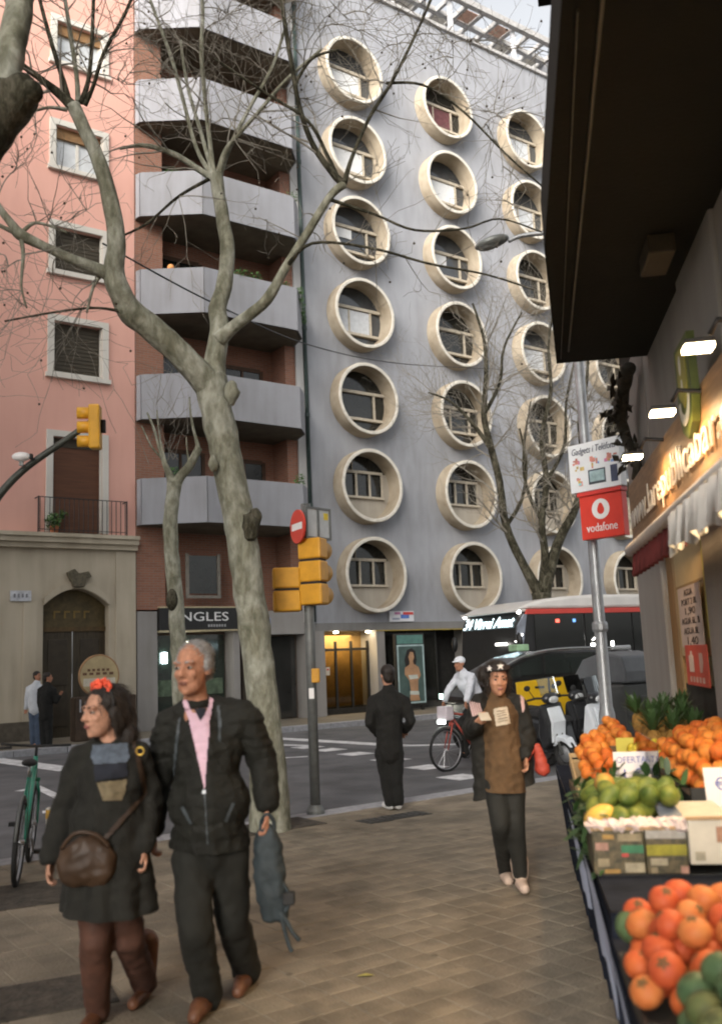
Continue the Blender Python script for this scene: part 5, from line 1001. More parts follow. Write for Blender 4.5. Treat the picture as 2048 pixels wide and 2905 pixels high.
# ================================================================== scooters
def scooter(loc, rz, label, mainm, dark):
    s = empty('motor_scooter', loc, rz, label, 'scooter', 'parked scooters'); s.rotation_euler.x = rad(5)
    for x, R in ((.66, .25), (-.62, .24)):
        m = MB(); m.torus((x, 0, R), R-.06, .062, 'y', 26, 10); w_ = m.build('wheel', m_rubber, s, True); m = MB(); m.lathe([(.12, -.035), (.135, 0), (.12, .035)], 16, (x, 0, R), 'y'); m.build('rim', m_galv, w_, True)
    m = MB(); m.prism([(.36, .30), (.30, .55), (.40, 1.0), (.47, 1.04), (.56, .72), (.52, .40)], -.21, .21); m.build('front_shield', mainm if 'lamp post' in label else dark, s, bevel=.05)
    m = MB(); m.prism([(.47, .42), (.56, .72), (.50, .96), (.53, .97), (.62, .74), (.55, .42)], -.13, .13); m.build('front_panel', mainm, s, bevel=.03)
    m = MB(); m.prism([(.42, .40), (.60, .54), (.78, .50), (.88, .36), (.80, .42), (.66, .46), (.5, .36)], -.08, .08); m.build('front_mudguard', mainm, s, bevel=.02)
    m = MB(); m.tube([(.66, .07, .25), (.54, .05, .62), (.44, .0, 1.0)], .022, 8); m.tube([(.66, -.07, .25), (.54, -.05, .62), (.44, 0, 1.0)], .022, 8); m.build('fork', m_gdk, s, True)
    m = MB(); m.prism([(.42, .26), (-.30, .26), (-.30, .36), (.40, .36)], -.19, .19); m.build('footboard', dark, s, bevel=.03)
    m = MB(); m.prism([(-.08, .34), (-.16, .70), (-.75, .80), (-.98, .72), (-.92, .56), (-.5, .36)], -.18, .18); m.build('rear_body', dark, s, bevel=.06)
    m = MB(); m.prism([(-.10, .70), (-.14, .80), (-.42, .82), (-.5, .88), (-.84, .90), (-.90, .80), (-.7, .78)], -.15, .15); m.build('seat', m_rubber, s, bevel=.04)
    m = MB(); m.tube([(.40, 0, .98), (.40, 0, 1.08)], .03, 8); m.tube([(.30, -.34, 1.10), (.36, -.2, 1.12), (.42, 0, 1.10), (.36, .2, 1.12), (.30, .34, 1.10)], .017, 8); m.build('handlebar', m_rubber, s, True)
    m = MB(); m.ell((.47, 0, 1.10), (.09, .16, .09), 14, 8); m.build('headlamp_cowl', dark, s, True); m = MB(); m.ell((.55, 0, 1.08), (.03, .10, .055), 12, 8); m.build('headlamp', GL('scooter_lamp', (.55, .57, .58), .08), s, True)
    m = MB(); m.prism([(.46, 1.16), (.40, 1.42), (.415, 1.42), (.48, 1.16)], -.17, .17); m.build('windscreen', TG('screen_glass', (.75, .78, .78)), s)
    for y in (-1, 1): m = MB(); m.tube([(.36, y*.22, 1.12), (.34, y*.30, 1.26)], .007, 5); m.ell((.33, y*.32, 1.29), (.015, .065, .045), 10, 6); m.build('mirror', m_rubber, s, True)
    m = MB(); m.ell((-.97, 0, .74), (.03, .09, .04), 10, 6); m.build('tail_light', M('tail_red', (.4, .02, .02)), s, True); m = MB(); m.tube([(-.2, -.16, .26), (-.8, -.2, .32)], [.03, .05], 10); m.build('exhaust', m_galv, s, True)
    m = MB(); m.tube([(-.05, .1, .26), (-.02, .2, .0)], .012, 6); m.build('stand', m_gdk, s)
    return s
m_sw = M('scooter_white', (.62, .66, .70), .3, .06, coat=.5); m_sd = M('scooter_dark', (.02, .021, .023), .35, .2, coat=.3)
q = at(1228, 1600, 15.2); scooter((q.x-.1, q.y+.35, -.12), rad(-62), 'white and black scooter parked nearer the woman, tilted windscreen', m_sw, m_sd)
q = at(1322, 1600, 14.7); scooter((q.x-.12, q.y+.45, -.12), rad(-50), 'white fronted scooter parked next to the lamp post', m_sw, m_sd)
q = at(1275, 1600, 15.9); scooter((q.x-.05, q.y+.35, -.12), rad(-58), 'dark scooter with pale panel parked between two white scooters', m_sd, m_sd)
# ================================================================== people
def fuse(mb, name, mat, parent, org, voxel=.012, smooth=4, fold=0.0, fscale=9.0, quilt=0.0, cut=None):
    me = mb.mesh(name); o = bpy.data.objects.new('tmp', me); COL.objects.link(o)
    r = o.modifiers.new('r', 'REMESH'); r.mode = 'VOXEL'; r.voxel_size = voxel
    if smooth: s = o.modifiers.new('s', 'SMOOTH'); s.factor = .5; s.iterations = smooth
    bpy.context.view_layer.update(); dg = bpy.context.evaluated_depsgraph_get(); me2 = bpy.data.meshes.new_from_object(o.evaluated_get(dg)); bpy.data.objects.remove(o); bpy.data.meshes.remove(me)
    me2.name = name
    if cut is not None:
        bm = bmesh.new(); bm.from_mesh(me2)
        for (pt, nn) in cut: bmesh.ops.bisect_plane(bm, geom=bm.verts[:]+bm.edges[:]+bm.faces[:], plane_co=pt, plane_no=nn, clear_inner=True)
        bm.to_mesh(me2); bm.free(); me2.update()
    if fold or quilt:
        nrm = [v.normal.copy() for v in me2.vertices]
        for v, n in zip(me2.vertices, nrm):
            c = v.co; d = 0.0
            if fold:
                q1 = Vector((c.x*fscale+c.z*fscale*.35, c.y*fscale, c.z*fscale*.5)); q2 = Vector((c.x*fscale*.9-c.z*fscale*1.1, c.y*fscale*.9, c.z*fscale*1.2))
                d += fold*(.9*(.5-abs(mnoise.noise(q1))*1.6)+.7*(.4-abs(mnoise.noise(q2*.9))*1.5)+.35*mnoise.noise(c*fscale*2.6))
            if quilt: d += quilt*(abs(math.sin(c.z*math.pi/.078+.7*mnoise.noise(c*3)))**.4-.7)
            v.co = c+n*d
    for v in me2.vertices: v.co -= org
    me2.materials.clear(); me2.materials.append(mat); me2.polygons.foreach_set('use_smooth', [True]*len(me2.polygons))
    ob = bpy.data.objects.new(name, me2)
    if parent is None: ob.location = org
    return link(ob, parent)
def hand(mb, w, d, nrm, sc=1.0, curl=.5, side=1):
    d = d.normalized(); nrm = (nrm-d*nrm.dot(d)).normalized(); lat = d.cross(nrm)*side
    for i in range(4): mb.cap(w+lat*(i-1.5)*.014*sc, w+d*.085*sc+lat*(i-1.5)*.020*sc, .016*sc, .0125*sc, 8)
    for i, L in enumerate((.068, .078, .073, .058)):
        p = w+d*.088*sc+lat*(i-1.5)*.0205*sc; a = d.copy()
        for k, f in enumerate((.45, .33, .25)):
            an = curl*(.7+.5*k); a2 = (d*math.cos(an*(k+1)*.8)+nrm*math.sin(an*(k+1)*.8)).normalized(); q = p+a2*L*f*sc; mb.cap(p, q, .0092*sc, .0082*sc, 7); p = q
    t0 = w+d*.03*sc-lat*.028*sc; t1 = t0+(d*.65-lat*.55+nrm*.3).normalized()*.038*sc; t2 = t1+(d*.85-lat*.05+nrm*.4).normalized()*.032*sc
    mb.cap(t0, t1, .0125*sc, .0105*sc, 8); mb.cap(t1, t2, .0105*sc, .0085*sc, 8)
def head_frame(f, upv=Vector((0, 0, 1))):
    y = -f.normalized(); x = y.cross(upv).normalized(); z = x.cross(y); return Matrix((x, y, z)).transposed()
def head(mb, c, Rm, s=1.0, fem=False):
    T_ = lambda x, y, z: c+Rm @ Vector((x*s, y*s, z*s)); E = lambda x, y, z, a, b, d: mb.ell(T_(x, y, z), (a*s, b*s, d*s), 16, 12, Rm)
    E(0, .015, .032, .074, .094, .088); E(0, -.018, -.028, .062, .074, .084); E(0, -.035, -.075, .046 if fem else .053, .05, .04); E(0, -.068, -.098, .02, .018, .017)
    mb.cap(T_(0, -.084, .016), T_(0, -.107, -.022), .009*s, .0145*s, 8); E(.013, -.096, -.026, .01, .01, .008); E(-.013, -.096, -.026, .01, .01, .008)
    for k in (-1, 1): E(k*.030, -.078, .030, .028, .014, .009); E(k*.038, -.066, -.022, .02, .018, .02); E(k*.075, .012, -.004, .010, .020, .031)
    E(0, -.084, -.054, .024, .012, .007); E(0, -.082, -.064, .019, .012, .007)
m_eyew = M('eye_white', (.30, .26, .23), .3, .03); m_eyed = M('eye_dark', (.02, .014, .01), .1, .1); m_lips = M('lips', (.28, .10, .085), .5, .1)
def face_parts(body, org, c, Rm, s, browm, skinm, lips=m_lips):
    T_ = lambda x, y, z: c+Rm @ Vector((x*s, y*s, z*s))-org
    for k in (-1, 1):
        m = MB(); m.ell(T_(k*.030, -.079, .007), (.0125*s, .009*s, .0068*s), 12, 8, Rm); e = m.build('eye', m_eyew, body, True)
        m = MB(); m.ell(T_(k*.030-.002, -.0865, .007), (.0066*s, .004*s, .0062*s), 10, 6, Rm); m.build('iris', m_eyed, e, True)
        m = MB(); m.cap(T_(k*.030, -.0835, .0165), T_(k*.030+.012*k, -.080, .0145), .004*s, .003*s, 6); m.cap(T_(k*.030, -.0835, .0165), T_(k*.030-.012*k, -.083, .0145), .004*s, .003*s, 6); m.build('eyelid', skinm, body, True)
        m = MB(); m.cap(T_(k*.016, -.090, .030), T_(k*.048, -.080, .034), .0052*s, .0035*s, 6); m.build('eyebrow', browm, body, True)
    m = MB(); m.cap(T_(-.018, -.0915, -.0575), T_(0, -.0965, -.056), .0035*s, .0055*s, 7); m.cap(T_(.018, -.0915, -.0575), T_(0, -.0965, -.056), .0035*s, .0055*s, 7); m.cap(T_(-.013, -.0915, -.064), T_(.013, -.0915, -.064), .0048*s, .0048*s, 7); m.build('lips', lips, body, True)
def bvh_of(objs):
    vs, fs = [], []
    for o in objs:
        off = Vector(o.location) if o.parent is None else Vector(o.parent.location)+Vector(o.location); b = len(vs)
        vs += [v.co+off for v in o.data.vertices]; fs += [tuple(b+i for i in p.vertices) for p in o.data.polygons]
    return BVHTree.FromPolygons(vs, fs)
def inside(x, y, poly):
    c = False; j = len(poly)-1
    for i in range(len(poly)):
        if (poly[i][1] > y) != (poly[j][1] > y) and x < (poly[j][0]-poly[i][0])*(y-poly[i][1])/(poly[j][1]-poly[i][1])+poly[i][0]: c = not c
        j = i
    return c
def inlay(bvh, poly, name, mat, body, org, lift=.006, step=2.0):
    """a thin cloth panel that lies on the garment below it"""
    xs = [p[0] for p in poly]; ys = [p[1] for p in poly]; nx = max(2, int((max(xs)-min(xs))/step)); ny = max(2, int((max(ys)-min(ys))/step)); idx = {}; m = MB()
    def node(i, j):
        if (i, j) not in idx:
            x = min(xs)+(max(xs)-min(xs))*i/nx; y = min(ys)+(max(ys)-min(ys))*j/ny; r = ray(x, y).normalized(); h = bvh.ray_cast(CAM, r)
            idx[(i, j)] = None if h[0] is None else len(m.v)
            if h[0] is not None: m.v.append(tuple(h[0]+h[1]*lift*.6-r*lift*.6-org))
        return idx[(i, j)]
    for i in range(nx):
        for j in range(ny):
            x = min(xs)+(max(xs)-min(xs))*(i+.5)/nx; y = min(ys)+(max(ys)-min(ys))*(j+.5)/ny
            if inside(x, y, poly):
                q = [node(i, j), node(i+1, j), node(i+1, j+1), node(i, j+1)]
                if None not in q: m.f.append(tuple(q))
    if m.f: return m.build(name, mat, body, True)
def leg_shapes(mb, h, k, a, r=(.085, .06, .045)): mb.cap(h, k, r[0], r[1]); mb.cap(k, a, r[1], r[2])
def arm_shapes(mb, s, e, w, r=(.06, .05, .042)): mb.cap(s, e, r[0], r[1]); mb.cap(e, w, r[1], r[2])
def foot(mb, a, toe, r=.042):
    heel = a+Vector((0, 0, 0)); heel.z = r*.9; t = Vector((toe.x, toe.y, r*.75)); mb.cap(heel, t, r, r*.8); mb.cap(a, heel, r*.85, r)
m_skin = M('skin', (.40, .19, .115), .6, .2, 45, bump=.25, bscale=160, spec=.3); m_skin2 = M('skin_light', (.47, .25, .165), .6, .18, 45, bump=.2, bscale=160, spec=.3)
m_hairg = M('grey_hair', (.30, .29, .28), .75, .35, 60, bump=.6, bscale=120); m_hairb = M('dark_hair', (.018, .013, .010), .55, .4, 60, bump=.4, bscale=120)
m_jack = M('black_puffer', (.014, .014, .011), .75, .25, 9, bump=.4, bscale=60, spec=.25); m_trou = M('charcoal_trousers', (.012, .012, .009), .85, .25, 14, bump=.3, bscale=160)
m_pink_s = M('pink_shirt', (.62, .42, .50), .8, .08, 14); m_navy = M('navy_knit', (.016, .018, .026), .9, .2, 20); m_shoe = M('brown_leather', (.12, .05, .025), .5, .3, 14)
m_line = M('jacket_edge_pale', (.055, .065, .07), .6, .15)

def strands(hair, mat, body, n, L, flow, seed, r=.0014):
    """loose hair lying over the hair mass"""
    rnd = random.Random(seed); vs = hair.data.vertices; m = MB()
    for _ in range(n):
        v = vs[rnd.randrange(len(vs))]; nn = v.normal; f = flow-nn*flow.dot(nn)
        if f.length < .05: continue
        f = (f.normalized()+Vector((rnd.gauss(0, .35), rnd.gauss(0, .35), rnd.gauss(0, .35)))).normalized(); f = (f-nn*f.dot(nn)*.8).normalized(); l = L*rnd.uniform(.5, 1.2); p = v.co+nn*.001
        m.tube([p, p+f*l*.4+nn*.006, p+f*l*.75+nn*.007, p+f*l+nn*rnd.uniform(-.002, .008)], [r, r, r*.8, r*.3], 3, cap=False)
    return tag(m.build('hair_strands', mat, body, True), kind='stuff')
# ---------------------------------------------------------------- the man
DM = 4.90
F1 = gnd(462, 2272); F2 = gnd(556, 2216)
J = dict(head=at(433, 1500, DM-.02), neck=at(440, 1575, DM+.03), chest=at(460, 1680, DM+.02), belly=at(468, 1800, DM-.02), pelvis=at(470, 1900, DM+.02), sl=at(382, 1608, DM+.02), sr=at(548, 1592, DM+.04),
 el=at(352, 1755, DM+.06), wl=at(342, 1862, DM-.02), er=at(588, 1705, DM+.10), wr=at(600, 1806, DM+.02), hl=at(432, 1915, DM), hr=at(512, 1915, DM+.03), kl=at(438, 2075, DM-.12), kr=at(522, 2065, DM+.10))
al = Vector((F1.x, F1.y+.05, .09)); ar = Vector((F2.x-.01, F2.y+.05, .10))
org = Vector((.5*(F1.x+F2.x), .5*(F1.y+F2.y), 0)); HF = head_frame(Vector((-.34, -.93, -.02))); b = MB()
head(b, J['head'], HF, 1.14); b.cap(J['head']+Vector((0, .02, -.06)), J['neck'], .058, .062); b.cap(J['neck'], J['chest'], .07, .13); b.cap(J['chest'], J['belly'], .14, .135); b.cap(J['belly'], J['pelvis'], .13, .125)
dn = Vector((0, 0, -.04)); arm_shapes(b, J['sl']+dn, J['el'], J['wl'], (.042, .038, .028)); arm_shapes(b, J['sr']+dn, J['er'], J['wr'], (.042, .038, .028)); b.cap(J['chest'], J['sl']+dn, .09, .042); b.cap(J['chest'], J['sr']+dn, .09, .042)
hand(b, J['wr']+Vector((-.004, -.01, -.03)), Vector((-.05, -.1, -1)), Vector((-1, -.2, 0)), .92, .75, 1); hand(b, J['wl'], Vector((.05, -.15, -1)), Vector((1, -.2, 0)), .92, .5, -1)
leg_shapes(b, J['hl'], J['kl'], al, (.055, .03, .02)); leg_shapes(b, J['hr'], J['kr'], ar, (.055, .03, .02)); b.cap(al, Vector((al.x, al.y-.08, .035)), .020, .020); b.cap(ar, Vector((ar.x, ar.y-.08, .035)), .020, .020)
man = fuse(b, 'person', m_skin, None, org, .0075, 3); tag(man, 'grey haired man in black puffer jacket and open pink shirt walking with a bag', 'person')
face_parts(man, org, J['head'], HF, 1.14, m_hairg, m_skin, M('lips_man', (.25, .10, .07), .6))
b = MB(); T_ = lambda x, y, z: J['head']+HF @ (Vector((x, y, z))*1.14)
b.ell(T_(0, .030, .054), (.088, .101, .082), 18, 12, HF); b.ell(T_(0, .066, .0), (.078, .050, .078), 14, 10, HF)
for k in (-1, 1): b.ell(T_(k*.072, .012, .02), (.019, .040, .046), 10, 8, HF)
hm = fuse(b, 'hair', m_hairg, man, org, .009, 2, .004, 60); strands(hm, m_hairg, man, 900, .014, HF @ Vector((.1, .8, -.3)), 1); strands(hm, M('silver_hair', (.5, .49, .47), .7, .2, 40), man, 400, .014, HF @ Vector((.1, .7, .3)), 2)
b = MB(); leg_shapes(b, J['hl'], J['kl'], al+Vector((0, 0, -.03)), (.108, .085, .076)); leg_shapes(b, J['hr'], J['kr'], ar+Vector((0, 0, -.03)), (.108, .085, .076)); b.cap(J['pelvis'], J['belly'], .145, .14); b.cap(J['hl'], J['pelvis'], .10, .13); b.cap(J['hr'], J['pelvis'], .10, .13)
fuse(b, 'trousers', m_trou, man, org, .014, 4, .011, 9)
for a, f in ((al, F1), (ar, F2)):
    b = MB(); foot(b, a, Vector((f.x-.03, f.y-.16, 0)), .045); b.ell(Vector((f.x-.02, f.y-.07, .05)), (.048, .12, .045), 14, 8); fuse(b, 'shoe', m_shoe, man, org, .010, 3)
b = MB(); b.cap(J['neck']+Vector((0, .03, -.01)), J['chest'], .075, .15); b.cap(J['chest'], J['belly'], .16, .165); b.cap(J['belly'], J['pelvis']+Vector((0, 0, -.10)), .165, .165)
b.ell(J['chest'], (.20, .135, .17), 16, 10); b.ell(J['belly'], (.205, .155, .19), 16, 10); b.ell(J['pelvis'], (.205, .15, .22), 16, 10); b.ell(J['pelvis']+Vector((0, 0, -.12)), (.20, .145, .16), 16, 10)
for k in 'lr':
    arm_shapes(b, J['s'+k]+Vector((0, 0, -.03)), J['e'+k], J['w'+k]+Vector((0, 0, .02)), (.078, .074, .06)); b.cap(J['neck']+Vector((0, .03, -.03)), J['s'+k]+Vector((0, .01, -.03)), .07, .075); b.cap(J['chest'], J['s'+k]+Vector((0, 0, -.03)), .12, .075)
    for q_ in range(5): t_ = .2+.16*q_; c_ = J['s'+k].lerp(J['e'+k], t_); b.ell(c_, (.086, .086, .03), 12, 6)
b.torus(J['neck']+Vector((.005, .02, -.015)), .078, .026, 'z', 20, 8)
hz = at(470, 1900, DM).z
jk = fuse(b, 'jacket', m_jack, man, org, .010, 3, .012, 11, .0075, cut=[(Vector((J['pelvis'].x, J['pelvis'].y, hz)), Vector((.05, -.04, 1)))])
bv = bvh_of([jk]); inlay(bv, [(422, 1600), (440, 1600), (450, 1614), (460, 1600), (471, 1590), (469, 1640), (463, 1720), (459, 1775), (452, 1740), (440, 1690), (428, 1630)], 'shirt', m_pink_s, man, org, .008)
bvn = bvh_of([jk, man]); inlay(bvn, [(436, 1590), (463, 1587), (457, 1606), (450, 1618), (443, 1606)], 'undershirt', m_navy, man, org, .010)
inlay(bv, [(399, 1615), (405, 1608), (398, 1690), (392, 1740), (389, 1738), (392, 1690)], 'lapel_highlight', m_line, man, org, .007); inlay(bv, [(487, 1585), (493, 1583), (497, 1620), (494, 1665), (490, 1662), (490, 1620)], 'lapel_highlight', m_line, man, org, .007)  # pale strips paint the lighter highlights along the jacket edges
inlay(bvn, [(410, 1572), (419, 1570), (441, 1618), (436, 1634), (424, 1612)], 'collar', m_pink_s, man, org, .012); inlay(bvn, [(470, 1566), (478, 1570), (474, 1596), (461, 1632), (457, 1616)], 'collar', m_pink_s, man, org, .012)
for (x_, y_, x2, y2) in ((459, 1782, 466, 1895),): inlay(bv, [(x_-1.5, y_), (x_+1.5, y_), (x2+1.5, y2), (x2-1.5, y2)], 'zip', m_line, man, org, .005, 1.2)
for p_ in ([(405, 1812), (412, 1808), (432, 1848), (426, 1850)], [(520, 1800), (526, 1804), (508, 1846), (502, 1842)]): inlay(bv, p_, 'pocket_edge', m_line, man, org, .004, 1.5)
inlay(bv, [(454, 1772), (462, 1772), (462, 1782), (454, 1782)], 'zip_pull', m_galv, man, org, .012)
# bag in his hand
hb = at(600, 1842, DM+.0); bg = MB()
for a_, r_ in (((597, 1870), .055), ((602, 1920), .085), ((608, 1975), .10), ((612, 2020), .095), ((622, 2050), .07)): pass
P_ = [at(x, y, DM) for x, y in ((597, 1862), (600, 1905), (606, 1960), (612, 2010), (618, 2055))]
for (p, r, q, r2) in zip(P_[:-1], (.045, .075, .092, .088), P_[1:], (.075, .092, .088, .06)):
    for off in (-.03, .03): bg.cap(p+Vector((off*.6, 0, 0)), q+Vector((off, 0, 0)), r*.62, r2*.62)
bago = Vector((hb.x, hb.y, P_[-1].z)); bag = empty('rucksack', bago, 0, 'dark teal rucksack with dangling straps carried in the walking man\'s hand', 'bag'); m_bag = M('bag_teal', (.025, .034, .038), .7, .3, 12, bump=.3, bscale=40)
fuse(bg, 'pouch', m_bag, bag, bago, .012, 4, .012, 12)
m = MB(); p, r = smooth_path([hb+Vector((-.03, 0, .0)), hb+Vector((0, -.02, .035)), hb+Vector((.03, 0, .0)), P_[0]+Vector((.04, 0, -.02))], [.011]*4); m.tube([q-bago for q in p], r, 8); p, r = smooth_path([hb+Vector((-.03, 0, 0)), P_[0]+Vector((-.03, 0, -.02))], [.011]*2); m.tube([q-bago for q in p], r, 8); m.build('handle', m_bag, bag, True)
for pts in ([(622, 2040), (640, 2062), (655, 2090), (672, 2110)], [(630, 2050), (638, 2085), (648, 2120), (655, 2135)], [(614, 1960), (640, 1990), (650, 2020), (640, 2045)]):
    m = MB(); p, r = smooth_path([at(x, y, DM-.03)-bago for x, y in pts], [.012]*len(pts)); m.tube(p, r, 6); m.build('strap', m_bag, bag, True)
m = MB(); m.box(-.03, -.03, -.03, .03, .03, .03); o = m.build('buckle', m_rubber, bag, bevel=.01); o.location = at(648, 2015, DM-.03)-bago

# ---------------------------------------------------------------- the woman beside him
DW = 4.75
G1 = gnd(214, 2300); G2 = gnd(322, 2245)
J = dict(head=at(230, 1598, DW-.02), neck=at(246, 1655, DW+.03), chest=at(250, 1745, DW), belly=at(245, 1840, DW), pelvis=at(240, 1930, DW), sl=at(186, 1690, DW), sr=at(308, 1685, DW+.04), el=at(146, 1810, DW+.02), wl=at(116, 1925, DW-.06), er=at(338, 1800, DW+.08), wr=at(322, 1900, DW-.04), hl=at(215, 1960, DW), hr=at(270, 1960, DW+.02), kl=at(212, 2110, DW-.05), kr=at(288, 2105, DW+.08))
al = Vector((G1.x, G1.y+.04, .10)); ar = Vector((G2.x, G2.y+.04, .11)); org = Vector(((G1.x+G2.x)/2, (G1.y+G2.y)/2, 0)); HF = head_frame(Vector((-.62, -.78, -.03))); s = 1.02
b = MB(); head(b, J['head'], HF, s, True); b.cap(J['head']+Vector((.015, .02, -.05)), J['neck'], .046, .052); b.cap(J['neck'], J['chest'], .055, .11); b.cap(J['chest'], J['belly'], .12, .105); b.cap(J['belly'], J['pelvis'], .105, .13)
for k in 'lr': arm_shapes(b, J['s'+k]+Vector((0, 0, -.03)), J['e'+k], J['w'+k], (.036, .032, .024)); b.cap(J['chest'], J['s'+k]+Vector((0, 0, -.03)), .075, .036)
hand(b, J['wl'], Vector((-.1, -.1, -1)), Vector((1, -.1, 0)), .85, .45, -1); hand(b, J['wr'], Vector((.2, -.2, -1)), Vector((-1, -.2, 0)), .85, .6, 1)
leg_shapes(b, J['hl'], J['kl'], al, (.055, .03, .02)); leg_shapes(b, J['hr'], J['kr'], ar, (.055, .03, .02)); b.cap(al, Vector((al.x, al.y-.07, .032)), .018, .018); b.cap(ar, Vector((ar.x, ar.y-.07, .032)), .018, .018)
wom = fuse(b, 'person', m_skin2, None, org, .0072, 3); tag(wom, 'dark haired woman in knee length black coat with red flowers on her head', 'person')
face_parts(wom, org, J['head'], HF, s, m_hairb, m_skin2)
T_ = lambda x, y, z: J['head']+HF @ (Vector((x, y, z))*s)
b = MB(); b.ell(T_(0, .038, .05), (.098, .104, .09), 18, 12, HF); b.ell(T_(0, .078, -.02), (.10, .068, .12), 16, 10, HF); b.ell(T_(.01, .10, -.12), (.10, .062, .09), 14, 10, HF)
for k in (-1, 1): b.ell(T_(k*.076, .035, -.02), (.024, .05, .08), 12, 8, HF)
hm = fuse(b, 'hair', m_hairb, wom, org, .010, 3, .008, 30); strands(hm, M('hair_brown', (.035, .024, .016), .5, .4, 40), wom, 700, .08, Vector((.15, .3, -1)), 3, .001)
fl = MB(); rf = random.Random(2); m_flow = M('red_flower', (.72, .09, .04), .7, .25, 30)
for (x, y, z, r) in ((-.05, -.005, .122, .024), (.0, -.02, .130, .027), (.05, -.0, .124, .024), (.026, .0, .140, .018), (-.028, .0, .136, .018)):
    m = MB()
    for k in range(5): a = k*1.257; m.ell(T_(x+.018*math.cos(a), y-.004, z+.018*math.sin(a)), (r*.62, r*.4, r*.62), 8, 6, HF)
    for i in range(len(m.v)): m.v[i] = tuple(Vector(m.v[i])-org)
    m.build('flower', m_flow, wom, True)
m = MB(); pts = [T_(.092*math.cos(t_), .0, .03+.105*math.sin(t_))-org for t_ in [rad(a) for a in range(0, 181, 15)]]; m.tube(pts, .008, 8); m.build('headband', M('headband_black', (.02, .02, .02), .7), wom, True)
m_coat = M('black_wool_coat', (.013, .0125, .0095), .9, .3, 16, bump=.3, bscale=90); m_bt = M('brown_trousers', (.075, .032, .020), .8, .3, 12)
b = MB(); leg_shapes(b, J['hl'], J['kl'], al+Vector((0, 0, -.04)), (.098, .075, .064)); leg_shapes(b, J['hr'], J['kr'], ar+Vector((0, 0, -.04)), (.098, .075, .064)); b.cap(J['hl'], J['hr'], .1, .1); fuse(b, 'trousers', m_bt, wom, org, .014, 3, .009, 10)
for a, f in ((al, G1), (ar, G2)):
    b = MB(); foot(b, a, Vector((f.x-.02, f.y-.14, 0)), .04); b.cap(a, a+Vector((0, 0, .16)), .060, .074); fuse(b, 'boot', m_shoe, wom, org, .010, 3)
b = MB(); b.cap(J['neck']+Vector((0, .03, -.02)), J['chest'], .075, .14); b.ell(J['chest'], (.175, .13, .16), 16, 10); b.cap(J['chest'], J['belly'], .14, .14); b.ell(J['belly'], (.18, .145, .17), 16, 10); b.ell(J['pelvis'], (.20, .16, .16), 16, 10)
hzl = at(240, 2040, DW).z
for (dx, dy) in ((-.16, .0), (-.10, -.10), (.0, -.13), (.10, -.10), (.17, .0), (.12, .10), (0, .14), (-.12, .10)): b.cap(J['belly']+Vector((dx*.5, dy*.5, 0)), Vector((J['pelvis'].x+dx*1.0, J['pelvis'].y+dy*1.0, hzl-.10)), .09, .085)
b.cap(J['pelvis'], Vector((J['pelvis'].x, J['pelvis'].y, hzl-.1)), .16, .16)
for k in 'lr': arm_shapes(b, J['s'+k]+Vector((0, 0, -.02)), J['e'+k], J['w'+k]+Vector((0, 0, .015)), (.072, .064, .056)); b.cap(J['neck']+Vector((0, .03, -.03)), J['s'+k]+Vector((0, 0, -.02)), .06, .07); b.cap(J['chest'], J['s'+k]+Vector((0, 0, -.02)), .10, .072)
b.torus(J['neck']+Vector((.0, .02, -.03)), .075, .028, 'z', 20, 8)
ck = fuse(b, 'coat', m_coat, wom, org, .013, 4, .016, 9, cut=[(Vector((J['pelvis'].x, J['pelvis'].y, hzl)), Vector((.06, -.05, 1)))])
bv = bvh_of([ck])
inlay(bv, [(207, 1672), (285, 1668), (290, 1700), (282, 1712), (212, 1716), (205, 1700)], 'sweater_band', M('knit_grey_blue', (.09, .11, .14), .9, .25, 30), wom, org, .009); inlay(bv, [(212, 1718), (284, 1713), (286, 1742), (214, 1752)], 'sweater_band', m_navy, wom, org, .009); inlay(bv, [(218, 1756), (284, 1748), (282, 1772), (272, 1796), (232, 1796)], 'sweater_band', M('knit_beige', (.17, .135, .08), .9, .25, 30), wom, org, .009)
inlay(bv, [(296, 1665), (304, 1665), (330, 1780), (235, 1890), (226, 1884), (318, 1782)], 'bag_strap', M('strap_brown', (.035, .02, .012), .6, .2), wom, org, .014)
rg = at(314, 1685, DW-.16); m = MB(); m.torus(rg-org, .018, .004, 'y', 18, 6); m.build('strap_ring', M('gold_ring', (.6, .4, .08), .3, .1, metal=.9), wom, True)
b = MB(); bc = at(190, 1930, DW-.17); bo_ = Vector((bc.x, bc.y, bc.z-.12)); sb = empty('shoulder_bag', bo_, 0, 'soft brown shoulder bag hanging at the woman\'s hip', 'bag')
b.ell(bc, (.115, .055, .115), 16, 10); b.ell(bc+Vector((.06, 0, -.02)), (.09, .05, .10), 14, 10); b.ell(bc+Vector((-.05, 0, -.02)), (.08, .05, .10), 14, 10); m_bagb = M('bag_brown', (.045, .024, .012), .55, .3, 9); fuse(b, 'pouch', m_bagb, sb, bo_, .012, 4, .012, 14)
m = MB(); p, r = smooth_path([bc+Vector((-.10, -.03, .06)), bc+Vector((-.03, -.05, .13)), bc+Vector((.06, -.04, .12)), bc+Vector((.12, -.02, .06))], [.010]*4); m.tube([q-bo_ for q in p], r, 7); m.build('handle', m_bagb, sb, True)

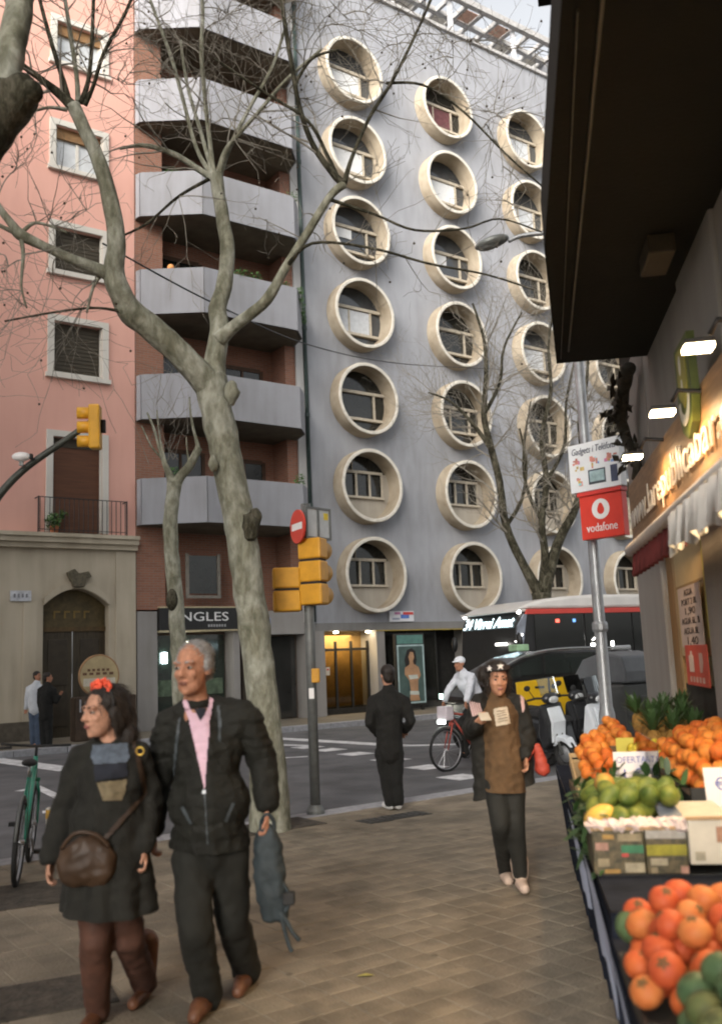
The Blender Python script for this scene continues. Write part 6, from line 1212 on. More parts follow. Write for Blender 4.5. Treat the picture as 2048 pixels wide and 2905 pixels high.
# ---------------------------------------------------------------- the woman in brown by the stall
DB = 7.1
H1 = gnd(1135, 1978); H2 = gnd(1170, 1996)
J = dict(head=at(1116, 1523, DB-.02), neck=at(1113, 1560, DB+.03), chest=at(1118, 1610, DB), belly=at(1125, 1670, DB), pelvis=at(1130, 1730, DB), sl=at(1074, 1580, DB), sr=at(1160, 1580, DB+.02), el=at(1056, 1640, DB+.02), wl=at(1068, 1625, DB-.20), er=at(1182, 1650, DB+.04), wr=at(1176, 1695, DB-.08), hl=at(1112, 1750, DB), hr=at(1148, 1750, DB), kl=at(1122, 1850, DB-.08), kr=at(1156, 1852, DB-.04))
al = Vector((H1.x, H1.y+.03, .10)); ar = Vector((H2.x, H2.y+.03, .10)); org = Vector(((H1.x+H2.x)/2, (H1.y+H2.y)/2, 0)); HF = head_frame(Vector((.05, -.99, -.12))); s = 1.0
b = MB(); head(b, J['head'], HF, s, True); b.cap(J['head']+Vector((0, .02, -.05)), J['neck'], .045, .05); b.cap(J['neck'], J['chest'], .055, .11); b.cap(J['chest'], J['belly'], .12, .11); b.cap(J['belly'], J['pelvis'], .11, .13)
for k in 'lr': arm_shapes(b, J['s'+k]+Vector((0, 0, -.03)), J['e'+k], J['w'+k], (.036, .032, .024)); b.cap(J['chest'], J['s'+k]+Vector((0, 0, -.03)), .075, .036)
hand(b, J['wl'], Vector((.45, -.5, .45)), Vector((.3, .3, .8)), .85, .6, 1); hand(b, J['wr'], Vector((.1, -.25, -1)), Vector((-1, -.2, 0)), .88, .6, 1)
leg_shapes(b, J['hl'], J['kl'], al, (.055, .03, .02)); leg_shapes(b, J['hr'], J['kr'], ar, (.055, .03, .02)); b.cap(al, Vector((al.x, al.y-.07, .032)), .018, .018); b.cap(ar, Vector((ar.x, ar.y-.07, .032)), .018, .018)
wb = fuse(b, 'person', M('skin_warm', (.50, .25, .15), .5, .1, 30), None, org, .0075, 3); tag(wb, 'woman in brown sweatshirt and star headband walking past the fruit stall', 'person')
face_parts(wb, org, J['head'], HF, s, m_hairb, MATS['skin_warm'])
T_ = lambda x, y, z: J['head']+HF @ (Vector((x, y, z))*s)
b = MB(); b.ell(T_(0, .035, .045), (.088, .098, .088), 18, 12, HF); b.ell(T_(0, .07, -.03), (.085, .06, .10), 14, 10, HF); b.ell(T_(-.092, .06, .03), (.045, .05, .06), 12, 8, HF)
for k in (-1, 1): b.ell(T_(k*.074, .03, -.05), (.022, .045, .085), 12, 8, HF)
hr_ = fuse(b, 'hair', m_hairb, wb, org, .010, 3, .007, 30); strands(hr_, M('hair_brown', (.035, .024, .016), .5, .4, 40), wb, 600, .08, Vector((0, .2, -1)), 4)
b = MB(); pts = [T_(.086*math.cos(t_), .02-.105*math.sin(t_), .072+.012*math.sin(t_)) for t_ in [rad(a) for a in range(-20, 201, 10)]]
for dz in (-.010, 0, .010): b.tube([p+HF @ Vector((0, .010*(dz/.010), dz*1.2+.006)) for p in pts], .012, 8)
hbnd = fuse(b, 'headband', M('headband_dark', (.025, .018, .016), .8), wb, org, .008, 2)
bv = bvh_of([hbnd, hr_])
def star(cx, cy, R): return [(cx+(R if k % 2 == 0 else R*.42)*math.sin(k*math.pi/5), cy-(R if k % 2 == 0 else R*.42)*math.cos(k*math.pi/5)) for k in range(10)]
for (x, y, r) in ((1122, 1495, 9), (1098, 1500, 7)): inlay(bv, star(x, y, r), 'star', M('star_white', (.7, .66, .6), .7), wb, org, .006, .8)
b = MB(); leg_shapes(b, J['hl'], J['kl'], al+Vector((0, 0, -.03)), (.100, .072, .052)); leg_shapes(b, J['hr'], J['kr'], ar+Vector((0, 0, -.03)), (.100, .072, .052)); b.cap(J['hl'], J['hr'], .1, .1); fuse(b, 'leggings', M('black_leggings', (.016, .016, .013), .8, .2), wb, org, .012, 3, .005, 10)
m_bt2 = M('cream_boot', (.50, .38, .30), .7, .15, 14)
for a, f in ((al, H1), (ar, H2)):
    b = MB(); foot(b, a, Vector((f.x+.0, f.y-.14, 0)), .046); b.cap(a, a+Vector((0, 0, .09)), .062, .070); fuse(b, 'boot', m_bt2, wb, org, .010, 3)
m_sweat = M('brown_sweatshirt', (.105, .06, .027), .9, .2, 16, bump=.3, bscale=90)
b = MB(); b.cap(J['neck']+Vector((0, .02, 0)), J['chest'], .065, .13); b.ell(J['chest'], (.15, .12, .15), 16, 10); b.cap(J['chest'], J['belly'], .135, .14); b.cap(J['belly'], J['pelvis'], .14, .15); b.cap(J['pelvis'], J['pelvis']+Vector((0, 0, -.22)), .15, .15); b.ell(J['neck']+Vector((0, .04, .0)), (.10, .07, .06), 14, 8); b.torus(J['neck']+Vector((0, .01, 0)), .055, .024, 'z', 18, 8)
sw = fuse(b, 'sweatshirt', m_sweat, wb, org, .012, 4, .014, 12, cut=[(J['pelvis']+Vector((0, 0, -.14)), Vector((.05, 0, 1)))])
m_jb = M('black_jacket', (.011, .0105, .008), .8, .25, 12)
b = MB()
for k, sx in (('l', -1), ('r', 1)):
    arm_shapes(b, J['s'+k], J['e'+k], J['w'+k]+(J['e'+k]-J['w'+k])*.12, (.072, .066, .055)); b.cap(J['s'+k]+Vector((-.02*sx, .03, .02)), J['neck']+Vector((.05*sx, .05, -.02)), .07, .05)
    b.cap(J['s'+k]+Vector((-.02*sx, .03, -.03)), J['pelvis']+Vector((.14*sx, .04, .02)), .085, .085); b.cap(J['pelvis']+Vector((.14*sx, .04, .02)), J['pelvis']+Vector((.15*sx, .03, -.24 if sx > 0 else -.30)), .085, .085)
b.cap(J['chest']+Vector((0, .10, .05)), J['pelvis']+Vector((0, .10, 0)), .12, .13)
jb = fuse(b, 'jacket', m_jb, wb, org, .012, 4, .016, 10, cut=[(J['pelvis']+Vector((0, 0, -.15)), Vector((-.25, 0, 1)))])
bv = bvh_of([sw, jb]); inlay(bv, [(1107, 1591), (1136, 1586), (1143, 1623), (1113, 1630)], 'printed_patch', M('patch_cream', (.52, .44, .33), .8, .12, 30), wb, org, .012, 1.2)
for k in range(5): y0 = 1596+k*5.6; inlay(bv, [(1114+k, y0), (1133+k, y0-4), (1133.5+k, y0-2.2), (1114.5+k, y0+1.8)], 'printed_line', M('patch_ink', (.2, .16, .12), .8), wb, org, .016, .8)
bv = bvh_of([jb])
for k in range(5): inlay(bv, [(1052+k*5, 1574+k), (1055+k*5, 1573+k), (1064+k*4.5, 1606-k*2), (1060+k*4.5, 1608-k*2)], 'sleeve_stripe', M('stripe_pink', (.50, .34, .32), .8), wb, org, .008, 1.2)
inlay(bv, [(1166, 1560), (1174, 1564), (1176, 1590), (1172, 1600), (1168, 1580)], 'sleeve_stripe', M('stripe_pink', (.50, .34, .32)), wb, org, .008, 1.2)
ph = J['wl']+Vector((.05, -.09, .05)); phn = empty('phone', ph, 0, 'small pale phone held up by the woman in brown', 'phone'); part('case', M('phone_pale', (.5, .45, .36), .4, .1), phn, (-.035, -.006, -.03, .045, .006, .05), bevel=.006); phn.rotation_euler = (rad(-50), 0, rad(15))
rbp = at(1212, 1705, DB-.02); rbg = empty('red_bag', Vector((rbp.x, rbp.y, rbp.z-.13)), 0, 'small red bag hanging beside the hand of the woman in brown', 'bag'); b = MB(); b.cap(rbp+Vector((-.02, 0, .09)), rbp+Vector((.01, 0, -.06)), .028, .055); fuse(b, 'pouch', M('bag_red', (.42, .06, .035), .6, .2), rbg, Vector(rbg.location), .010, 3, .01, 20)
m = MB(); p, r = smooth_path([rbp+Vector((-.03, 0, .09)), J['wr']+Vector((.05, .0, .0)), J['wr']+Vector((.02, 0, -.04))], [.006]*3); m.tube([q-Vector(rbg.location) for q in p], r, 6); m.build('strap', MATS['bag_red'], rbg, True)

# ---------------------------------------------------------------- simpler figures
def figure(label, px, D, pose, cloth, voxel=.013, hood=False, extra=None):
    """pose: joints in view pixels"""
    J = {k: at(v[0], v[1], D+(v[2] if len(v) > 2 else 0)) for k, v in pose.items()}
    g_ = min(J['al'].z, J['ar'].z)-.09; org = Vector(((J['al'].x+J['ar'].x)/2, (J['al'].y+J['ar'].y)/2, g_))
    HF = head_frame(cloth['face']); b = MB(); s = cloth.get('hs', .95)
    head(b, J['head'], HF, s); b.cap(J['head']+Vector((0, .0, -.05)), J['neck'], .05, .052); b.cap(J['neck'], J['chest'], .06, .12); b.cap(J['chest'], J['pelvis'], .125, .125)
    for k in 'lr': arm_shapes(b, J['s'+k], J['e'+k], J['w'+k], (.05, .04, .028)); hand(b, J['w'+k], (J['w'+k]-J['e'+k]), Vector((0, -.3, -.6)), .9, .6, 1); leg_shapes(b, J['h'+k], J['k'+k], J['a'+k], (.065, .042, .032)); b.cap(J['chest'], J['s'+k], .09, .05); t = J['a'+k]+cloth['toe']*.12; b.cap(J['a'+k], Vector((t.x, t.y, g_+.04)), .04, .03)
    body = fuse(b, 'person', cloth.get('skin', m_skin2), None, org, voxel*.8, 2); tag(body, label, 'person'); face_parts(body, org, J['head'], HF, s, m_hairb, cloth.get('skin', m_skin2))
    b = MB()
    for k in 'lr': leg_shapes(b, J['h'+k], J['k'+k], J['a'+k]+Vector((0, 0, .0)), (.105, .082, .068)); b.cap(J['h'+k], J['pelvis'], .10, .12)
    fuse(b, 'trousers', cloth['trou'], body, org, voxel, 3, .008, 10)
    for k in 'lr':
        b = MB(); a = J['a'+k]; t = a+cloth['toe']*.17; b.cap(Vector((a.x, a.y, g_+.045)), Vector((t.x, t.y, g_+.04)), .045, .038); b.cap(a, Vector((a.x, a.y, g_+.045)), .045, .045); fuse(b, 'shoe', cloth['shoe'], body, org, voxel*.9, 2)
    b = MB(); b.cap(J['neck'], J['chest'], .08, .155); b.ell(J['chest'], (.18, .14, .16), 16, 10); b.cap(J['chest'], J['pelvis'], .155, .15); b.cap(J['pelvis'], J['pelvis']+Vector((0, 0, -cloth.get('hem', .08))), .155, .155)
    for k in 'lr': arm_shapes(b, J['s'+k], J['e'+k], J['w'+k]+(J['e'+k]-J['w'+k])*.1, (.066, .058, .048)); b.cap(J['chest']+Vector((0, 0, .03)), J['s'+k], .11, .066); b.cap(J['neck']+Vector((0, 0, -.02)), J['s'+k], .06, .064)
    if hood: b.ell(J['head']+Vector((0, .0, .0)), (.130, .14, .155), 16, 12); b.cap(J['head']+Vector((0, -.01, -.06)), J['neck']+Vector((0, -.01, -.02)), .12, .13)
    fuse(b, 'jacket', cloth['top'], body, org, voxel, 4, .010, 9)
    T_ = lambda x, y, z: J['head']+HF @ (Vector((x, y, z))*s); hb_ = MB()
    if cloth.get('cap'):
        hb_.ell(T_(0, .02, .06), (.088, .102, .072), 16, 10, HF); hb_.ell(T_(0, -.10, .045), (.06, .06, .010), 14, 6, HF); fuse(hb_, 'cap', cloth['cap'], body, org, .009, 2)
    elif not hood: hb_.ell(T_(0, .03, .05), (.086, .096, .082), 16, 10, HF); hb_.ell(T_(0, .065, -.01), (.075, .05, .08), 12, 8, HF); fuse(hb_, 'hair', m_hairb, body, org, .011, 2)
    return body, J, org
m_bkj = M('black_hooded_jacket', (.010, .0095, .008), .9, .3, 10); m_bkt = M('black_jeans', (.010, .010, .009), .9, .25, 10); m_wsh = M('white_trainers', (.62, .62, .62), .6, .08)
A1 = gnd(870, 1812); 
figure('person in black jacket standing at the kerb, seen from behind', None, 11.05, dict(head=(868, 1515), neck=(871, 1548), chest=(873, 1592), pelvis=(873, 1668), sl=(836, 1572), sr=(908, 1574), el=(829, 1622, -.05), er=(921, 1618, -.05), wl=(850, 1650, .16), wr=(908, 1640, .2), hl=(860, 1690), hr=(886, 1690), kl=(868, 1750), kr=(888, 1750), al=(875, 1799), ar=(893, 1797)),
       dict(face=Vector((-.3, 1, .05)), toe=Vector((-.35, .9, 0)), trou=m_bkt, shoe=m_wsh, top=m_bkj, hem=.10, hs=.98), hood=False)
# far left pair by the bar
m_pale = M('pale_shirt', (.50, .52, .55), .8, .1); m_jean = M('blue_jeans', (.06, .085, .13), .85, .25)
f0 = 22.6
figure('person in pale shirt and blue jeans before the beige building', None, f0, dict(head=(84, 1517), neck=(83, 1532), chest=(78, 1552), pelvis=(80, 1590), sl=(64, 1545), sr=(93, 1545), el=(60, 1570), er=(98, 1566), wl=(58, 1590), wr=(104, 1575), hl=(74, 1600), hr=(86, 1600), kl=(74, 1636), kr=(86, 1636), al=(74, 1667), ar=(87, 1669)), dict(face=Vector((.8, -.4, 0)), toe=Vector((.8, -.4, 0)), trou=m_jean, shoe=m_rubber, top=m_pale, hem=.02, skin=m_skin), .018)
figure('person in dark clothes standing beside the pale shirted one', None, f0-.5, dict(head=(108, 1520), neck=(107, 1534), chest=(105, 1556), pelvis=(103, 1600), sl=(90, 1548), sr=(121, 1549), el=(88, 1576), er=(126, 1574), wl=(92, 1598), wr=(134, 1560), hl=(97, 1608), hr=(109, 1608), kl=(97, 1642), kr=(110, 1642), al=(97, 1672), ar=(111, 1674)), dict(face=Vector((.9, .2, 0)), toe=Vector((.9, -.1, 0)), trou=m_bkt, shoe=m_rubber, top=m_bkj, hem=.05, skin=m_skin), .018)
# cyclist
DC = 15.6; wf = gnd(1003, 1731, -.12); dirv = -U
bo_ = Vector((wf.x, wf.y, -.12))+U*.52
bicycle('bicycle', bo_, YAW+math.pi, 'red framed bicycle ridden left across the road behind the walking woman', m_redp, 'bicycles', lean=0)
def bp_(x, y, z): return bo_+dirv*x+Vector((-dirv.y, dirv.x, 0))*y+Vector((0, 0, z))
cy = {k: None for k in ()}
def topix(p): v = p-CAM; d_ = v.dot(FW); return (CX+FPX*v.dot(RT)/d_, CY-FPX*v.dot(UP)/d_, p.y-DC)
pose = dict(pelvis=bp_(-.24, 0, 1.02), chest=bp_(-.02, 0, 1.36), neck=bp_(.08, 0, 1.54), head=bp_(.14, 0, 1.68), sl=bp_(.04, .17, 1.47), sr=bp_(.04, -.17, 1.47), el=bp_(.20, .26, 1.24), er=bp_(.20, -.26, 1.24), wl=bp_(.27, .27, 1.09), wr=bp_(.27, -.27, 1.09), hl=bp_(-.20, .09, .98), hr=bp_(-.20, -.09, .98), kl=bp_(.14, .11, .82), kr=bp_(.10, -.11, .66), al=bp_(-.16, .10, .50), ar=bp_(.02, -.10, .26))
figure('cyclist in white top and white cap crossing behind the woman in brown', None, DC, {k: topix(v) for k, v in pose.items()}, dict(face=dirv*1.0+Vector((0, -.2, -.05)), toe=dirv*.8, trou=m_bkt, shoe=m_bkt, top=M('cyclist_white', (.55, .57, .62), .8, .08), hem=.02, cap=M('cap_white', (.66, .68, .72), .7, .05), skin=m_skin), .013)
fb = bp_(.50, 0, .80); lamp = empty('front_pannier', fb, YAW+math.pi, 'pale box with bright light fixed on the front of the ridden bicycle', 'pannier'); part('box', M('pannier_pale', (.5, .45, .48), .6, .1), lamp, (-.08, -.12, 0, .08, .12, .22), bevel=.02); part('light', EM('bike_light', (.9, 1, .95), 5), lamp, (.08, -.09, -.05, .10, .09, .0)); part('headlight', EM('bike_light2', (.6, 1, .85), 3), lamp, (.05, -.03, .34, .08, .03, .42))
# ================================================================== fruit stall (local x across, y along)
def sw_(x, y, z): return SR*x + SD*y + Vector((0, 0, z))
stl = empty('fruit_stall', (0, 0, 0), SROT, 'long fruit stall table under dark and pale cloths along the shop front', 'stall')
m_cl = M('cloth_dark', (.014, .017, .026), .95, .3, 6, spec=.08, bump=.3, bscale=25); m_clw = M('cloth_highlight', (.36, .40, .52), .8, .12, 5); m_tw = M('table_wood', (.13, .08, .04), .8, .3, 8); m_card = M('cardboard', (.36, .24, .13), .85, .15, 7); m_ply = M('crate_wood', (.46, .33, .17), .8, .25, 9, stretch=(1, 8, 8)); m_fabg = M('black_crate', (.018, .018, .016), .6, .2); m_tissue = M('tissue_paper', (.55, .45, .42), .8, .15, 12); m_prt = M('crate_print_dark', (.02, .022, .014), .6, .35, 26, col2=(.14, .11, .06))
part('table_top', m_tw, stl, (.30, 3.75, .70, 1.28, 8.3, .74)); part('table_top', m_tw, stl, (.30, 1.85, .62, 1.28, 3.73, .655))
for y in (2.2, 4.2, 6.2, 8.1):
    for x in (.42, 1.2): part('trestle_leg', m_tw, stl, (x-.03, y-.03, 0, x+.03, y+.03, .70))
# skirt cloth with folds; pale strips laid over it paint its highlights
def skirt(y0, y1, z0, z1, mat, name, x0=.285, x1=.38, amp=.02, lift=0):
    m = MB(); n = max(6, int((y1-y0)/.035)); pts = []
    for i in range(n+1):
        y = y0+(y1-y0)*i/n; w_ = amp*math.sin(y*21)+amp*.6*math.sin(y*47+1); pts.append(((x0-lift, y, z1), ((x0*.4+x1*.6)+w_*.7-lift, y, z0+(z1-z0)*.45), (x1+w_-lift, y, z0)))
    for a, b in zip(pts[:-1], pts[1:]): m.add([*a, *b], [(0, 3, 4, 1), (1, 4, 5, 2)])
    return m.build(name, mat, stl, True)
skirt(3.74, 8.35, .02, .745, m_cl, 'skirt_cloth'); skirt(1.85, 3.74, .02, .66, m_cl, 'skirt_cloth')
for (a, b, z0, z1) in ((2.5, 2.8, .22, .665), (2.1, 2.42, .02, .665), (2.9, 3.0, .3, .6), (3.5, 3.66, .30, .66), (4.3, 4.8, .30, .75), (4.05, 4.25, .25, .66), (5.5, 6.1, .30, .75)): skirt(a, b, z0, z1, m_clw, 'skirt_highlight', amp=.012, lift=.02, x1=.35)
m = MB(); m.quad((.29, 3.74, .746), (1.3, 3.74, .746), (1.3, 8.35, .746), (.29, 8.35, .746)); m.build('table_cloth', m_cl, stl); part('drop_cloth', m_cl, stl, (.29, 3.722, .30, 1.3, 3.738, .744)); m = MB(); m.quad((.285, 1.8, .657), (1.3, 1.8, .657), (1.3, 3.72, .657), (.285, 3.72, .657)); m.build('table_cloth', m_cl, stl)
rs_ = random.Random(11)
def fruit_mesh(name, r, kind, mat):
    m = MB(); m.ell((0, 0, 0), (r, r, r*.92) if kind == 'orange' else (r*.82, r*.80, r*1.28) if kind == 'mango' else (r, r, r*.85), 14, 10)
    for i, v in enumerate(m.v):
        q = Vector(v); k = 1+.03*mnoise.noise(q*30)
        if kind == 'orange' and abs(q.x)+abs(q.y) < r*.25: k *= .95
        if kind == 'mango': q.x += .10*q.z
        m.v[i] = tuple(q*k)
    nf = len(m.f)
    if kind in ('orange', 'tomato'):                         # dry calyx and stem on top
        zc = max(v[2] for v in m.v); n_ = 5
        for k in range(n_):
            a = 2*math.pi*k/n_; w_ = r*(.42 if kind == 'tomato' else .14); m.add([(0, 0, zc+.0015), (w_*.6*math.cos(a-.45), w_*.6*math.sin(a-.45), zc+.002-.12*w_), (w_*math.cos(a), w_*math.sin(a), zc+.001-.22*w_), (w_*.6*math.cos(a+.45), w_*.6*math.sin(a+.45), zc+.002-.12*w_)], [(0, 1, 2, 3)])
    me = m.mesh(name); me.materials.append(mat); me.materials.append(M('calyx', (.06, .065, .025), .8, .3)); me.polygons.foreach_set('use_smooth', [True]*len(me.polygons))
    for i, p in enumerate(me.polygons): p.material_index = 1 if i >= nf else 0
    return me
FR = {'orange': [fruit_mesh('orange', .042, 'orange', M('orange_peel_%d' % i, c, .55, .2, 20, bump=.3, bscale=220, spec=.3)) for i, c in enumerate(((.55, .15, .02), (.48, .11, .015), (.56, .19, .03)))],
      'persimmon': [*[fruit_mesh('persimmon', .05, 'tomato', M('persimmon_skin_%d' % i, c_, .6, .3, 16, spec=.3, col2=d_)) for i, (c_, d_) in enumerate((((.42, .07, .02), (.52, .12, .03)), ((.46, .12, .03), (.50, .18, .05)), ((.40, .06, .02), (.46, .09, .025))))]],
      'mango': [fruit_mesh('mango', .05, 'mango', M('mango_skin_%d' % i, c, .55, .35, 20, col2=d, spec=.3)) for i, (c, d) in enumerate((((.035, .075, .015), (.14, .17, .03)), ((.05, .09, .015), (.20, .21, .035)), ((.42, .12, .04), (.30, .28, .05))))],
      'green_tomato': [fruit_mesh('tomato', .05, 'tomato', M('green_skin_%d' % i, c, .55, .3, 14, col2=d, spec=.3)) for i, (c, d) in enumerate((((.04, .08, .035), (.10, .15, .065)), ((.06, .09, .03), (.16, .16, .06))))],
      'lemon': [fruit_mesh('lemon', .038, 'mango', M('lemon_skin', (.62, .50, .05), .4, .12, 14))], 'yellow_mango': [fruit_mesh('mango', .052, 'mango', M('mango_yellow', (.50, .26, .05), .4, .35, 12, col2=(.62, .44, .08)))]}
def fruit(kind, p, label, group, sc=1.0, cat=None):
    me = FR[kind][2 if rs_.random() < .07 else rs_.randrange(2)] if kind == 'mango' else rs_.choice(FR[kind]); o = bpy.data.objects.new({'orange': 'orange', 'persimmon': 'persimmon', 'mango': 'mango', 'green_tomato': 'green_tomato', 'lemon': 'lemon', 'yellow_mango': 'mango'}[kind], me)
    o.location = sw_(*p); o.rotation_euler = (rs_.uniform(-1.2, 1.2) if kind in ('mango', 'lemon', 'yellow_mango') else rs_.uniform(-.5, .5), rs_.uniform(.4, 1.3) if 'mango' in kind or kind == 'lemon' else rs_.uniform(-1.0, .6), rs_.uniform(0, 6)); k = sc*rs_.uniform(.92, 1.08); o.scale = (k, k, k); link(o); return tag(o, label, cat or 'fruit', group)
ORD = ['', 'first', 'second', 'third', 'fourth', 'fifth', 'sixth', 'seventh', 'eighth', 'ninth', 'tenth', 'eleventh', 'twelfth', 'thirteenth', 'fourteenth', 'fifteenth', 'sixteenth', 'seventeenth', 'eighteenth', 'nineteenth', 'twentieth']
TENS = ['', '', 'twentieth', 'thirtieth', 'fortieth', 'fiftieth', 'sixtieth', 'seventieth', 'eightieth', 'ninetieth', 'hundredth']; TEN = ['', '', 'twenty', 'thirty', 'forty', 'fifty', 'sixty', 'seventy', 'eighty', 'ninety', 'hundred and']
def nth(n): n = min(n, 109); return ORD[n] if n <= 20 else TENS[n//10] if n % 10 == 0 else TEN[n//10]+' '+ORD[n % 10]
def heap(kind, x0, x1, y0, y1, z, r, slope, label, group, layers=2, sc=1.0, slx=0.0, top=.7, open_back=False):
    """loose heap: fruit packed at random, each layer in the hollows of the one below"""
    for l in range(layers):
        ins = l*r*1.0; pts = []
        for _ in range(4000):
            p = (rs_.uniform(x0+r+ins, max(x0+r+ins+.001, x1-r-(0 if open_back else ins))), rs_.uniform(y0+r+ins, max(y0+r+ins+.001, y1-r-ins)))
            if all((p[0]-q[0])**2+(p[1]-q[1])**2 > (1.74*r)**2 for q in pts): pts.append(p)
        pts.sort(key=lambda p: p[1])
        for k, (x, y) in enumerate(pts):
            if l and rs_.random() > top+.22: continue
            fruit(kind, (x, y, z+r+l*r*1.45+slope*(y-y0)+slx*(x-x0)+rs_.uniform(-.010, .010)), '%s, %s layer, %s from the near end' % (label, ['bottom', 'second', 'top'][l], nth(k+1)), group, sc)
def crate(x0, x1, y0, y1, z0, h, name, label, mat, slope=0.0, slats=True, group=None, t=.012, slx=0.0):
    c = empty(name, sw_((x0+x1)/2, (y0+y1)/2, z0), SROT, label, 'crate', group); c.rotation_euler.x = math.atan(slope); c.rotation_euler.y = -math.atan(slx); a, b = (x1-x0)/2, (y1-y0)/2
    part('base', mat, c, (-a, -b, 0, a, b, t))
    n = 2 if slats else 1
    for k in range(n):
        lo, hi = t+.002+(h-t)*k/n, t+(h-t)*(k+1)/n-(.014 if slats else 0)
        part('side_slat', mat, c, (-a, -b, lo, -a+t, b, hi)); part('side_slat', mat, c, (a-t, -b, lo, a, b, hi)); part('end_slat', mat, c, (-a+t, -b, lo, a-t, -b+t, hi)); part('end_slat', mat, c, (-a+t, b-t, lo, a-t, b, hi))
    if slats:
        for sx in (-1, 1):
            for sy in (-1, 1): part('corner_post', mat, c, (sx*(a-t-.02) if sx < 0 else a-t-.02, sy*b-.0 if sy < 0 else b-t-.02, t, sx*(a-t) if sx < 0 else a-t, sy*b+t+.02 if sy < 0 else b-t, h+.01)) if False else None
    return c
E1 = 'persimmons in the nearest tray'
# ---- near trays (lowest right): persimmons, green tomatoes, persimmons
NZ = .66
crate(.28, 1.06, 2.76, 3.38, NZ, .05, 'fruit_tray', 'low tray heaped with orange persimmons at the near end of the stall', m_fabg, .0, False)
heap('persimmon', .24, 1.06, 2.74, 3.42, NZ+.035, .050, .05, 'persimmon in the near tray', E1, 3, 1.0)
crate(.31, 1.12, 2.35, 2.74, NZ, .05, 'fruit_tray', 'low tray heaped with green tomatoes at the front corner of the stall', m_fabg, .0, False)
heap('green_tomato', .30, 1.10, 2.30, 2.76, NZ+.03, .050, .04, 'green tomato in the front tray', 'green tomatoes in the front tray', 3, 1.0)
crate(.31, 1.12, 1.8, 2.33, NZ, .05, 'fruit_tray', 'low tray of persimmons at the very bottom edge of the picture', m_fabg, .0, False)
heap('persimmon', .31, 1.10, 1.84, 2.34, NZ+.03, .052, .04, 'persimmon in the bottom tray', 'persimmons in the bottom tray', 2, 1.04)
fruit('green_tomato', (.33, 3.30, NZ+.15), 'lone green tomato among persimmons at the tray left end', 'odd green fruit', 1.2); fruit('green_tomato', (.80, 2.92, NZ+.24), 'green tomato sitting on the persimmons further right', 'odd green fruit', 1.15)
# ---- printed boxes with mangoes on top
def printed_box(x0, x1, y0, y1, z0, h, label, base, bands):
    c = empty('printed_box', sw_((x0+x1)/2, y0, z0), SROT, label, 'box', 'printed fruit boxes'); a = (x1-x0)/2; D_ = y1-y0
    part('carton', base, c, (-a, 0, 0, a, D_, h), bevel=.006); part('rim', m_card, c, (-a-.004, -.004, h, a+.004, .02, h+.012))
    for (u0, v0, u1, v1, mt) in bands: part('print_patch', mt, c, (-a+u0*2*a, -.004, v0*h, -a+u1*2*a, -.0006, v1*h)); 
    return c
pc = lambda n, c: M('print_'+n, c, .6, .3, 20)
bz = .75; y_b = 4.28
def bx_(px): return sal(px, 1900, y_b)[0]
X_ = [sal(q, 1910, y_b)[0] for q in (1330, 1448, 1545, 1660)]
zt_ = sal(1440, 1862, y_b)[2]; zb_ = sal(1440, 1962, y_b)[2]; Hh = zt_-zb_
BZ = zb_
part('box_riser', m_fabg, stl, (X_[0]+.01, y_b+.01, .747, 1.27, 5.3, BZ-.001))
printed_box(X_[0], X_[1]-.004, y_b, y_b+.5, BZ, Hh, 'dark printed fruit box with green and pink patches at the stall edge', m_prt, [(.05, .55, .30, .72, pc('pink', (.30, .17, .13))), (.55, .48, .98, .66, pc('green', (.035, .14, .07))), (.5, .75, .95, .92, pc('tan', (.22, .18, .11))), (.08, .18, .3, .36, pc('tan', (.22, .18, .11))), (.6, .05, .98, .26, pc('tan2', (.26, .23, .16))), (.2, .8, .42, .9, pc('ochre', (.3, .18, .05))), (.55, .4, .68, .48, pc('redp', (.4, .06, .05))), (.2, .03, .5, .12, pc('ochre', (.3, .18, .05)))])
printed_box(X_[1], X_[2]-.004, y_b, y_b+.5, BZ, Hh, 'printed fruit box with a broad olive yellow band beside the dark box', m_prt, [(.02, .80, .98, .99, pc('grey', (.28, .265, .24))), (.02, .42, .98, .66, pc('olive', (.22, .20, .02))), (.1, .2, .5, .36, pc('tan2', (.26, .23, .16))), (.8, .02, .98, .18, pc('pink', (.30, .17, .13))), (.1, .03, .25, .16, pc('tan', (.22, .18, .11)))])
printed_box(X_[2], X_[3], y_b-.02, y_b+.5, BZ+.04, Hh, 'pale cream polystyrene fruit box at the right edge of the picture', M('foam_cream', (.50, .46, .38), .7, .12, 8), [(.55, .5, .95, .85, pc('smudge', (.3, .16, .1))), (.1, .1, .3, .3, pc('smudge2', (.3, .27, .2)))])
mz = BZ+Hh
m = MB(); rt_ = random.Random(8)
for i in range(26):                                        # crumpled tissue along the front lip
    x = X_[0]+(X_[2]-X_[0])*i/25; q = (x, y_b+.03+rt_.uniform(-.02, .03), mz+.015); m.ell(q, (.03, .03, rt_.uniform(.015, .035)), 7, 5)
for i, v in enumerate(m.v): q = Vector(v); m.v[i] = tuple(q+Vector((mnoise.noise(q*40), mnoise.noise(q*40+Vector((9, 0, 0))), mnoise.noise(q*40+Vector((0, 9, 0)))))*.018)
tag(m.build('tissue', m_tissue, stl), kind='stuff')
XM = sal(1470, 1830, y_b)[0]
for j in range(6):
    n_ = 0
    for i in range(7):
        x = X_[0]+.045+i*.078+(.038 if j % 2 else 0); y = y_b+.10+j*.082
        if x > XM+.02*j: continue
        n_ += 1; ripe = j == 0 and i in (0, 3, 4)
        fruit('yellow_mango' if ripe else 'mango', (x, y, mz+.035+j*.014+rs_.uniform(-.008, .010)), '%s mango above printed boxes, %s row from front, %s from street' % ('ripe yellow' if ripe else 'green', ORD[j+1], ORD[n_]), 'mangoes above the printed boxes', 1.12)
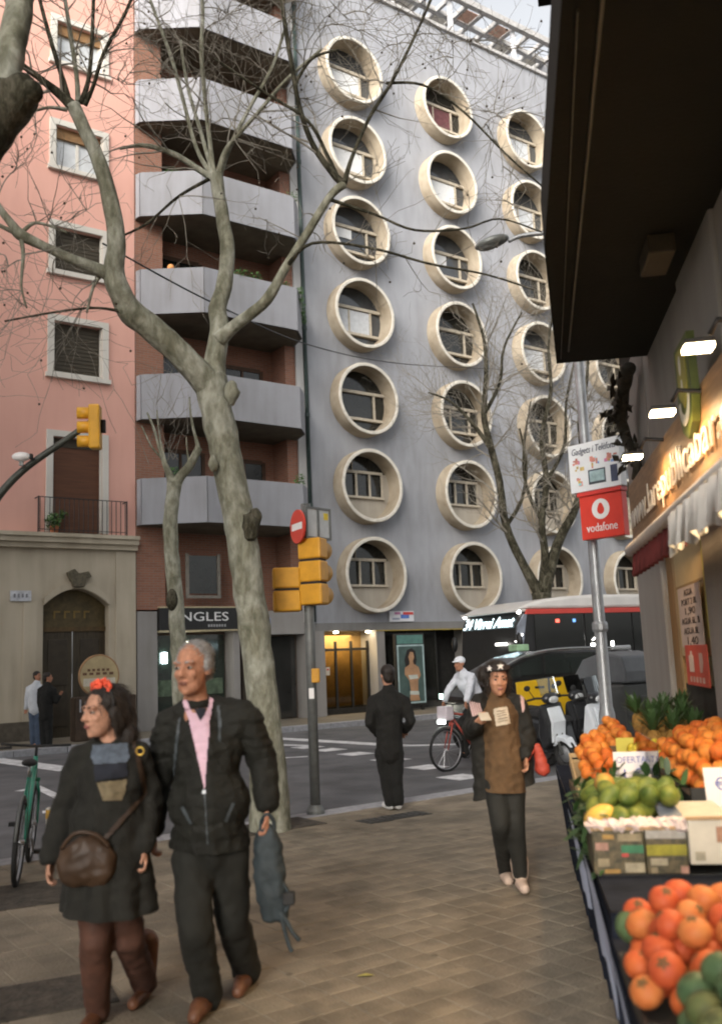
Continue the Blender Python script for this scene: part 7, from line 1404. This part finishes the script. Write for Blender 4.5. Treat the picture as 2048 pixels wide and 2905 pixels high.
for i in range(9):
    x = X_[0]+.10+(i % 4)*.085; y = y_b+.16+(i//4)*.11; fruit('mango', (x, y, mz+.115+(i//4)*.014), 'green mango on top of the heap, %s row from front, %s from street' % (ORD[i//4+1], ORD[i % 4+1]), 'mangoes above the printed boxes', 1.12)
m = MB(); q_ = [(XM+.03, y_b+.06, mz+.02), (X_[2]+.02, y_b+.05, mz+.015), (XM+.05, y_b+.50, mz+.17), (XM+.02, y_b+.30, mz+.11)]; m.add(q_+[(a_+.003, b_+.003, c_-.004) for a_, b_, c_ in q_], [(0, 1, 2, 3), (7, 6, 5, 4)]); m.build('plastic_sheet', M('film_pale', (.18, .195, .22), .25, .25, 9), stl)
# leafy greens at the outer side of the mangoes
lf_ = MB(); rl_ = random.Random(14)
def blade(mb, p, d, L, w_, rnd):
    d = d.normalized(); sd = d.cross(Vector((0, 0, 1))); sd = sd.normalized() if sd.length > .01 else Vector((1, 0, 0)); pts = []
    for i in range(4):
        t = i/3; q = p+d*L*t-Vector((0, 0, .25*L*t*t)); ww = w_*math.sin(math.pi*(.15+.8*t)); pts += [q-sd*ww, q+sd*ww]
    mb.add(pts, [(0, 1, 3, 2), (2, 3, 5, 4), (4, 5, 7, 6)])
for i in range(420):
    y = rl_.uniform(4.35, 5.6); x = rl_.uniform(.27, .42) if rl_.random() < .6 else rl_.uniform(.3, .8); z = (.74+rl_.random()*.26) if x < .42 else .97+.06*(y-4.4)
    if x >= .42 and y < 5.0: continue
    blade(lf_, Vector((x, y, z)), Vector((rl_.gauss(-.2, .6), rl_.gauss(0, .6), rl_.gauss(.3, .6))), rl_.uniform(.06, .13), rl_.uniform(.012, .024), rl_)
o = lf_.build('leafy_greens', M('greens', (.03, .065, .018), .5, .5, 14)); o.location = sw_(0, 0, 0); o.rotation_euler.z = SROT; tag(o, 'bunches of dark leafy greens hanging beside the mangoes at the stall edge', 'greens', kind='stuff')
# ---- tilted trays further along: small oranges, wooden trays with limes, onions
bx2 = 5.75
for k, (kind, lb, gp) in enumerate((('orange', 'mandarin in the tilted tray at the outer edge of the stall', 'mandarins in the outer tray'),)):
    crate(.34, .66, 6.0, 7.0, .82, .10, 'fruit_tray', 'tilted wooden tray of mandarins at the outer edge of the stall', m_ply, .16)
    heap('orange', .36, .64, 6.03, 6.98, .86, .044, .16, 'mandarin in the outer tray', gp, 2, 1.0)
crate(.68, .98, 5.95, 6.9, .82, .09, 'fruit_tray', 'tilted wooden tray of pale limes next to the mandarins', m_ply, .16); heap('lemon', .70, .96, 5.98, 6.88, .86, .042, .16, 'pale lemon in the inner tray', 'lemons in the inner tray', 1, 1.0)
part('tray_riser', m_tw, stl, (.33, 5.96, .747, 1.0, 7.02, .80)); part('glass_divider', TG('clear_film', (.9, .92, .93)), stl, (.68, 5.0, .80, .684, 5.9, 1.22))
# rear tier: long mound of oranges and black crates before it
RX0, RX1 = .86, 1.30
part('rear_tier', m_tw, stl, (.84, 4.95, .747, 1.30, 6.75, .86))
part('tier_front', m_fabg, stl, (.80, 4.9, .76, .838, 6.75, .98)); part('tier_front', m_fabg, stl, (.80, 4.86, .76, 1.33, 4.898, 1.02))
heap('orange', RX0-.02, RX1, 4.92, 6.7, .93, .047, .0, 'orange on the rear tier', 'oranges on the rear tier', 3, 1.1, slx=.20, top=.9, open_back=True)
for i in range(7): fruit('lemon', (.90+.06*i, 4.93, 1.0+rs_.uniform(0, .02)), 'lemon on the lip below the rear oranges, %s from the street' % ORD[i+1], 'lemons below the rear oranges', 1.0)
# far end tier: oranges, yellow label, pineapples
part('far_tier', m_tw, stl, (.62, 7.05, .747, 1.30, 8.25, .93)); part('far_tier_front', m_tw, stl, (.62, 7.0, .76, 1.3, 7.046, 1.02))
heap('orange', .62, .86, 7.05, 8.2, .96, .045, .05, 'orange on the farthest tier', 'oranges on the far tier', 2)
m_pine = M('pineapple_skin', (.26, .14, .03), .7, .4, 40, bump=.9, bscale=60); m_pl = M('pineapple_leaf', (.035, .07, .022), .5, .4, 10)
def pineapple(p, label, tilt):
    o = empty('pineapple', sw_(*p), rs_.uniform(0, 6), label, 'pineapple', 'pineapples on the far tier'); o.rotation_euler.x = tilt; m = MB(); m.ell((0, 0, .09), (.062, .062, .10), 16, 14)
    for i, v in enumerate(m.v): q = Vector(v)-Vector((0, 0, .09)); m.v[i] = tuple(Vector((0, 0, .09))+q*(1+.06*abs(math.sin(math.atan2(q.y, q.x)*8+q.z*60))))
    m.build('fruit', m_pine, o, True); c = MB()
    for k in range(34): a = k*2.4; t = k/34; blade(c, Vector((.015*math.cos(a), .015*math.sin(a), .175+.05*t)), Vector((math.cos(a)*(1-t*.7), math.sin(a)*(1-t*.7), .8+t*1.6)), .14+.05*rs_.random(), .013, rs_)
    tag(c.build('crown', m_pl, o), kind='stuff'); return o
for i in range(9):
    pineapple((.93+.12*(i % 3), 6.98+.22*(i//3), 0.94+.05*(i//3)), 'pineapple on the far tier, %s row from front, %s from the street' % (ORD[i//3+1], ORD[i % 3+1]), rs_.uniform(-.5, .3))
q_ = sal(1420, 1758, 5.5); pcd = empty('price_card', sw_(*q_), SROT, 'white price card with blue handwriting stuck before the rear oranges', 'price card'); pcd.rotation_euler.x = rad(-8)
part('card', M('card_white', (.62, .58, .58), .7, .06), pcd, (-.095, -.004, -.02, .095, .0, .17)); bl_ = M('blue_ink', (.06, .08, .3), .7); text('OFERTA', .05, bl_, pcd, (0, -.005, .125), (rad(90), 0, 0), width=.16, depth=.0006); text('1 €', .07, bl_, pcd, (0, -.005, .05), (rad(90), 0, 0), width=.10, depth=.0006)
q_ = sal(1600, 1800, 4.84); pc2 = empty('price_card', sw_(*q_), SROT, 'tilted white price card at the right edge before the black crate', 'price card'); pc2.rotation_euler.x = rad(-12); part('card', MATS['card_white'], pc2, (-.03, -.004, -.12, .16, 0, .16)); text('€', .08, bl_, pc2, (.04, -.005, .08), (rad(90), 0, 0), depth=.0006)
yc = empty('price_card', sw_(.72, 6.99, .96), SROT, 'yellow produce label at the front of the far tier', 'price card'); part('card', M('card_yellow', (.55, .48, .08), .7, .1), yc, (-.05, -.012, -.03, .07, -.006, .12))
# plants and packets behind, against the pillar
pk1 = empty('juice_packets', sw_(1.22, 7.7, .93), SROT, 'yellow and red packets standing at the foot of the shop doorway', 'packets')
for i, c_ in enumerate(((.6, .45, .06), (.5, .5, .08), (.55, .12, .05), (.6, .4, .06))): part('packet', M('packet_%d' % i, c_, .5, .25, 20), pk1, (-.12+i*.06, -.03, 0, -.07+i*.06, .03, .30-.03*(i % 2)), bevel=.006)
m = MB()
for i in range(9): m.box(-.1+.02*i, .06, .0, -.09+.02*i, .07, .4)
pl_ = MB()
for i in range(160): blade(pl_, Vector((rl_.uniform(1.0, 1.32), rl_.uniform(7.6, 8.5), rl_.uniform(.95, 1.15))), Vector((rl_.gauss(0, .5), rl_.gauss(0, .5), 1)), rl_.uniform(.1, .2), .014, rl_)
o = pl_.build('herb_bunches', m_pl); o.rotation_euler.z = SROT; tag(o, 'dark green herb bunches standing behind the pineapples', 'greens', kind='stuff')
